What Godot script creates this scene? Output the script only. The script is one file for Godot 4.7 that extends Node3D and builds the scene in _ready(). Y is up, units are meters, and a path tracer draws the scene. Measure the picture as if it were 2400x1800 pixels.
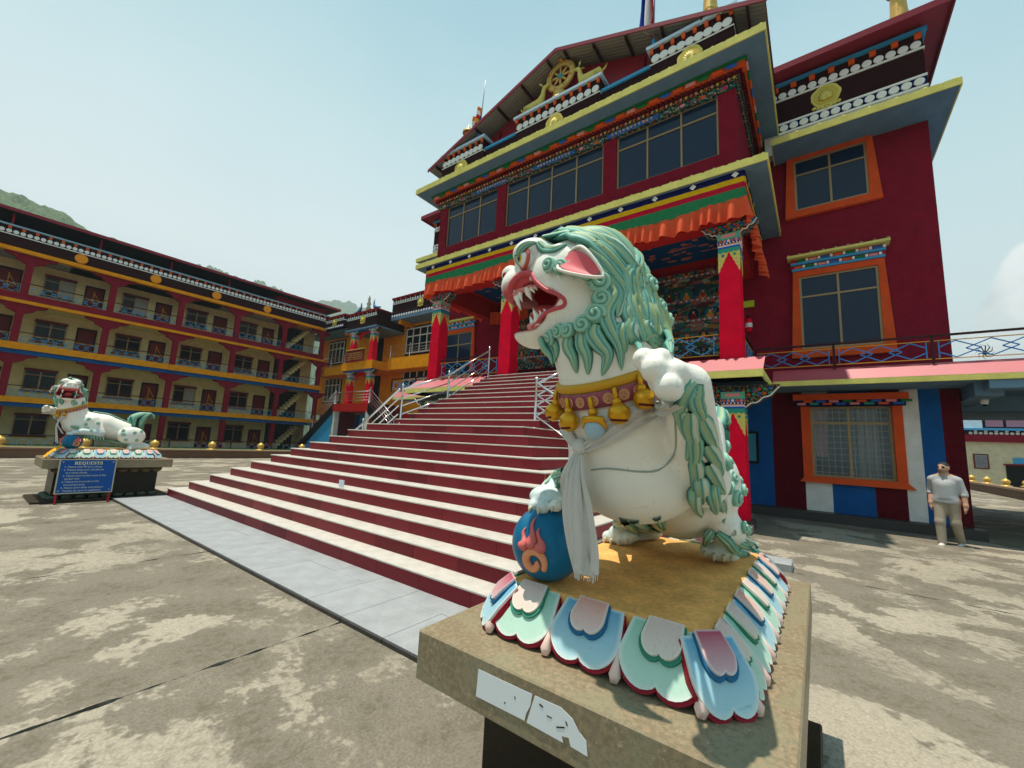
extends Node3D
# A monastery courtyard: a painted temple with a wide stair, guardian lions on pedestals, a gallery block and an orange wing.
# x runs along the temple front, z comes out of it, y is up, metres.

var M := {}
var T := {}
var taken := {}
const CX := -6.5            # the temple's axis of symmetry


class B:
	var st = SurfaceTool.new()
	var cl = Color.WHITE
	var use_col = false

	func _init(sm := false, colored := false):
		st.begin(Mesh.PRIMITIVE_TRIANGLES)
		use_col = colored
		smooth(sm)

	func smooth(sm):
		st.set_smooth_group(0 if sm else -1)
		return self

	func col(c):
		cl = c
		return self

	func v(p):
		if use_col:
			st.set_color(cl)
		st.add_vertex(p)

	func vc(p, c):
		st.set_color(c)
		st.add_vertex(p)

	func t(a, b, c):        # corners run counter-clockwise seen from outside
		v(a); v(c); v(b)
		return self

	func q(a, b, c, d):
		t(a, b, c); t(a, c, d)
		return self

	func box(c: Vector3, s: Vector3, bs := Basis.IDENTITY, bev := 0.0):
		var h = s * 0.5
		if bev <= 0.0:
			var p = []
			for i in 8:
				p.append(c + bs * Vector3(h.x if i & 1 else -h.x, h.y if i & 2 else -h.y, h.z if i & 4 else -h.z))
			q(p[4], p[5], p[7], p[6]); q(p[1], p[0], p[2], p[3]); q(p[5], p[1], p[3], p[7])
			q(p[0], p[4], p[6], p[2]); q(p[6], p[7], p[3], p[2]); q(p[0], p[1], p[5], p[4])
			return self
		var g = func(sx, sy, sz, ax):
			var e = Vector3(sx * (h.x - bev), sy * (h.y - bev), sz * (h.z - bev))
			e[ax] += bev * [sx, sy, sz][ax]
			return c + bs * e
		for ax in 3:
			var b1 = (ax + 1) % 3
			var b2 = (ax + 2) % 3
			for s0 in [-1, 1]:
				var cs = []
				for k in [[-1, -1], [1, -1], [1, 1], [-1, 1]]:
					var sg = [0, 0, 0]
					sg[ax] = s0; sg[b1] = k[0]; sg[b2] = k[1]
					cs.append(g.call(sg[0], sg[1], sg[2], ax))
				if s0 > 0: q(cs[0], cs[1], cs[2], cs[3])
				else: q(cs[3], cs[2], cs[1], cs[0])
			for s1 in [-1, 1]:
				for s2 in [-1, 1]:
					var e1 = [0, 0, 0]
					var e2 = [0, 0, 0]
					e1[b1] = s1; e1[b2] = s2; e1[ax] = -1
					e2[b1] = s1; e2[b2] = s2; e2[ax] = 1
					var a = g.call(e1[0], e1[1], e1[2], b1)
					var b = g.call(e2[0], e2[1], e2[2], b1)
					var d = g.call(e2[0], e2[1], e2[2], b2)
					var f = g.call(e1[0], e1[1], e1[2], b2)
					if s1 * s2 > 0: q(a, f, d, b)
					else: q(a, b, d, f)
		for sx in [-1, 1]:
			for sy in [-1, 1]:
				for sz in [-1, 1]:
					var a = g.call(sx, sy, sz, 0)
					var b = g.call(sx, sy, sz, 1)
					var d = g.call(sx, sy, sz, 2)
					if sx * sy * sz > 0: t(a, b, d)
					else: t(a, d, b)
		return self

	func bb(lo: Vector3, hi: Vector3, bev := 0.0):
		return box((lo + hi) * 0.5, (hi - lo).abs(), Basis.IDENTITY, bev)

	func ext(poly: PackedVector2Array, d: float, x := Transform3D.IDENTITY):   # polygon in local xy pushed to local z = d
		var p = poly.duplicate()
		if Geometry2D.is_polygon_clockwise(p):
			p.reverse()
		var ix = Geometry2D.triangulate_polygon(p)
		for i in range(0, ix.size(), 3):
			var a = p[ix[i]]
			var b = p[ix[i + 1]]
			var c = p[ix[i + 2]]
			if (b - a).cross(c - a) < 0:
				var e = b
				b = c
				c = e
			t(x * Vector3(a.x, a.y, d), x * Vector3(b.x, b.y, d), x * Vector3(c.x, c.y, d))
			if d != 0.0: t(x * Vector3(a.x, a.y, 0), x * Vector3(c.x, c.y, 0), x * Vector3(b.x, b.y, 0))
		if d != 0.0:
			for i in p.size():
				var a = p[i]
				var b = p[(i + 1) % p.size()]
				q(x * Vector3(a.x, a.y, 0), x * Vector3(b.x, b.y, 0), x * Vector3(b.x, b.y, d), x * Vector3(a.x, a.y, d))
		return self

	func tube(pts: Array, rad, n := 8, cap := true):
		var m = pts.size()
		var up = Vector3.UP
		var t0: Vector3 = (pts[1] - pts[0]).normalized()
		if abs(t0.dot(up)) > 0.9: up = Vector3.RIGHT
		var nx = (up - t0 * up.dot(t0)).normalized()
		var rings = []
		for i in m:
			var tg: Vector3 = (pts[min(i + 1, m - 1)] - pts[max(i - 1, 0)]).normalized()
			nx = (nx - tg * nx.dot(tg)).normalized()
			var ny = tg.cross(nx)
			var r: float = rad[i] if rad is Array or rad is PackedFloat32Array else rad
			var ring = []
			for k in n:
				var a = TAU * k / n
				ring.append(pts[i] + (nx * cos(a) + ny * sin(a)) * r)
			rings.append(ring)
		for i in m - 1:
			for k in n:
				var k2 = (k + 1) % n
				q(rings[i][k], rings[i][k2], rings[i + 1][k2], rings[i + 1][k])
		if cap:
			for k in range(1, n - 1):
				t(rings[0][0], rings[0][k + 1], rings[0][k])
				t(rings[m - 1][0], rings[m - 1][k], rings[m - 1][k + 1])
		return self

	func bar(a: Vector3, b: Vector3, r: float, n := 6):
		return tube([a, b], r, n)

	func beam(a: Vector3, b: Vector3, w: float, h: float):     # square bar
		var d = (b - a).normalized()
		var s = d.cross(Vector3.UP if abs(d.y) < 0.95 else Vector3.RIGHT).normalized()
		var u = s.cross(d)
		return box((a + b) * 0.5, Vector3(w, h, (b - a).length()), Basis(s, u, -d))

	func lathe(prof: Array, n := 16, x := Transform3D.IDENTITY):   # Vector2(radius, height), from the bottom up
		for i in prof.size() - 1:
			var p: Vector2 = prof[i]
			var r: Vector2 = prof[i + 1]
			for k in n:
				var a = TAU * k / n
				var b = TAU * (k + 1) / n
				var A = x * Vector3(p.x * sin(a), p.y, p.x * cos(a))
				var Bq = x * Vector3(p.x * sin(b), p.y, p.x * cos(b))
				var C = x * Vector3(r.x * sin(b), r.y, r.x * cos(b))
				var D = x * Vector3(r.x * sin(a), r.y, r.x * cos(a))
				if p.x > 1e-5: t(A, Bq, C)
				if r.x > 1e-5: t(A, C, D)
		return self

	func ball(c: Vector3, r, n := 14, m := 9, bs := Basis.IDENTITY):
		var rr: Vector3 = r if r is Vector3 else Vector3.ONE * r
		var f = func(i, k):
			var th = PI * i / m
			var ph = TAU * k / n
			return c + bs * (Vector3(sin(th) * cos(ph), cos(th), sin(th) * sin(ph)) * rr)
		for i in m:
			for k in n:
				var a = f.call(i, k)
				var b = f.call(i + 1, k)
				var d = f.call(i + 1, k + 1)
				var e = f.call(i, k + 1)
				if i < m - 1: t(a, d, b)
				if i > 0: t(a, e, d)
		return self

	func surf(f: Callable, nu: int, nv: int, cf = null):           # f(u, v) with u, v in 0..1
		var g = []
		var gc = []
		for j in nv + 1:
			var row = []
			var rc = []
			for i in nu + 1:
				row.append(f.call(float(i) / nu, float(j) / nv))
				if cf: rc.append(cf.call(float(i) / nu, float(j) / nv))
			g.append(row)
			gc.append(rc)
		for j in nv:
			for i in nu:
				for w in [[0, 0, 0, 1, 1, 1], [0, 0, 1, 1, 1, 0]]:
					for k in 3:
						if cf: st.set_color(gc[j + w[k * 2 + 1]][i + w[k * 2]])
						elif use_col: st.set_color(cl)
						st.add_vertex(g[j + w[k * 2 + 1]][i + w[k * 2]])
		return self

	func mesh() -> ArrayMesh:
		st.index()
		st.generate_normals()
		return st.commit()


func numbered(n: String) -> String:
	taken[n] = taken.get(n, -1) + 1
	return n if taken[n] == 0 else "%s_%03d" % [n, taken[n]]


func thing(called: String, label: String, category: String, at := Vector3.ZERO, group := "", kind := "") -> Node3D:
	var o = Node3D.new()
	o.name = numbered(called)
	add_child(o)
	o.position = at
	o.set_meta("label", label)
	o.set_meta("category", category)
	if group: o.set_meta("group", group)
	if kind: o.set_meta("kind", kind)
	return o


func node(called: String, parent: Node3D, at := Vector3.ZERO) -> Node3D:
	var o = Node3D.new()
	o.name = called
	parent.add_child(o, true)
	o.position = at
	return o


func part(parent: Node3D, called: String, mesh: Mesh, mat: Material, x = null) -> MeshInstance3D:
	var o = MeshInstance3D.new()
	o.name = called
	o.mesh = mesh
	o.material_override = mat
	if x is Vector3: o.position = x
	elif x is Transform3D: o.transform = x
	parent.add_child(o, true)
	return o


func struct(called: String, mesh: Mesh, mat: Material, label := "", category := "") -> MeshInstance3D:
	var o = part(self, numbered(called), mesh, mat)
	o.set_meta("kind", "structure")
	if label: o.set_meta("label", label)
	if category: o.set_meta("category", category)
	return o


func bx(lo: Vector3, hi: Vector3, bev := 0.0) -> ArrayMesh:
	return B.new().bb(lo, hi, bev).mesh()


func V(x, y, z) -> Vector3:
	return Vector3(x, y, z)


func lt(text: String, size: float, depth := 0.004, bold := false) -> TextMesh:
	var m = TextMesh.new()
	var f = SystemFont.new()
	f.font_names = PackedStringArray(["Droid Serif" if bold else "Droid Sans"])
	if bold: f.font_weight = 700
	m.font = f
	m.text = text
	m.font_size = 32
	m.pixel_size = size / 32.0
	m.depth = depth
	return m


# ---------------------------------------------------------------- textures and materials
func noise(sd: int, fr: float, oct := 4, type := FastNoiseLite.TYPE_SIMPLEX_SMOOTH) -> FastNoiseLite:
	var n = FastNoiseLite.new()
	n.seed = sd
	n.noise_type = type
	n.frequency = fr
	n.fractal_octaves = oct
	return n


func tex(size: int, f: Callable, mip := true) -> ImageTexture:
	var im = Image.create(size, size, false, Image.FORMAT_RGB8)
	for y in size:
		for x in size:
			im.set_pixel(x, y, f.call(x, y))
	return ImageTexture.create_from_image(im)


func gray(sd: int, fr: float, oct: int, size := 256) -> Image:
	return noise(sd, fr, oct).get_seamless_image(size, size)


func bump(im: Image, k: float) -> ImageTexture:
	var b = im.duplicate()
	b.convert(Image.FORMAT_RGBA8)
	b.bump_map_to_normal_map(k)
	return ImageTexture.create_from_image(b)


func hx(h: String) -> Color:
	return Color(h)


func mat(h: String, rough := 0.7, metal := 0.0) -> StandardMaterial3D:
	var m = StandardMaterial3D.new()
	m.albedo_color = Color(h)
	m.roughness = rough
	m.metallic = metal
	m.metallic_specular = 0.3
	return m


func trip(m: StandardMaterial3D, albedo: Texture2D, scale: float, nrm: Texture2D = null, ns := 0.5) -> StandardMaterial3D:
	m.uv1_triplanar = true
	m.uv1_world_triplanar = true
	m.uv1_scale = Vector3.ONE * scale
	if albedo: m.albedo_texture = albedo
	if nrm:
		m.normal_enabled = true
		m.normal_texture = nrm
		m.normal_scale = ns
	return m


func paint(h: String, rough := 0.75, scale := 0.6, ns := 0.5) -> StandardMaterial3D:   # wall paint on rendered plaster
	var m = trip(mat(h, rough), T.plaster, scale, T.stucco, ns)
	m.metallic_specular = 0.12
	return m


func make_textures():
	var a = gray(11, 0.012, 5)
	var b = gray(12, 0.09, 3)
	var c = gray(13, 0.35, 2)
	T.plaster = tex(256, func(x, y):
		var k = 0.86 + 0.1 * a.get_pixel(x, y).r + 0.05 * b.get_pixel(x, y).r + 0.05 * c.get_pixel(x, y).r
		return Color(k, k, k))
	T.stucco = bump(gray(14, 0.22, 2), 2.0)
	T.fine = bump(gray(15, 0.12, 4), 1.5)
	# polished granite of the stair: speckled
	T.granite = tex(256, func(x, y):
		var k = 0.78 + 0.3 * (c.get_pixel(x, y).r - 0.5) + 0.25 * b.get_pixel(x, y).r
		return Color(k, k * 0.98, k * 0.97))
	# rough brushwood-like parapet surface
	T.brush = tex(256, func(x, y):
		var k = clamp(0.35 + 1.1 * (c.get_pixel(x, y).r - 0.2) * b.get_pixel(x, y).r, 0.2, 1.0)
		return Color(k, k, k))
	# weathered concrete: worn pale screed over darker mossy aggregate, outlined patches
	var cs = 1024
	var n1 = gray(21, 0.0035, 6, cs)
	var n2 = gray(22, 0.013, 6, cs)
	var n3 = gray(23, 0.09, 4, cs)
	var n4 = gray(24, 0.4, 2, cs)
	var n5 = gray(25, 0.002, 3, cs)
	var dark = Color("6b6459")
	var mid = Color("827a6c")
	var pale = Color("b0a695")
	var moss = Color("625c4c")
	T.concrete = tex(cs, func(x, y):
		var p = n1.get_pixel(x, y).r
		var q = n2.get_pixel(x, y).r
		var r = n3.get_pixel(x, y).r
		var s = n4.get_pixel(x, y).r
		var big = n5.get_pixel(x, y).r
		# worn screed: crisp ragged islands, denser where the coarse pattern is high
		var e = q * 0.62 + r * 0.2 + p * 0.5 + big * 0.42
		var w = smoothstep(0.86, 0.93, e) * 0.75
		var base = dark.lerp(mid, clampf(0.2 + r * 0.5 + q * 0.4, 0.0, 1.0))
		base = base.lerp(moss, 0.6 * smoothstep(0.52, 0.7, 1.0 - q) * smoothstep(0.35, 0.7, r))
		var top = mid.lerp(pale, smoothstep(0.15, 0.75, r * 0.45 + p * 0.55))
		var c2 = base.lerp(top, w)
		c2 = c2.lerp(Color("5d5546"), 0.75 * smoothstep(0.7, 0.8, s * 0.5 + r * 0.5))
		var k = 0.86 + 0.3 * s
		return Color(c2.r * k, c2.g * k, c2.b * k))
	T.concrete_n = bump(n3, 2.2)
	# brown green polished stone slab with pale veins
	var v1 = gray(31, 0.01, 5, 512)
	var v2 = gray(32, 0.09, 5, 512)
	T.stone = tex(512, func(x, y):
		var p = v1.get_pixel(x, y).r
		var q = v2.get_pixel(x, y).r
		var s = n4.get_pixel(x * 2, y * 2).r
		var c2 = Color("857c6b").lerp(Color("9a9180"), smoothstep(0.3, 0.7, q * 0.7 + p * 0.3))
		c2 = c2.lerp(Color("868a78"), 0.4 * smoothstep(0.5, 0.66, p))
		c2 = c2.lerp(Color("9c8168"), 0.3 * smoothstep(0.58, 0.7, q))
		var vein = 1.0 - smoothstep(0.0, 0.006, abs(p - 0.5 + 0.1 * (q - 0.5)))
		c2 = c2.lerp(Color("cfc8b8"), vein * 0.7 * smoothstep(0.35, 0.6, q))
		var k = 0.84 + 0.28 * s
		return Color(c2.r * k, c2.g * k, c2.b * k))
	# off-white statue paint with worn specks
	T.worn = tex(256, func(x, y):
		var k = 0.95 + 0.05 * a.get_pixel(x, y).r
		var d = smoothstep(0.72, 0.8, b.get_pixel(x, y).r * 0.6 + a.get_pixel(x, y).r * 0.4) * 0.12
		return Color(k - d, k - d * 1.1, k - d * 1.3))
	T.yellow = tex(256, func(x, y):
		var k = 0.72 + 0.2 * a.get_pixel(x, y).r + 0.16 * b.get_pixel(x, y).r
		return Color(k, k * 0.98, k * 0.95))
	# forest on far slopes
	T.forest = tex(256, func(x, y):
		var k = b.get_pixel(x, y).r
		return Color("33452c").lerp(Color("6f7f4f"), smoothstep(0.25, 0.8, k)))
	T.mural = mural()
	T.scroll = scrollwork()


func mural() -> ImageTexture:      # a wall painting: seated figures in haloes among clouds, hills and flowers
	var r = RandomNumberGenerator.new()
	r.seed = 77
	var w = 512
	var im = Image.create(w, w, false, Image.FORMAT_RGB8)
	im.fill(Color("23504a"))
	var pal = [Color("2f7d6a"), Color("174b8a"), Color("b3402a"), Color("d98a3a"), Color("3c8fb0"), Color("e7d9b6"), Color("7a1f2b"), Color("2b6338"), Color("d66a6a"), Color("10233f")]
	var el = func(cx, cy, rx, ry, c):
		for y in range(max(0, cy - ry), min(w, cy + ry + 1)):
			var k = 1.0 - pow(float(y - cy) / max(ry, 1), 2)
			var s = int(rx * sqrt(max(k, 0.0)))
			var x0 = clampi(cx - s, 0, w)
			var x1 = clampi(cx + s, 0, w)
			if x1 > x0: im.fill_rect(Rect2i(x0, y, x1 - x0, 1), c)
	for i in 900:
		var s = r.randi_range(5, 20)
		var yy = r.randi_range(0, w)
		el.call(r.randi_range(0, w), yy, int(s * r.randf_range(0.7, 2.2)), int(s * r.randf_range(0.4, 0.9)), pal[r.randi_range(0, 9)].lerp(Color("23504a"), 0.35))
	for i in 7:
		for j in 5:
			var x = 40 + i * 72 + (j % 2) * 30
			var y = 50 + j * 98
			var h = r.randi_range(22, 34)
			el.call(x, y, h, h + 4, pal[[0, 4, 7, 1][r.randi_range(0, 3)]])
			el.call(x, y, h - 5, h - 1, pal[[7, 0, 9][r.randi_range(0, 2)]])
			el.call(x, y + 14, 17, 12, pal[[2, 6, 3][r.randi_range(0, 2)]])
			el.call(x, y + 4, 10, 14, pal[[2, 3, 6][r.randi_range(0, 2)]])
			el.call(x, y - 12, 6, 8, Color("e0b48a"))
			el.call(x, y - 19, 4, 4, Color("1a2440"))
			for k in 9:
				el.call(x - 32 + k * 8, y + 27, 5, 6, pal[[8, 5, 4][k % 3]])
	for i in 1500:
		el.call(r.randi_range(0, w), r.randi_range(0, w), r.randi_range(1, 3), r.randi_range(1, 3), pal[r.randi_range(0, 9)])
	return ImageTexture.create_from_image(im)


func scrollwork() -> ImageTexture:  # dense painted scrolls and flowers
	var r = RandomNumberGenerator.new()
	r.seed = 5
	var w = 256
	var im = Image.create(w, w, false, Image.FORMAT_RGB8)
	im.fill(Color("123b3a"))
	var pal = [Color("3fae8f"), Color("2c7fb8"), Color("e06a4a"), Color("f0b04a"), Color("e9dcc0"), Color("c2305a"), Color("1d5f3f")]
	for i in 420:
		var cx = r.randf_range(0, w)
		var cy = r.randf_range(0, w)
		var c = pal[r.randi_range(0, 6)]
		var n = r.randi_range(18, 40)
		var rr = r.randf_range(3, 9)
		var a0 = r.randf_range(0, TAU)
		for k in n:
			var a = a0 + k * 0.22
			var q = rr * (1.0 - float(k) / n * 0.8)
			im.fill_rect(Rect2i(posmod(int(cx + cos(a) * q), w), posmod(int(cy + sin(a) * q), w), 2, 2), c)
	return ImageTexture.create_from_image(im)


func make_materials():
	M.maroon = paint("8a1c30", 0.72)
	M.maroon_dark = paint("5c0f1c", 0.75)
	M.red = paint("f40c36", 0.5, 0.6, 0.25)
	M.redwood = mat("b3201c", 0.5)
	M.orange = paint("e4582a", 0.6, 0.6, 0.3)
	M.yellow = paint("e6dc7c", 0.55, 0.6, 0.3)
	M.ledge = paint("bf3a48", 0.55, 0.6, 0.1)
	M.ledge.clearcoat_enabled = true
	M.ledge.clearcoat = 1.0
	M.ledge.clearcoat_roughness = 0.55
	M.ledge.metallic_specular = 1.0
	M.soffit = paint("6d8ba3", 0.7, 0.5, 0.2)
	M.blue = paint("1b5a9c", 0.7)
	M.sky_blue = mat("3f9bd0", 0.5)
	M.navy = paint("161b56", 0.7, 0.8, 0.1)
	M.white = paint("e6e4df", 0.7)
	M.brown = trip(mat("62272f", 0.95), T.brush, 0.9, T.stucco, 1.2)
	M.disc = mat("eceae6", 0.6)
	M.gold = mat("d8c868", 0.5, 0.05)
	M.goldleaf = mat("d3ac5c", 0.42, 0.35)
	M.tangerine = mat("e2591d", 0.55)
	M.green = mat("17763a", 0.6)
	M.teal = mat("2f9c86", 0.55)
	M.pink = mat("e58f8f", 0.6)
	M.cobalt = mat("2b62b8", 0.5)
	M.cream = paint("e2cf97", 0.8)
	M.amber = paint("f49c1b", 0.7)
	M.steel = mat("d9d9da", 0.22, 0.9)
	M.tan = mat("a08763", 0.45, 0.3)
	M.tile = trip(mat("8c2630", 0.45), T.granite, 1.6)
	M.tile2 = trip(mat("7c202b", 0.48), T.granite, 1.6)
	M.tile3 = trip(mat("922c37", 0.45), T.granite, 1.6)
	M.tread = trip(mat("cbc4ba", 0.55), T.plaster, 1.3)
	M.grout = mat("c9b7a6", 0.9)
	M.platform = trip(mat("a3a5a7", 0.5), T.plaster, 0.9)
	M.edge = trip(mat("4b4847", 0.45), T.granite, 1.3)
	M.concrete = trip(mat("ffffff", 0.92), T.concrete, 0.115, T.concrete_n, 0.6)
	M.joint = mat("39332b", 0.95)
	M.roof = mat("8e2a3a", 0.45)
	M.corrugated = mat("8c8377", 0.5, 0.2)
	M.iron = mat("3b1c1c", 0.45, 0.3)
	M.rail_yellow = mat("d99b2b", 0.5)
	M.forest = trip(mat("ffffff", 1.0), T.forest, 0.02)
	M.mural = trip(mat("ffffff", 0.6), T.mural, 0.28)
	M.scroll = trip(mat("ffffff", 0.6), T.scroll, 0.9)
	M.scroll2 = trip(mat("e8c9a0", 0.6), T.scroll, 1.6)
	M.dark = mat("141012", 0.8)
	M.door = mat("6a1a1c", 0.5)
	M.black = mat("0b0b0c", 0.6)
	M.glass = mat("182c44", 0.07)
	M.glass.metallic_specular = 0.35
	M.glass2 = mat("141a20", 0.1)
	var g = mat("9fb0b8", 0.05)
	g.transparency = BaseMaterial3D.TRANSPARENCY_ALPHA
	g.albedo_color.a = 0.16
	M.pane = g
	M.grass = trip(mat("ffffff", 1.0), T.forest, 2.0)
	M.curtain = mat("9c9a92", 0.9)
	M.curtain2 = mat("1f6a5f", 0.9)
	M.curtain_red = mat("a5232a", 0.9)

func _ready():
	# camera, sky, sun
	var cam = Camera3D.new()
	cam.name = "camera"
	cam.position = V(0, 1.65, 0)
	cam.rotation = Vector3(0.14254, 0.64003, 0.05031)
	cam.fov = 86.05
	cam.near = 0.05
	cam.far = 6000.0
	add_child(cam)
	cam.current = true
	var env = Environment.new()
	env.background_mode = Environment.BG_SKY
	var sky = Sky.new()
	var pano = PanoramaSkyMaterial.new()
	pano.panorama = sky_image()
	pano.energy_multiplier = 1.0
	sky.sky_material = pano
	env.sky = sky
	env.tonemap_mode = Environment.TONE_MAPPER_LINEAR
	env.tonemap_exposure = 1.25
	env.fog_enabled = true
	env.fog_density = 0.0006
	env.fog_light_color = Color("c3d4d8")
	env.sdfgi_enabled = true
	env.ssao_enabled = true
	env.ssil_enabled = true
	var we = WorldEnvironment.new()
	we.name = "world_environment"
	we.environment = env
	add_child(we)
	var sun = DirectionalLight3D.new()
	sun.name = "sun"
	sun.light_energy = 1.45
	sun.light_color = Color(1.0, 0.965, 0.9)
	sun.light_angular_distance = 0.6
	sun.shadow_enabled = true
	add_child(sun)
	sun.look_at_from_position(Vector3.ZERO, Vector3(0.135, -1.0, -0.085), Vector3.FORWARD)

	make_textures()
	make_materials()
	build()


func sky_image() -> ImageTexture:      # hazy blue air, paler low down, one bank of cumulus
	var w = 2048
	var h = 1024
	var im = Image.create(w, h, false, Image.FORMAT_RGB8)
	var top = Color("88b6c8")
	var mid = Color("b9d5dc")
	var low = Color("e4edf0")
	var n = noise(3, 3.2, 6)
	var n2 = noise(9, 1.3, 4)
	for y in range(0, h / 2 + 8):
		var el = PI * (0.5 - (y + 0.5) / h)
		var s = sin(max(el, 0.0))
		for x in w:
			var az = TAU * (x + 0.5) / w
			var d = Vector3(sin(az) * cos(el), sin(el), -cos(az) * cos(el))
			var k = n2.get_noise_3d(d.x, d.y, d.z) * 0.12
			# the haze is thicker over the valley to the west
			var west = 0.5 + 0.5 * d.dot(Vector3(-0.86, 0, -0.5))
			var hz = clampf(1.28 - s * 1.5 + 0.7 * (west - 0.62) + k, 0.0, 1.0)
			var c = top.lerp(mid, clampf(hz * 2.0, 0, 1)).lerp(low, clampf(hz * 2.0 - 1.0, 0, 1))
			var cd = cloud(d, n)
			if cd.x > 0.0:
				c = c.lerp(Color("d3d8da").lerp(Color("fbfaf8"), cd.y), cd.x)
			im.set_pixel(x, y, c)
	im.fill_rect(Rect2i(0, h / 2 + 8, w, h / 2 - 8), Color("a9a698"))
	return ImageTexture.create_from_image(im)


func cloud(d: Vector3, n: FastNoiseLite) -> Vector2:
	# a bank of cumulus low in the north-east, its puffs rising to the right
	var az = atan2(d.x, -d.z)
	var el = asin(d.y)
	if az < 0.05 or az > 1.6 or el > 0.5 or el < -0.02: return Vector2.ZERO
	var puff = n.get_noise_3d(d.x * 2.2, d.y * 2.2, d.z * 2.2)
	var crest = 0.14 + 0.21 * smoothstep(0.165, 0.285, az) + 0.09 * smoothstep(0.28, 0.6, az) - 0.2 * smoothstep(0.7, 1.5, az) + 0.035 * puff + 0.012 * n.get_noise_3d(d.x * 4.0, d.y * 4.0, d.z * 4.0)
	var f = smoothstep(0.0, 0.012, crest - el)
	var lit = clampf(0.55 + 2.2 * n.get_noise_3d(d.x * 1.8 + 4.0, d.y * 1.8 + 0.12, d.z * 1.8) + 1.5 * (el - crest * 0.6), 0.0, 1.0)
	return Vector2(f * 0.95, lit)


func build():
	ground()
	hills()
	stairs()
	temple()
	gallery_block()
	orange_wing()
	right_side()
	lions()
	people_and_signs()


func slab(x0, x1, z0, z1, sd) -> ArrayMesh:      # a cast concrete bay with ragged edges
	var n = noise(7, 1.7, 5)
	var p = PackedVector2Array()
	var cs = [Vector2(x0, z0), Vector2(x1, z0), Vector2(x1, z1), Vector2(x0, z1)]
	for i in 4:
		var a: Vector2 = cs[i]
		var b: Vector2 = cs[(i + 1) % 4]
		var m = int(clamp((b - a).length() / 0.06, 2, 120))
		var nr = (b - a).normalized().orthogonal()
		for k in m:
			var q = a.lerp(b, float(k) / m)
			p.append(q + nr * (n.get_noise_2d(q.x * 2.0, q.y * 2.0) * 0.035))
	var bb = B.new()
	var x = Transform3D(Basis(Vector3(1, 0, 0), Vector3(0, 0, 1), Vector3(0, -1, 0)), Vector3(0, 0, 0))
	bb.ext(p, -0.06, x)
	return bb.mesh()


func ground():
	struct("ground", B.new().q(V(-3000, -0.07, 3000), V(3000, -0.07, 3000), V(3000, -0.07, -3000), V(-3000, -0.07, -3000)).mesh(), M.joint)
	var yard = thing("courtyard_pavement", "worn pale concrete courtyard pavement cast in bays with cracked joints", "pavement", Vector3.ZERO, "", "structure")
	var xs = [-60, -45.2, -42, -38.8, -35.6, -32.4, -29.2, -26.0, -22.8, -19.4, -16.1, -12.9, -9.75, -6.45, -3.355, 6.6, 30]
	var zs = [14, 6.2, 2.9, -2.6, -7.25, -10.1, -13.3, -24, -60]
	var sd = 1
	for j in zs.size() - 1:
		for i in xs.size() - 1:
			if zs[j] < -2.7 and xs[i] > -12.5 and xs[i + 1] < -0.5: continue
			sd += 1
			part(yard, "concrete_bay", slab(xs[i] + 0.009, xs[i + 1] - 0.009, zs[j + 1] + 0.009, zs[j] - 0.009, sd), M.concrete)
	# low plinth platform before the stair
	var pl = thing("stair_platform", "low grey tiled platform with dark stone edge before the stair", "platform", Vector3.ZERO, "", "structure")
	part(pl, "bed", bx(V(-12.05, 0, -7.9), V(-1.02, 0.088, -2.24)), M.grout)
	for i in 19:
		var x = -12.07 + i * 0.58
		part(pl, "edge_stone", bx(V(x + 0.003, -0.02, -2.26), V(min(x + 0.577, -1.0), 0.094, -2.222), 0.004), M.edge)
		for k in 3:
			if x + 0.3 > -1.2 and k == 2: continue
			part(pl, "paving_tile", bx(V(x + 0.002, 0.06, -2.24 - 0.62 * k - 0.617), V(min(x + 0.578, -1.0), 0.1 + 0.0006 * ((i * 7 + k * 3) % 4), -2.24 - 0.62 * k), 0.0015), M.platform)
	for k in 6:
		part(pl, "edge_stone", bx(V(-12.09, -0.02, -2.24 - 0.97 * (k + 1) + 0.003), V(-12.072, 0.094, -2.24 - 0.97 * k)), M.edge)
	# scattered grit and fallen bits along the platform edge
	var r = RandomNumberGenerator.new()
	r.seed = 4
	var gb = B.new()
	for i in 260:
		var x = r.randf_range(-11.8, -1.5)
		var s = r.randf_range(0.004, 0.014)
		gb.box(V(x, s * 0.3, -2.21 + absf(r.randfn(0.0, 0.035))), V(s, s * 0.6, s * 0.8), Basis(Vector3.UP, r.randf_range(0, 3)))
	var grit = struct("loose_grit", gb.mesh(), mat("b8ad9b", 0.9), "loose pale mortar grit along the platform edge", "grit")
	grit.set_meta("kind", "stuff")
	var wb = B.new()
	for i in 24:
		var c = V([-7.3, -5.9, -9.4, -4.2][i % 4] + r.randf_range(-0.12, 0.12), 0.0, -2.2 + r.randf_range(0, 0.02))
		for k in 4:
			var a = r.randf_range(0, TAU)
			var tip = c + V(cos(a) * 0.04, r.randf_range(0.02, 0.05), absf(sin(a)) * 0.03)
			wb.t(c + V(0.006, 0, 0), tip, c - V(0.006, 0, 0))
	var weeds = struct("weeds", wb.mesh(), mat("5f7a2c", 0.9), "tiny green weeds sprouting along the platform edge", "weeds")
	weeds.set_meta("kind", "stuff")


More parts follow.
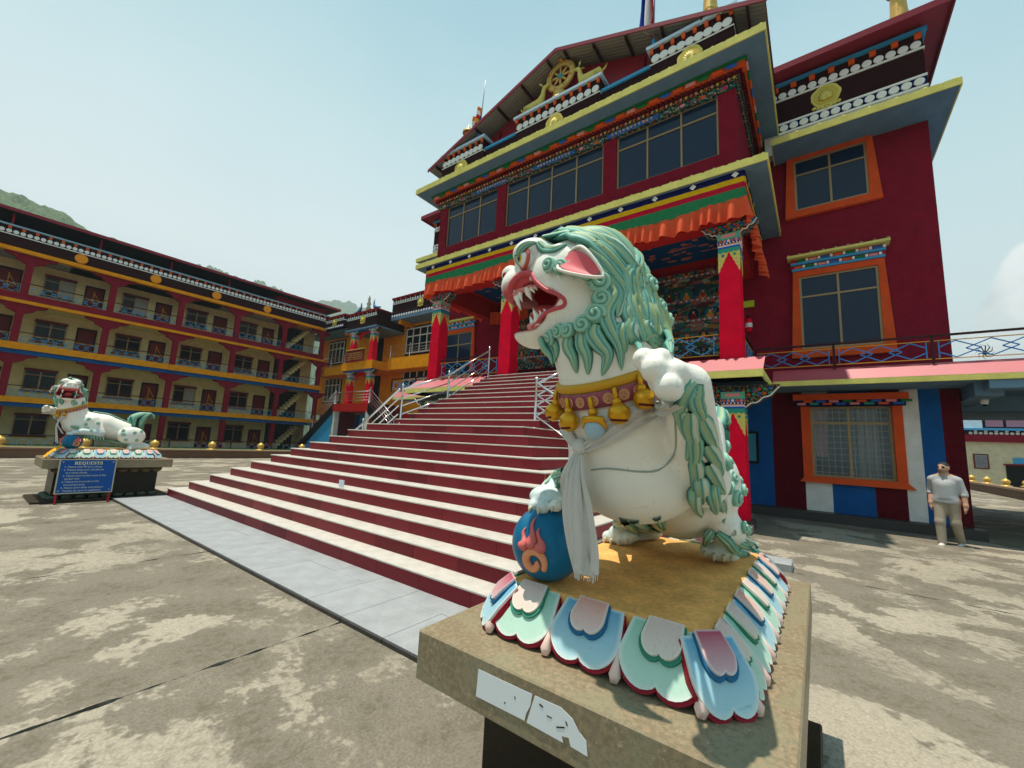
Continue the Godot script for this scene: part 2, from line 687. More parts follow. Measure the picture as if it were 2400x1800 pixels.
func ridge(called, label, pts, dist, drop, sd, far_grow):
	var n = noise(sd, 1.0, 5)
	var az0: float = pts[0].x
	var az1: float = pts[-1].x
	var f = func(u, v):
		var az = lerpf(az0, az1, u)
		var el = 0.0
		for i in pts.size() - 1:
			if az >= pts[i].x and az <= pts[i + 1].x:
				el = lerpf(pts[i].y, pts[i + 1].y, (az - pts[i].x) / (pts[i + 1].x - pts[i].x))
		var d: float = dist * (1.0 - 0.45 * v)
		var crest = dist * tan(el)
		var tree = absf(n.get_noise_2d(u * 260.0, v * 60.0)) * dist * 0.008 + n.get_noise_2d(u * 30.0, v * 9.0) * dist * 0.012
		return V(sin(az) * d, 1.65 + crest * (1.0 - pow(v, 1.2)) + tree - drop * v, -cos(az) * d)
	var o = struct(called, B.new().surf(f, 260, 40).mesh(), M.forest, label, "hill")
	return o


func hills():
	ridge("hill", "steep wooded hillside rising behind the gallery block", [Vector2(-2.3, 0.36), Vector2(-1.5766, 0.3345), Vector2(-1.5508, 0.3349), Vector2(-1.5123, 0.3263), Vector2(-1.4649, 0.3143), Vector2(-1.4468, 0.3089), Vector2(-1.36, 0.27), Vector2(-1.2, 0.2)], 420.0, 20.0, 4, 1)
	ridge("hill", "hazy wooded ridge above the gallery roof end", [Vector2(-1.45, 0.27), Vector2(-1.36, 0.296), Vector2(-1.3187, 0.3035), Vector2(-1.3055, 0.3073), Vector2(-1.284, 0.3043), Vector2(-1.254, 0.298), Vector2(-1.2239, 0.2995), Vector2(-1.2043, 0.299), Vector2(-1.1418, 0.2837), Vector2(-0.9, 0.2)], 900.0, 20.0, 5, 1)
	ridge("hill", "palest distant ridge behind the orange wing roof", [Vector2(-1.25, 0.25), Vector2(-1.115, 0.2785), Vector2(-1.1027, 0.2846), Vector2(-1.0724, 0.292), Vector2(-1.0452, 0.293), Vector2(-1.0071, 0.2859), Vector2(-0.8, 0.22), Vector2(-0.4, 0.18)], 1300.0, 20.0, 6, 1)


# ---------------------------------------------------------------- the wide stair
func stairs():
	var s = thing("temple_staircase", "wide pyramid stair of maroon granite risers with pale treads", "staircase", Vector3.ZERO, "", "structure")
	var h = 0.1684
	var r = RandomNumberGenerator.new()
	r.seed = 8
	var tiles = [M.tile, M.tile, M.tile2, M.tile3]
	var unit = {}
	var tile = func(step, x0, x1, y0, y1, z, side):
		# one riser tile; side 0 faces the front, 1 and -1 face right and left
		var key = "%d_%d_%d" % [int(round((x1 - x0) * 500)), int(round((y1 - y0) * 500)), side]
		var w: float = x1 - x0
		if not unit.has(key):
			unit[key] = bx(V(0.0015, 0.001, -0.012), V(w - 0.0015, y1 - y0 - 0.002, 0.0), 0.0015) if side == 0 else bx(V(-0.006, 0.001, 0.0015), V(0.006, y1 - y0 - 0.002, w - 0.0015))
		part(step, "riser_tile", unit[key], tiles[r.randi_range(0, 3)], V(x0, y0, z) if side == 0 else V(z, y0, x0))
	for n in range(1, 12):
		var xl = -11.83 + 0.3 * (n - 1)
		var xr = -13.0 - xl - 0.005
		var z = -3.12 - 0.29 * (n - 1)
		var y0 = 0.1 + h * (n - 1)
		var y1 = y0 + h
		var step = part(s, "step", bx(V(xl + 0.013, y0 - 0.02, -8.3 - 0.06 * (11 - n)), V(xr - 0.013, y1 - 0.022, z - 0.013)), M.grout)
		part(step, "tread", bx(V(xl - 0.012, y1 - 0.02, -8.3 - 0.06 * (11 - n)), V(xr + 0.012, y1, z + 0.014), 0.004), M.tread)
		var x = xl - r.randf_range(0.0, 0.5)
		while x < xr:
			var a: float = max(x, xl)
			var b: float = min(x + 0.72, xr)
			if b - a > 0.02: tile.call(step, a, b, y0, y1 - 0.022, z, 0)
			x += 0.72
		var zz = -8.3 - 0.06 * (11 - n)
		while zz < z - 0.05:
			var b: float = min(zz + 0.72, z - 0.012)
			tile.call(step, zz, b, y0, y1 - 0.022, xr - 0.006, 1)
			tile.call(step, zz, b, y0, y1 - 0.022, xl + 0.006, -1)
			zz += 0.72
	# upper flight
	for n in range(12, 23):
		var z = -6.72 - 0.352 * (n - 12)
		var y0 = 0.1 + h * (n - 1)
		var y1 = y0 + h
		var xl = -8.62
		var xr = -4.3
		var step = part(s, "step", bx(V(xl, y0 - 0.02, -10.75), V(xr, y1 - 0.022, z - 0.013)), M.grout)
		part(step, "tread", bx(V(xl - 0.01, y1 - 0.02, -10.75), V(xr + 0.01, y1, z + 0.014), 0.004), M.tread)
		var x = xl - r.randf_range(0.0, 0.5)
		while x < xr:
			var a: float = max(x, xl)
			var b: float = min(x + 0.6, xr)
			if b - a > 0.02: tile.call(step, a, b, y0, y1 - 0.022, z, 0)
			x += 0.6
	for x in [-8.63, -4.29]:
		var fw = PackedVector2Array([Vector2(-6.74, 1.9), Vector2(-10.75, 1.9), Vector2(-10.75, 3.78)])
		for i in 11: fw.append_array(PackedVector2Array([Vector2(-10.24 + i * 0.352, 3.8 - i * 0.1684 - 0.01), Vector2(-10.24 + i * 0.352, 3.8 - (i + 1) * 0.1684 - 0.01)]))
		part(s, "flank_tile", B.new().ext(fw, 0.02, Transform3D(Basis(V(0, 0, 1), V(0, 1, 0), V(-1, 0, 0)), V(x + 0.01, 0, 0))).mesh(), M.tile2)
	# small paper notice stuck on a riser
	var nt = thing("paper_notice", "small pale blue paper stuck on a lower stair riser", "notice")
	part(nt, "sheet", bx(V(-6.46, 0.79, -4.0), V(-6.33, 0.9, -3.984)), mat("cfdbe6", 0.8))
	# stainless rails
	var pr = thing("stair_railing", "stainless handrail climbing the far side of the upper flight", "railing", Vector3.ZERO, "stair handrails")
	rail(pr, [V(-8.5, 2.0, -6.75), V(-8.5, 2.62, -8.35), V(-8.5, 3.72, -10.1)], 0.9)
	var pl = thing("stair_railing", "stainless handrail dropping from the far side of the stair landing", "railing", Vector3.ZERO, "stair handrails")
	rail(pl, [V(-8.55, 2.0, -6.7), V(-10.0, 1.1, -6.7), V(-11.5, 0.3, -6.7)], 0.9, true)
	var p2 = thing("stair_railing", "white enamelled handrail with ball post beside the lion's chest", "railing", Vector3.ZERO, "stair handrails")
	rail(p2, [V(-4.42, 1.95, -6.75), V(-4.42, 2.62, -8.35), V(-4.42, 3.72, -10.1)], 0.9)
	var p3 = thing("stair_railing", "stainless handrail dropping to the right beneath the lion", "railing", Vector3.ZERO, "stair handrails")
	rail(p3, [V(-4.36, 1.95, -6.7), V(-2.95, 1.1, -6.7), V(-1.5, 0.27, -6.7)], 0.9, true)


func rail(t: Node3D, pts: Array, hgt: float, skip_first := false):
	var pb = B.new(true)
	for i in pts.size():
		if i == 0 and skip_first: continue
		var q = B.new(true)
		q.lathe([Vector2(0, 0), Vector2(0.045, 0), Vector2(0.045, 0.02), Vector2(0.026, 0.03), Vector2(0.024, hgt), Vector2(0.03, hgt + 0.01), Vector2(0.02, hgt + 0.03), Vector2(0.042, hgt + 0.07), Vector2(0.03, hgt + 0.11), Vector2(0, hgt + 0.12)], 12)
		part(t, "post", q.mesh(), M.steel, pts[i])
	for k in 4:
		var hh: float = [hgt - 0.02, hgt * 0.72, hgt * 0.5, hgt * 0.26][k]
		var q = B.new(true)
		for i in pts.size() - 1:
			q.bar(pts[i] + V(0, hh, 0), pts[i + 1] + V(0, hh, 0), 0.027 if k == 0 else 0.016, 8)
		part(t, "handrail" if k == 0 else "bar", q.mesh(), M.steel)


# ---------------------------------------------------------------- the temple
func temple():
	var t = thing("temple", "tall maroon temple with yellow cornices, striped valance and gilded parapets", "temple")
	temple_body(t)
	temple_upper(t)
	temple_roof(t)
	temple_porch(t)
	for sx in [1, -1]:
		temple_annex(t, sx)


func mx(x: float, sx: int) -> float:      # mirror about the temple's axis
	return x if sx > 0 else 2.0 * CX - x


func sp(t: Node3D, called: String, lo: Vector3, hi: Vector3, m: Material, bev := 0.0) -> MeshInstance3D:
	return part(t, called, bx(lo, hi, bev), m)


func temple_body(t):
	sp(t, "rear_block", V(-15.7, 3.4, -27), V(2.7, 11.2, -13.95), M.maroon)
	sp(t, "ground_storey", V(-15.5, 0, -27), V(2.5, 3.42, -14.6), M.dark)
	# ground storey: painted stripes between plinth and gallery, an opening left for the window
	for sx in [1, -1]:
		var cols = [[-1.75, -1.01, "blue"], [-1.01, -0.30, "maroon_dark"], [2.03, 2.41, "blue"], [2.41, 2.75, "maroon_dark"]]
		for c in cols:
			sp(t, "wall_stripe", V(mx(c[0], sx), 0.28, -14.62), V(mx(c[1], sx), 3.45, -13.9), M[c[2]])
		sp(t, "wall_stripe", V(mx(1.70, sx), 0.28, -14.62), V(mx(2.03, sx), 3.45, -13.9), M.white)
		for c in [[-0.30, 0.27, "white"], [0.27, 1.12, "blue"], [1.12, 1.70, "maroon_dark"]]:
			sp(t, "wall_stripe", V(mx(c[0], sx), 0.28, -14.62), V(mx(c[1], sx), 1.1, -13.9), M[c[2]])
			sp(t, "wall_stripe", V(mx(c[0], sx), 3.2, -14.62), V(mx(c[1], sx), 3.45, -13.9), M[c[2]])
		sp(t, "plinth", V(mx(-1.75, sx), -0.05, -13.9), V(mx(2.86, sx), 0.285, -13.45), M.edge)
		sp(t, "side_wall", V(mx(2.75, sx), 0.28, -27), V(mx(2.6, sx), 3.45, -13.91), M.maroon_dark)
	sp(t, "ground_wall", V(-11.25, 0, -14.62), V(-1.75, 3.45, -13.9), M.blue)
	# porch floor and ceiling
	sp(t, "porch_floor", V(-11.8, 3.55, -13.95), V(-1.2, 3.81, -10.28), M.maroon)
	sp(t, "ceiling", V(-11.75, 7.75, -13.95), V(-1.25, 8.0, -10.42), M.redwood)


func window3(t: Node3D, x0, x1, y0, y1, z, cols, trans, frame_m, pane_m, fw := 0.05, dep := 0.06):
	# a metal window: frame with mullions and a transom, each pane a piece of its own
	var w = node("window", t)
	var f = B.new()
	f.bb(V(x0, y0, z - dep), V(x1, y0 + fw, z)); f.bb(V(x0, y1 - fw, z - dep), V(x1, y1, z))
	f.bb(V(x0, y0 + fw, z - dep), V(x0 + fw, y1 - fw, z)); f.bb(V(x1 - fw, y0 + fw, z - dep), V(x1, y1 - fw, z))
	var xs = [x0 + fw]
	for i in cols.size():
		f.bb(V(cols[i] - fw * 0.45, y0 + fw, z - dep), V(cols[i] + fw * 0.45, y1 - fw, z - 0.003))
		xs.append(cols[i])
	xs.append(x1 - fw)
	var ys = [y0 + fw]
	for q in trans:
		for i in xs.size() - 1:
			var a: float = xs[i] + (fw * 0.45 if i > 0 else 0.0)
			var b: float = xs[i + 1] - (fw * 0.45 if i < xs.size() - 2 else 0.0)
			f.bb(V(a, q - fw * 0.45, z - dep), V(b, q + fw * 0.45, z - 0.006))
		ys.append(q)
	ys.append(y1 - fw)
	part(w, "frame", f.mesh(), frame_m)
	for j in ys.size() - 1:
		for i in xs.size() - 1:
			var o = part(w, "pane", bx(V(xs[i] + 0.001, ys[j] + 0.001, z - dep * 0.75), V(xs[i + 1] - 0.001, ys[j + 1] - 0.001, z - dep * 0.6)), pane_m)
			o.rotation.y = 0.0
	return w


func temple_upper(t):
	var z = -10.42
	# upper storey front: spandrel, piers and lintel round three window openings
	sp(t, "upper_core", V(-11.6, 8.0, -14), V(-1.4, 11.3, -10.62), M.dark)
	sp(t, "spandrel", V(-11.75, 8.0, -10.65), V(-1.25, 9.06, z), M.maroon)
	sp(t, "lintel", V(-11.75, 10.76, -10.65), V(-1.25, 11.3, z), M.maroon)
	for p in [[-11.75, -11.36], [-8.84, -8.44], [-4.78, -4.37], [-1.66, -1.25]]:
		sp(t, "pier", V(p[0], 9.06, -10.65), V(p[1], 10.76, z), M.maroon)
	for sx in [1, -1]:
		sp(t, "side_wall", V(mx(-1.25, sx), 8.0, -14), V(mx(-1.42, sx), 11.3, -10.652), M.maroon)
	window3(t, -4.37, -1.66, 9.06, 10.76, z - 0.06, [-3.48, -2.57], [10.3], M.tan, M.glass)
	window3(t, -8.44, -4.78, 9.06, 10.76, z - 0.06, [-7.52, -6.6, -5.7], [10.3], M.tan, M.glass)
	window3(t, -11.36, -8.84, 9.06, 10.76, z - 0.06, [-10.53, -9.69], [10.3], M.tan, M.glass)
	cornice(t, -12.4, -0.6, -14.2, -9.93, 8.2, 8.37)
	cornice(t, -12.48, -0.52, -14.2, -9.69, 11.27, 11.46)
	frieze(t)


func cornice(t: Node3D, x0, x1, z0, z1, y0, y1, sides := true):
	var c = node("cornice", t)
	part(c, "soffit", bx(V(x0 + 0.03, y0 + 0.004, z0), V(x1 - 0.03, y1 - 0.02, z1 - 0.03)), M.soffit)
	var f = B.new()
	f.bb(V(x0, y0, z1 - 0.03), V(x1, y1, z1))
	if sides:
		f.bb(V(x0, y0, z0), V(x0 + 0.03, y1, z1 - 0.03))
		f.bb(V(x1 - 0.03, y0, z0), V(x1, y1, z1 - 0.03))
	part(c, "fascia", f.mesh(), M.yellow)
	# knobbed tile ends along the top edge
	var n = int((x1 - x0) / 0.5)
	var k = B.new(true).lathe([Vector2(0.0, -0.02), Vector2(0.055, 0.0), Vector2(0.05, 0.04), Vector2(0.025, 0.055), Vector2(0.0, 0.085)], 8).mesh()
	for i in n + 1:
		part(c, "tile_end", k, M.yellow, V(lerpf(x0 + 0.1, x1 - 0.1, float(i) / n), y1, z1 - 0.06))
	var r = B.new()
	for i in n * 2:
		r.bb(V(lerpf(x0 + 0.08, x1 - 0.08, (i + 0.15) / (n * 2.0)), y1 - 0.01, z1 - 0.28), V(lerpf(x0 + 0.08, x1 - 0.08, (i + 0.85) / (n * 2.0)), y1 + 0.018, z1 - 0.004))
	part(c, "roll_tiles", r.mesh(), M.yellow)


func frieze(t):
	var fz = node("frieze", t)
	var f = B.new()
	# stepped courses on the front and both ends
	var rows = [[10.72, 10.9, 0.05, "scroll"], [10.9, 11.0, 0.1, "scroll2"], [11.0, 11.075, 0.16, "maroon_dark"], [11.075, 11.2, 0.24, "tangerine"], [11.2, 11.262, 0.29, "green"]]
	for r in rows:
		part(fz, "course", bx(V(-11.75 - r[2], r[0] + 0.001, -13.9), V(-1.25 + r[2], r[1] - 0.001, -10.42 + r[2])), M[r[3]])
	var cl = [M.pink, M.green, M.tangerine, M.cobalt, M.tangerine]
	var bl = bx(V(-0.13, 11.082, 0), V(0.13, 11.19, 0.06), 0.025)
	for i in 34:
		part(fz, "cloud_block", bl, cl[i % 5], V(-11.75 + i * 0.3165, 0, -10.18))
	for i in 11:
		part(fz, "cloud_block", bx(V(0, 11.082, -0.13), V(0.06, 11.19, 0.13), 0.025), cl[i % 5], V(-1.01, 0, -10.35 - i * 0.3165))
	var d = B.new()
	for i in 84:
		d.bb(V(-11.82 + i * 0.127, 11.005, -10.26), V(-11.755 + i * 0.127, 11.07, -10.215))
	for i in 26:
		d.bb(V(-1.09, 11.005, -10.5 - i * 0.127), V(-1.05, 11.07, -10.435 - i * 0.127))
	var o = part(fz, "dentils", d.mesh(), M.door)
	o.set_meta("kind", "stuff")
	var p = [B.new(true), B.new(true), B.new(true)]
	for i in 84:
		p[i % 3].ball(V(-11.8 + i * 0.127, 10.945, -10.315), V(0.032, 0.045, 0.03), 6, 5)
	for k in 3:
		var q = part(fz, "lotus_buds", p[k].mesh(), [M.tangerine, M.pink, mat("d6b24a", 0.6)][k])
		q.set_meta("kind", "stuff")
	var fl = B.new(true).ball(Vector3.ZERO, V(0.075, 0.055, 0.02), 8, 5).mesh()
	for i in 21:
		if i % 7 == 3: continue
		part(fz, "painted_flower", fl, [M.pink, M.tangerine, mat("c0305e", 0.6)][i % 3], V(-11.5 + i * 0.5, 10.81, -10.375))
	for x in [-9.15, -6.5, -3.9]:
		part(fz, "script_panel", bx(V(x - 0.75, 10.745, 0), V(x + 0.75, 10.875, 0.012), 0.004), M.cobalt, V(0, 0, -10.372))
		for k in 11:
			var g = B.new()
			g.bb(V(0, 0.045, 0), V(0.07, 0.056, 0.006)); g.bb(V(0.05, -0.03, 0), V(0.062, 0.045, 0.006)); g.bb(V(0.012, 0.0, 0), V(0.05, 0.012, 0.006)); g.bb(V(0.012, 0.012, 0), V(0.022, 0.034, 0.006))
			part(fz, "glyph", g.mesh(), M.gold, V(x - 0.62 + k * 0.115, 10.8, -10.36))


func parapet(t: Node3D, x0, x1, y0, y1, z, dep, cap_m, nd, nb, emb := true):
	# dark brushwood block: white discs, orange rafter ends, white line, blue cap, gilt emblem
	var p = node("parapet", t)
	part(p, "block", bx(V(x0, y0, z - dep), V(x1, y1 - 0.1, z)), M.brown)
	part(p, "cap", bx(V(x0 - 0.09, y1 - 0.1, z - dep), V(x1 + 0.09, y1, z + 0.09), 0.01), cap_m)
	part(p, "white_line", bx(V(x0 - 0.01, y1 - 0.6, z - dep + 0.01), V(x1 + 0.01, y1 - 0.565, z + 0.014)), M.disc)
	var dm = disc_mesh(0.118)
	for i in nd:
		part(p, "disc", dm, M.disc, V(lerpf(x0 + 0.15, x1 - 0.15, float(i) / (nd - 1)), y1 - 0.43, z))
	var rm = bx(V(-0.045, 0, 0), V(0.045, 0.15, 0.07), 0.008)
	for i in nb:
		part(p, "rafter_end", rm, M.tangerine, V(lerpf(x0 + 0.05, x1 - 0.05, float(i) / (nb - 1)), y1 - 0.27, z))
	if emb: emblem(p, V((x0 + x1) * 0.5, y1 - 0.96, z), 0.33)


func disc_mesh(r: float) -> ArrayMesh:
	return B.new().lathe([Vector2(r * 1.02, 0), Vector2(r, 0.025), Vector2(r * 0.9, 0.03), Vector2(0, 0.034)], 18, Transform3D(Basis(Vector3.RIGHT, PI / 2), Vector3.ZERO)).mesh()


func emblem(p: Node3D, c: Vector3, r: float):
	# gilded flaming-jewel relief: scalloped leaf on a lotus foot
	var e = node("gilt_emblem", p, c)
	var o = PackedVector2Array()
	for i in 41:
		var a = PI * (-0.08 + 1.16 * i / 40.0)
		var k = r * (0.93 + 0.07 * absf(cos(a * 3.5)) + 0.1 * pow(maxf(sin(a), 0.0), 6.0))
		o.append(Vector2(cos(a) * k, sin(a) * k * 0.85 + r * 0.12))
	o.append_array(PackedVector2Array([Vector2(-r * 0.8, -r * 0.45), Vector2(-r * 0.55, -r * 0.8), Vector2(r * 0.55, -r * 0.8), Vector2(r * 0.8, -r * 0.45)]))
	var inn = PackedVector2Array()
	for q in o: inn.append(q * 0.82)
	part(e, "plate", B.new().ext(o, 0.05).mesh(), M.gold)
	part(e, "rim", B.new().ext(inn, 0.012, Transform3D(Basis.IDENTITY, V(0, 0, 0.05))).mesh(), mat("c9ae46", 0.5, 0.25))
	var b = B.new(true)
	for i in 9:
		var a = PI * (i + 0.5) / 9.0
		b.tube([V(0, -r * 0.35, 0.07), V(cos(a) * r * 0.3, -r * 0.3 + sin(a) * r * 0.4, 0.085), V(cos(a) * r * 0.52, -r * 0.28 + sin(a) * r * 0.85, 0.07)], [0.03, 0.045, 0.008], 6)
	part(e, "leaf_relief", b.mesh(), M.gold)
	var ft = B.new(true)
	for i in 7:
		ft.ball(V((i - 3) * r * 0.26, -r * 0.95 + 0.02 * absf(i - 3), 0.03), V(r * 0.17, r * 0.13, 0.05), 8, 6)
	part(e, "lotus_foot", ft.mesh(), M.gold)


func temple_roof(t):
	var z = -10.34
	parapet(t, -3.36, -1.24, 11.4, 13.06, z, 0.9, mat("bcd3e6", 0.6), 9, 8)
	parapet(t, -8.08, -4.9, 11.4, 13.06, z, 0.9, mat("bcd3e6", 0.6), 12, 11)
	parapet(t, -11.76, -9.6, 11.4, 13.06, z, 0.9, mat("bcd3e6", 0.6), 9, 8)
	for x in [[-4.9, -3.36], [-9.6, -8.08]]:
		sp(t, "low_parapet", V(x[0], 11.4, -11.0), V(x[1], 12.5, z - 0.12), M.brown)
		sp(t, "blue_rail", V(x[0], 12.5, -10.9), V(x[1], 12.6, z - 0.06), M.sky_blue, 0.01)
	# gable wall with pilasters, sheeted roof on purlins
	var ap = 14.8
	var sl = 0.36
	var g = PackedVector2Array([Vector2(-11.9, 11.3), Vector2(-1.1, 11.3), Vector2(-1.1, ap - 0.16 - sl * 5.4), Vector2(CX, ap - 0.16), Vector2(-11.9, ap - 0.16 - sl * 5.4)])
	part(t, "gable_wall", B.new().ext(g, 0.2, Transform3D(Basis.IDENTITY, V(0, 0, -11.15))).mesh(), mat("8c1f2a", 0.3))
	for x in [-9.3, -3.7]:
		sp(t, "gable_post", V(x - 0.04, 11.3, -10.95), V(x + 0.04, ap - 0.3 - sl * 2.8, -10.93), M.maroon_dark)
	for sx in [-1, 1]:
		var r = node("roof", t)
		var b = B.new()
		var n = 34
		for i in n:        # corrugated sheet seen from below, ridges running down to the eave along z courses
			for k in 4:
				var z0 = -10.24 - (i + k * 0.25) * 0.12
				var z1 = z0 - 0.03
				var y0 = 0.012 if k == 1 else (0.012 if k == 2 else 0.0)
				var y1 = 0.012 if k == 1 else (0.0 if k == 2 else (0.012 if k == 0 else 0.0))
				b.q(V(CX, ap - 0.05 + y0, z0), V(CX + sx * 5.95, ap - 0.05 + y0 - sl * 5.95, z0), V(CX + sx * 5.95, ap - 0.05 + y1 - sl * 5.95, z1), V(CX, ap - 0.05 + y1, z1))
		part(r, "sheet_lining", b.mesh(), M.corrugated)
		var up = B.new()
		var A = V(CX, ap + 0.0, -10.22)
		var C = V(CX + sx * 5.97, ap - sl * 5.97, -10.22)
		up.q(A, C, C + V(0, 0, -14), A + V(0, 0, -14))
		part(r, "sheet", up.mesh(), M.roof)
		var f = B.new()
		var poly = PackedVector2Array([Vector2(CX, ap + 0.04), Vector2(CX + sx * 6.0, ap + 0.04 - sl * 6.0), Vector2(CX + sx * 6.0, ap - 0.09 - sl * 6.0), Vector2(CX, ap - 0.09)])
		f.ext(poly, 0.03, Transform3D(Basis.IDENTITY, V(0, 0, -10.23)))
		part(r, "barge_board", f.mesh(), M.roof)
		for k in 6:
			var x: float = CX + sx * (0.32 + k * 1.05)
			var y: float = ap - 0.13 - sl * absf(x - CX)
			part(r, "purlin", bx(V(x - 0.03, y - 0.04, -11.0), V(x + 0.03, y + 0.05, -10.25)), M.iron)
	# wheel and deer on the middle parapet
	wheel(V(CX, 13.06, -10.62))
	deer(V(-5.35, 13.06, -10.5), -1, "gilded deer kneeling right of the wheel, looking up at it")
	deer(V(-7.45, 13.06, -10.5), 1, "gilded deer kneeling left of the wheel, neck raised to it")
	banner_post(V(-10.0, 13.06, -10.5), ["2b3f8f", "e8c23a", "d32b2b", "f0f0ee", "e8832a"], "small ragged flag of five colours on the far parapet", 0.9, 0.8, false)
	banner_post(V(-3.3, 13.06, -10.45), ["2242b0", "f2f2f2", "c01a3a"], "furled blue and red flag on the near parapet", 0.7, 1.5, true)
	victory(V(-11.3, 13.0, -11.2), 0.22, 1.5, "gilded victory banner at the far corner of the gable")
	victory(V(-1.85, 13.0, -10.75), 0.2, 1.6, "gilded victory banner behind the near corner parapet")
	victory(V(2.35, 12.95, -13.9), 0.22, 1.7, "tall gilded victory banner on the side block roof")


func wheel(at: Vector3):
	var w = thing("dharma_wheel", "gilded eight-spoked wheel on a lotus stand over the gable", "wheel", at)
	var b = B.new(true)
	b.lathe([Vector2(0, 0), Vector2(0.3, 0.0), Vector2(0.33, 0.08), Vector2(0.2, 0.16), Vector2(0.24, 0.3), Vector2(0.2, 0.42), Vector2(0.1, 0.5), Vector2(0, 0.52)], 16)
	part(w, "lotus_stand", b.mesh(), M.goldleaf)
	var c = V(0, 1.05, 0)
	var r = B.new()
	var prof = [Vector2(0.36, -0.04), Vector2(0.36, 0.04), Vector2(0.4, 0.06), Vector2(0.52, 0.06), Vector2(0.56, 0.03), Vector2(0.56, -0.03), Vector2(0.52, -0.06), Vector2(0.4, -0.06), Vector2(0.36, -0.04)]
	for i in prof.size() - 1:
		for k in 40:
			var a = TAU * k / 40.0
			var d = TAU * (k + 1) / 40.0
			var p: Vector2 = prof[i]
			var q: Vector2 = prof[i + 1]
			r.q(c + V(cos(a) * p.x, sin(a) * p.x, p.y), c + V(cos(a) * q.x, sin(a) * q.x, q.y), c + V(cos(d) * q.x, sin(d) * q.x, q.y), c + V(cos(d) * p.x, sin(d) * p.x, p.y))
	part(w, "rim", r.mesh(), M.goldleaf)
	for i in 8:
		var a = TAU * i / 8.0
		part(w, "spoke", B.new(true).tube([c, c + V(cos(a), sin(a), 0) * 0.2, c + V(cos(a), sin(a), 0) * 0.38], [0.03, 0.045, 0.03], 8).mesh(), M.goldleaf)
		part(w, "rim_jewel", B.new(true).ball(c + V(cos(a + 0.39), sin(a + 0.39), 0) * 0.46 + V(0, 0, 0.06), 0.03, 8, 6).mesh(), [M.teal, M.tangerine][i % 2])
	part(w, "hub", B.new(true).ball(c, V(0.1, 0.1, 0.09), 12, 8).mesh(), mat("3fa0b5", 0.3))
	part(w, "flame_tip", B.new(true).lathe([Vector2(0.0, 1.58), Vector2(0.12, 1.64), Vector2(0.05, 1.74), Vector2(0, 1.84)], 10).mesh(), M.goldleaf)


func deer(at: Vector3, dir: int, label: String):
	# a kneeling deer; dir is where along x it faces
	var d = thing("deer_statue", label, "statue", at, "gilded deer beside the wheel")
	var s = float(dir)
	var b = B.new(true)
	b.tube([V(-0.45 * s, 0.2, 0), V(-0.36 * s, 0.27, 0), V(-0.1 * s, 0.27, 0), V(0.15 * s, 0.27, 0), V(0.26 * s, 0.34, 0), V(0.33 * s, 0.52, 0), V(0.36 * s, 0.72, 0), V(0.4 * s, 0.8, 0), V(0.5 * s, 0.84, 0), V(0.58 * s, 0.86, 0)], [0.04, 0.15, 0.15, 0.16, 0.14, 0.09, 0.07, 0.075, 0.05, 0.02], 12)
	part(d, "body", b.mesh(), M.gold)
	for k in [-1, 1]:
		part(d, "leg", B.new(true).tube([V(0.15 * s, 0.2, 0.09 * k), V(0.36 * s, 0.1, 0.1 * k), V(0.12 * s, 0.03, 0.1 * k)], [0.06, 0.035, 0.025], 8).mesh(), M.gold)
		part(d, "leg", B.new(true).tube([V(-0.3 * s, 0.22, 0.1 * k), V(-0.12 * s, 0.1, 0.13 * k), V(-0.42 * s, 0.04, 0.12 * k)], [0.1, 0.05, 0.025], 8).mesh(), M.gold)
		part(d, "ear", B.new(true).tube([V(0.37 * s, 0.83, 0.04 * k), V(0.3 * s, 0.88, 0.11 * k), V(0.25 * s, 0.9, 0.15 * k)], [0.012, 0.035, 0.004], 6).mesh(), M.gold)
	part(d, "tail", B.new(true).tube([V(-0.43 * s, 0.26, 0), V(-0.54 * s, 0.34, 0), V(-0.6 * s, 0.46, 0)], [0.035, 0.03, 0.008], 6).mesh(), M.gold)
	if dir < 0:
		part(d, "horn", B.new(true).tube([V(0.39 * s, 0.86, 0), V(0.36 * s, 0.95, 0), V(0.4 * s, 1.02, 0)], [0.015, 0.012, 0.004], 6).mesh(), M.gold)


func banner_post(at: Vector3, cols: Array, label: String, h: float, fl: float, furled: bool):
	var p = thing("flag", label, "flag", at)
	part(p, "socket", B.new(true).lathe([Vector2(0, 0), Vector2(0.05, 0), Vector2(0.05, 0.32), Vector2(0.03, 0.36), Vector2(0, 0.36)], 10).mesh(), M.sky_blue)
	part(p, "pole", B.new(true).bar(V(0, 0.3, 0), V(0.06 if furled else 0.14, h + (2.2 if furled else 1.7), 0), 0.018, 8).mesh(), mat("8b8f96", 0.4, 0.6))
	var n = cols.size()
	for i in n:
		var f = func(u, v):
			if furled:
				var x = (float(i) + u) / n
				return V(-0.34 * fl * (1.0 - x) * (0.55 + 0.45 * (1.0 - v)) + 0.05 + 0.05 * sin(v * 5.0 + x * 9.0), h + 0.1 + v * fl * 1.5 - 0.35 * x * (1.0 - v), 0.12 * sin(x * 14.0 + v * 3.0))
			var yy = (float(i) + v) / n
			return V(0.08 - u * fl * 0.5 - 0.04 * yy, h + yy * 0.62 - u * u * 0.42 + 0.05 * sin(u * 9.0 + yy * 5.0), 0.09 * sin(u * 11.0 + yy * 4.0))
		var m = mat(cols[i], 0.85)
		m.cull_mode = BaseMaterial3D.CULL_DISABLED
		part(p, "cloth_band", B.new(true).surf(f, 10, 10).mesh(), m)


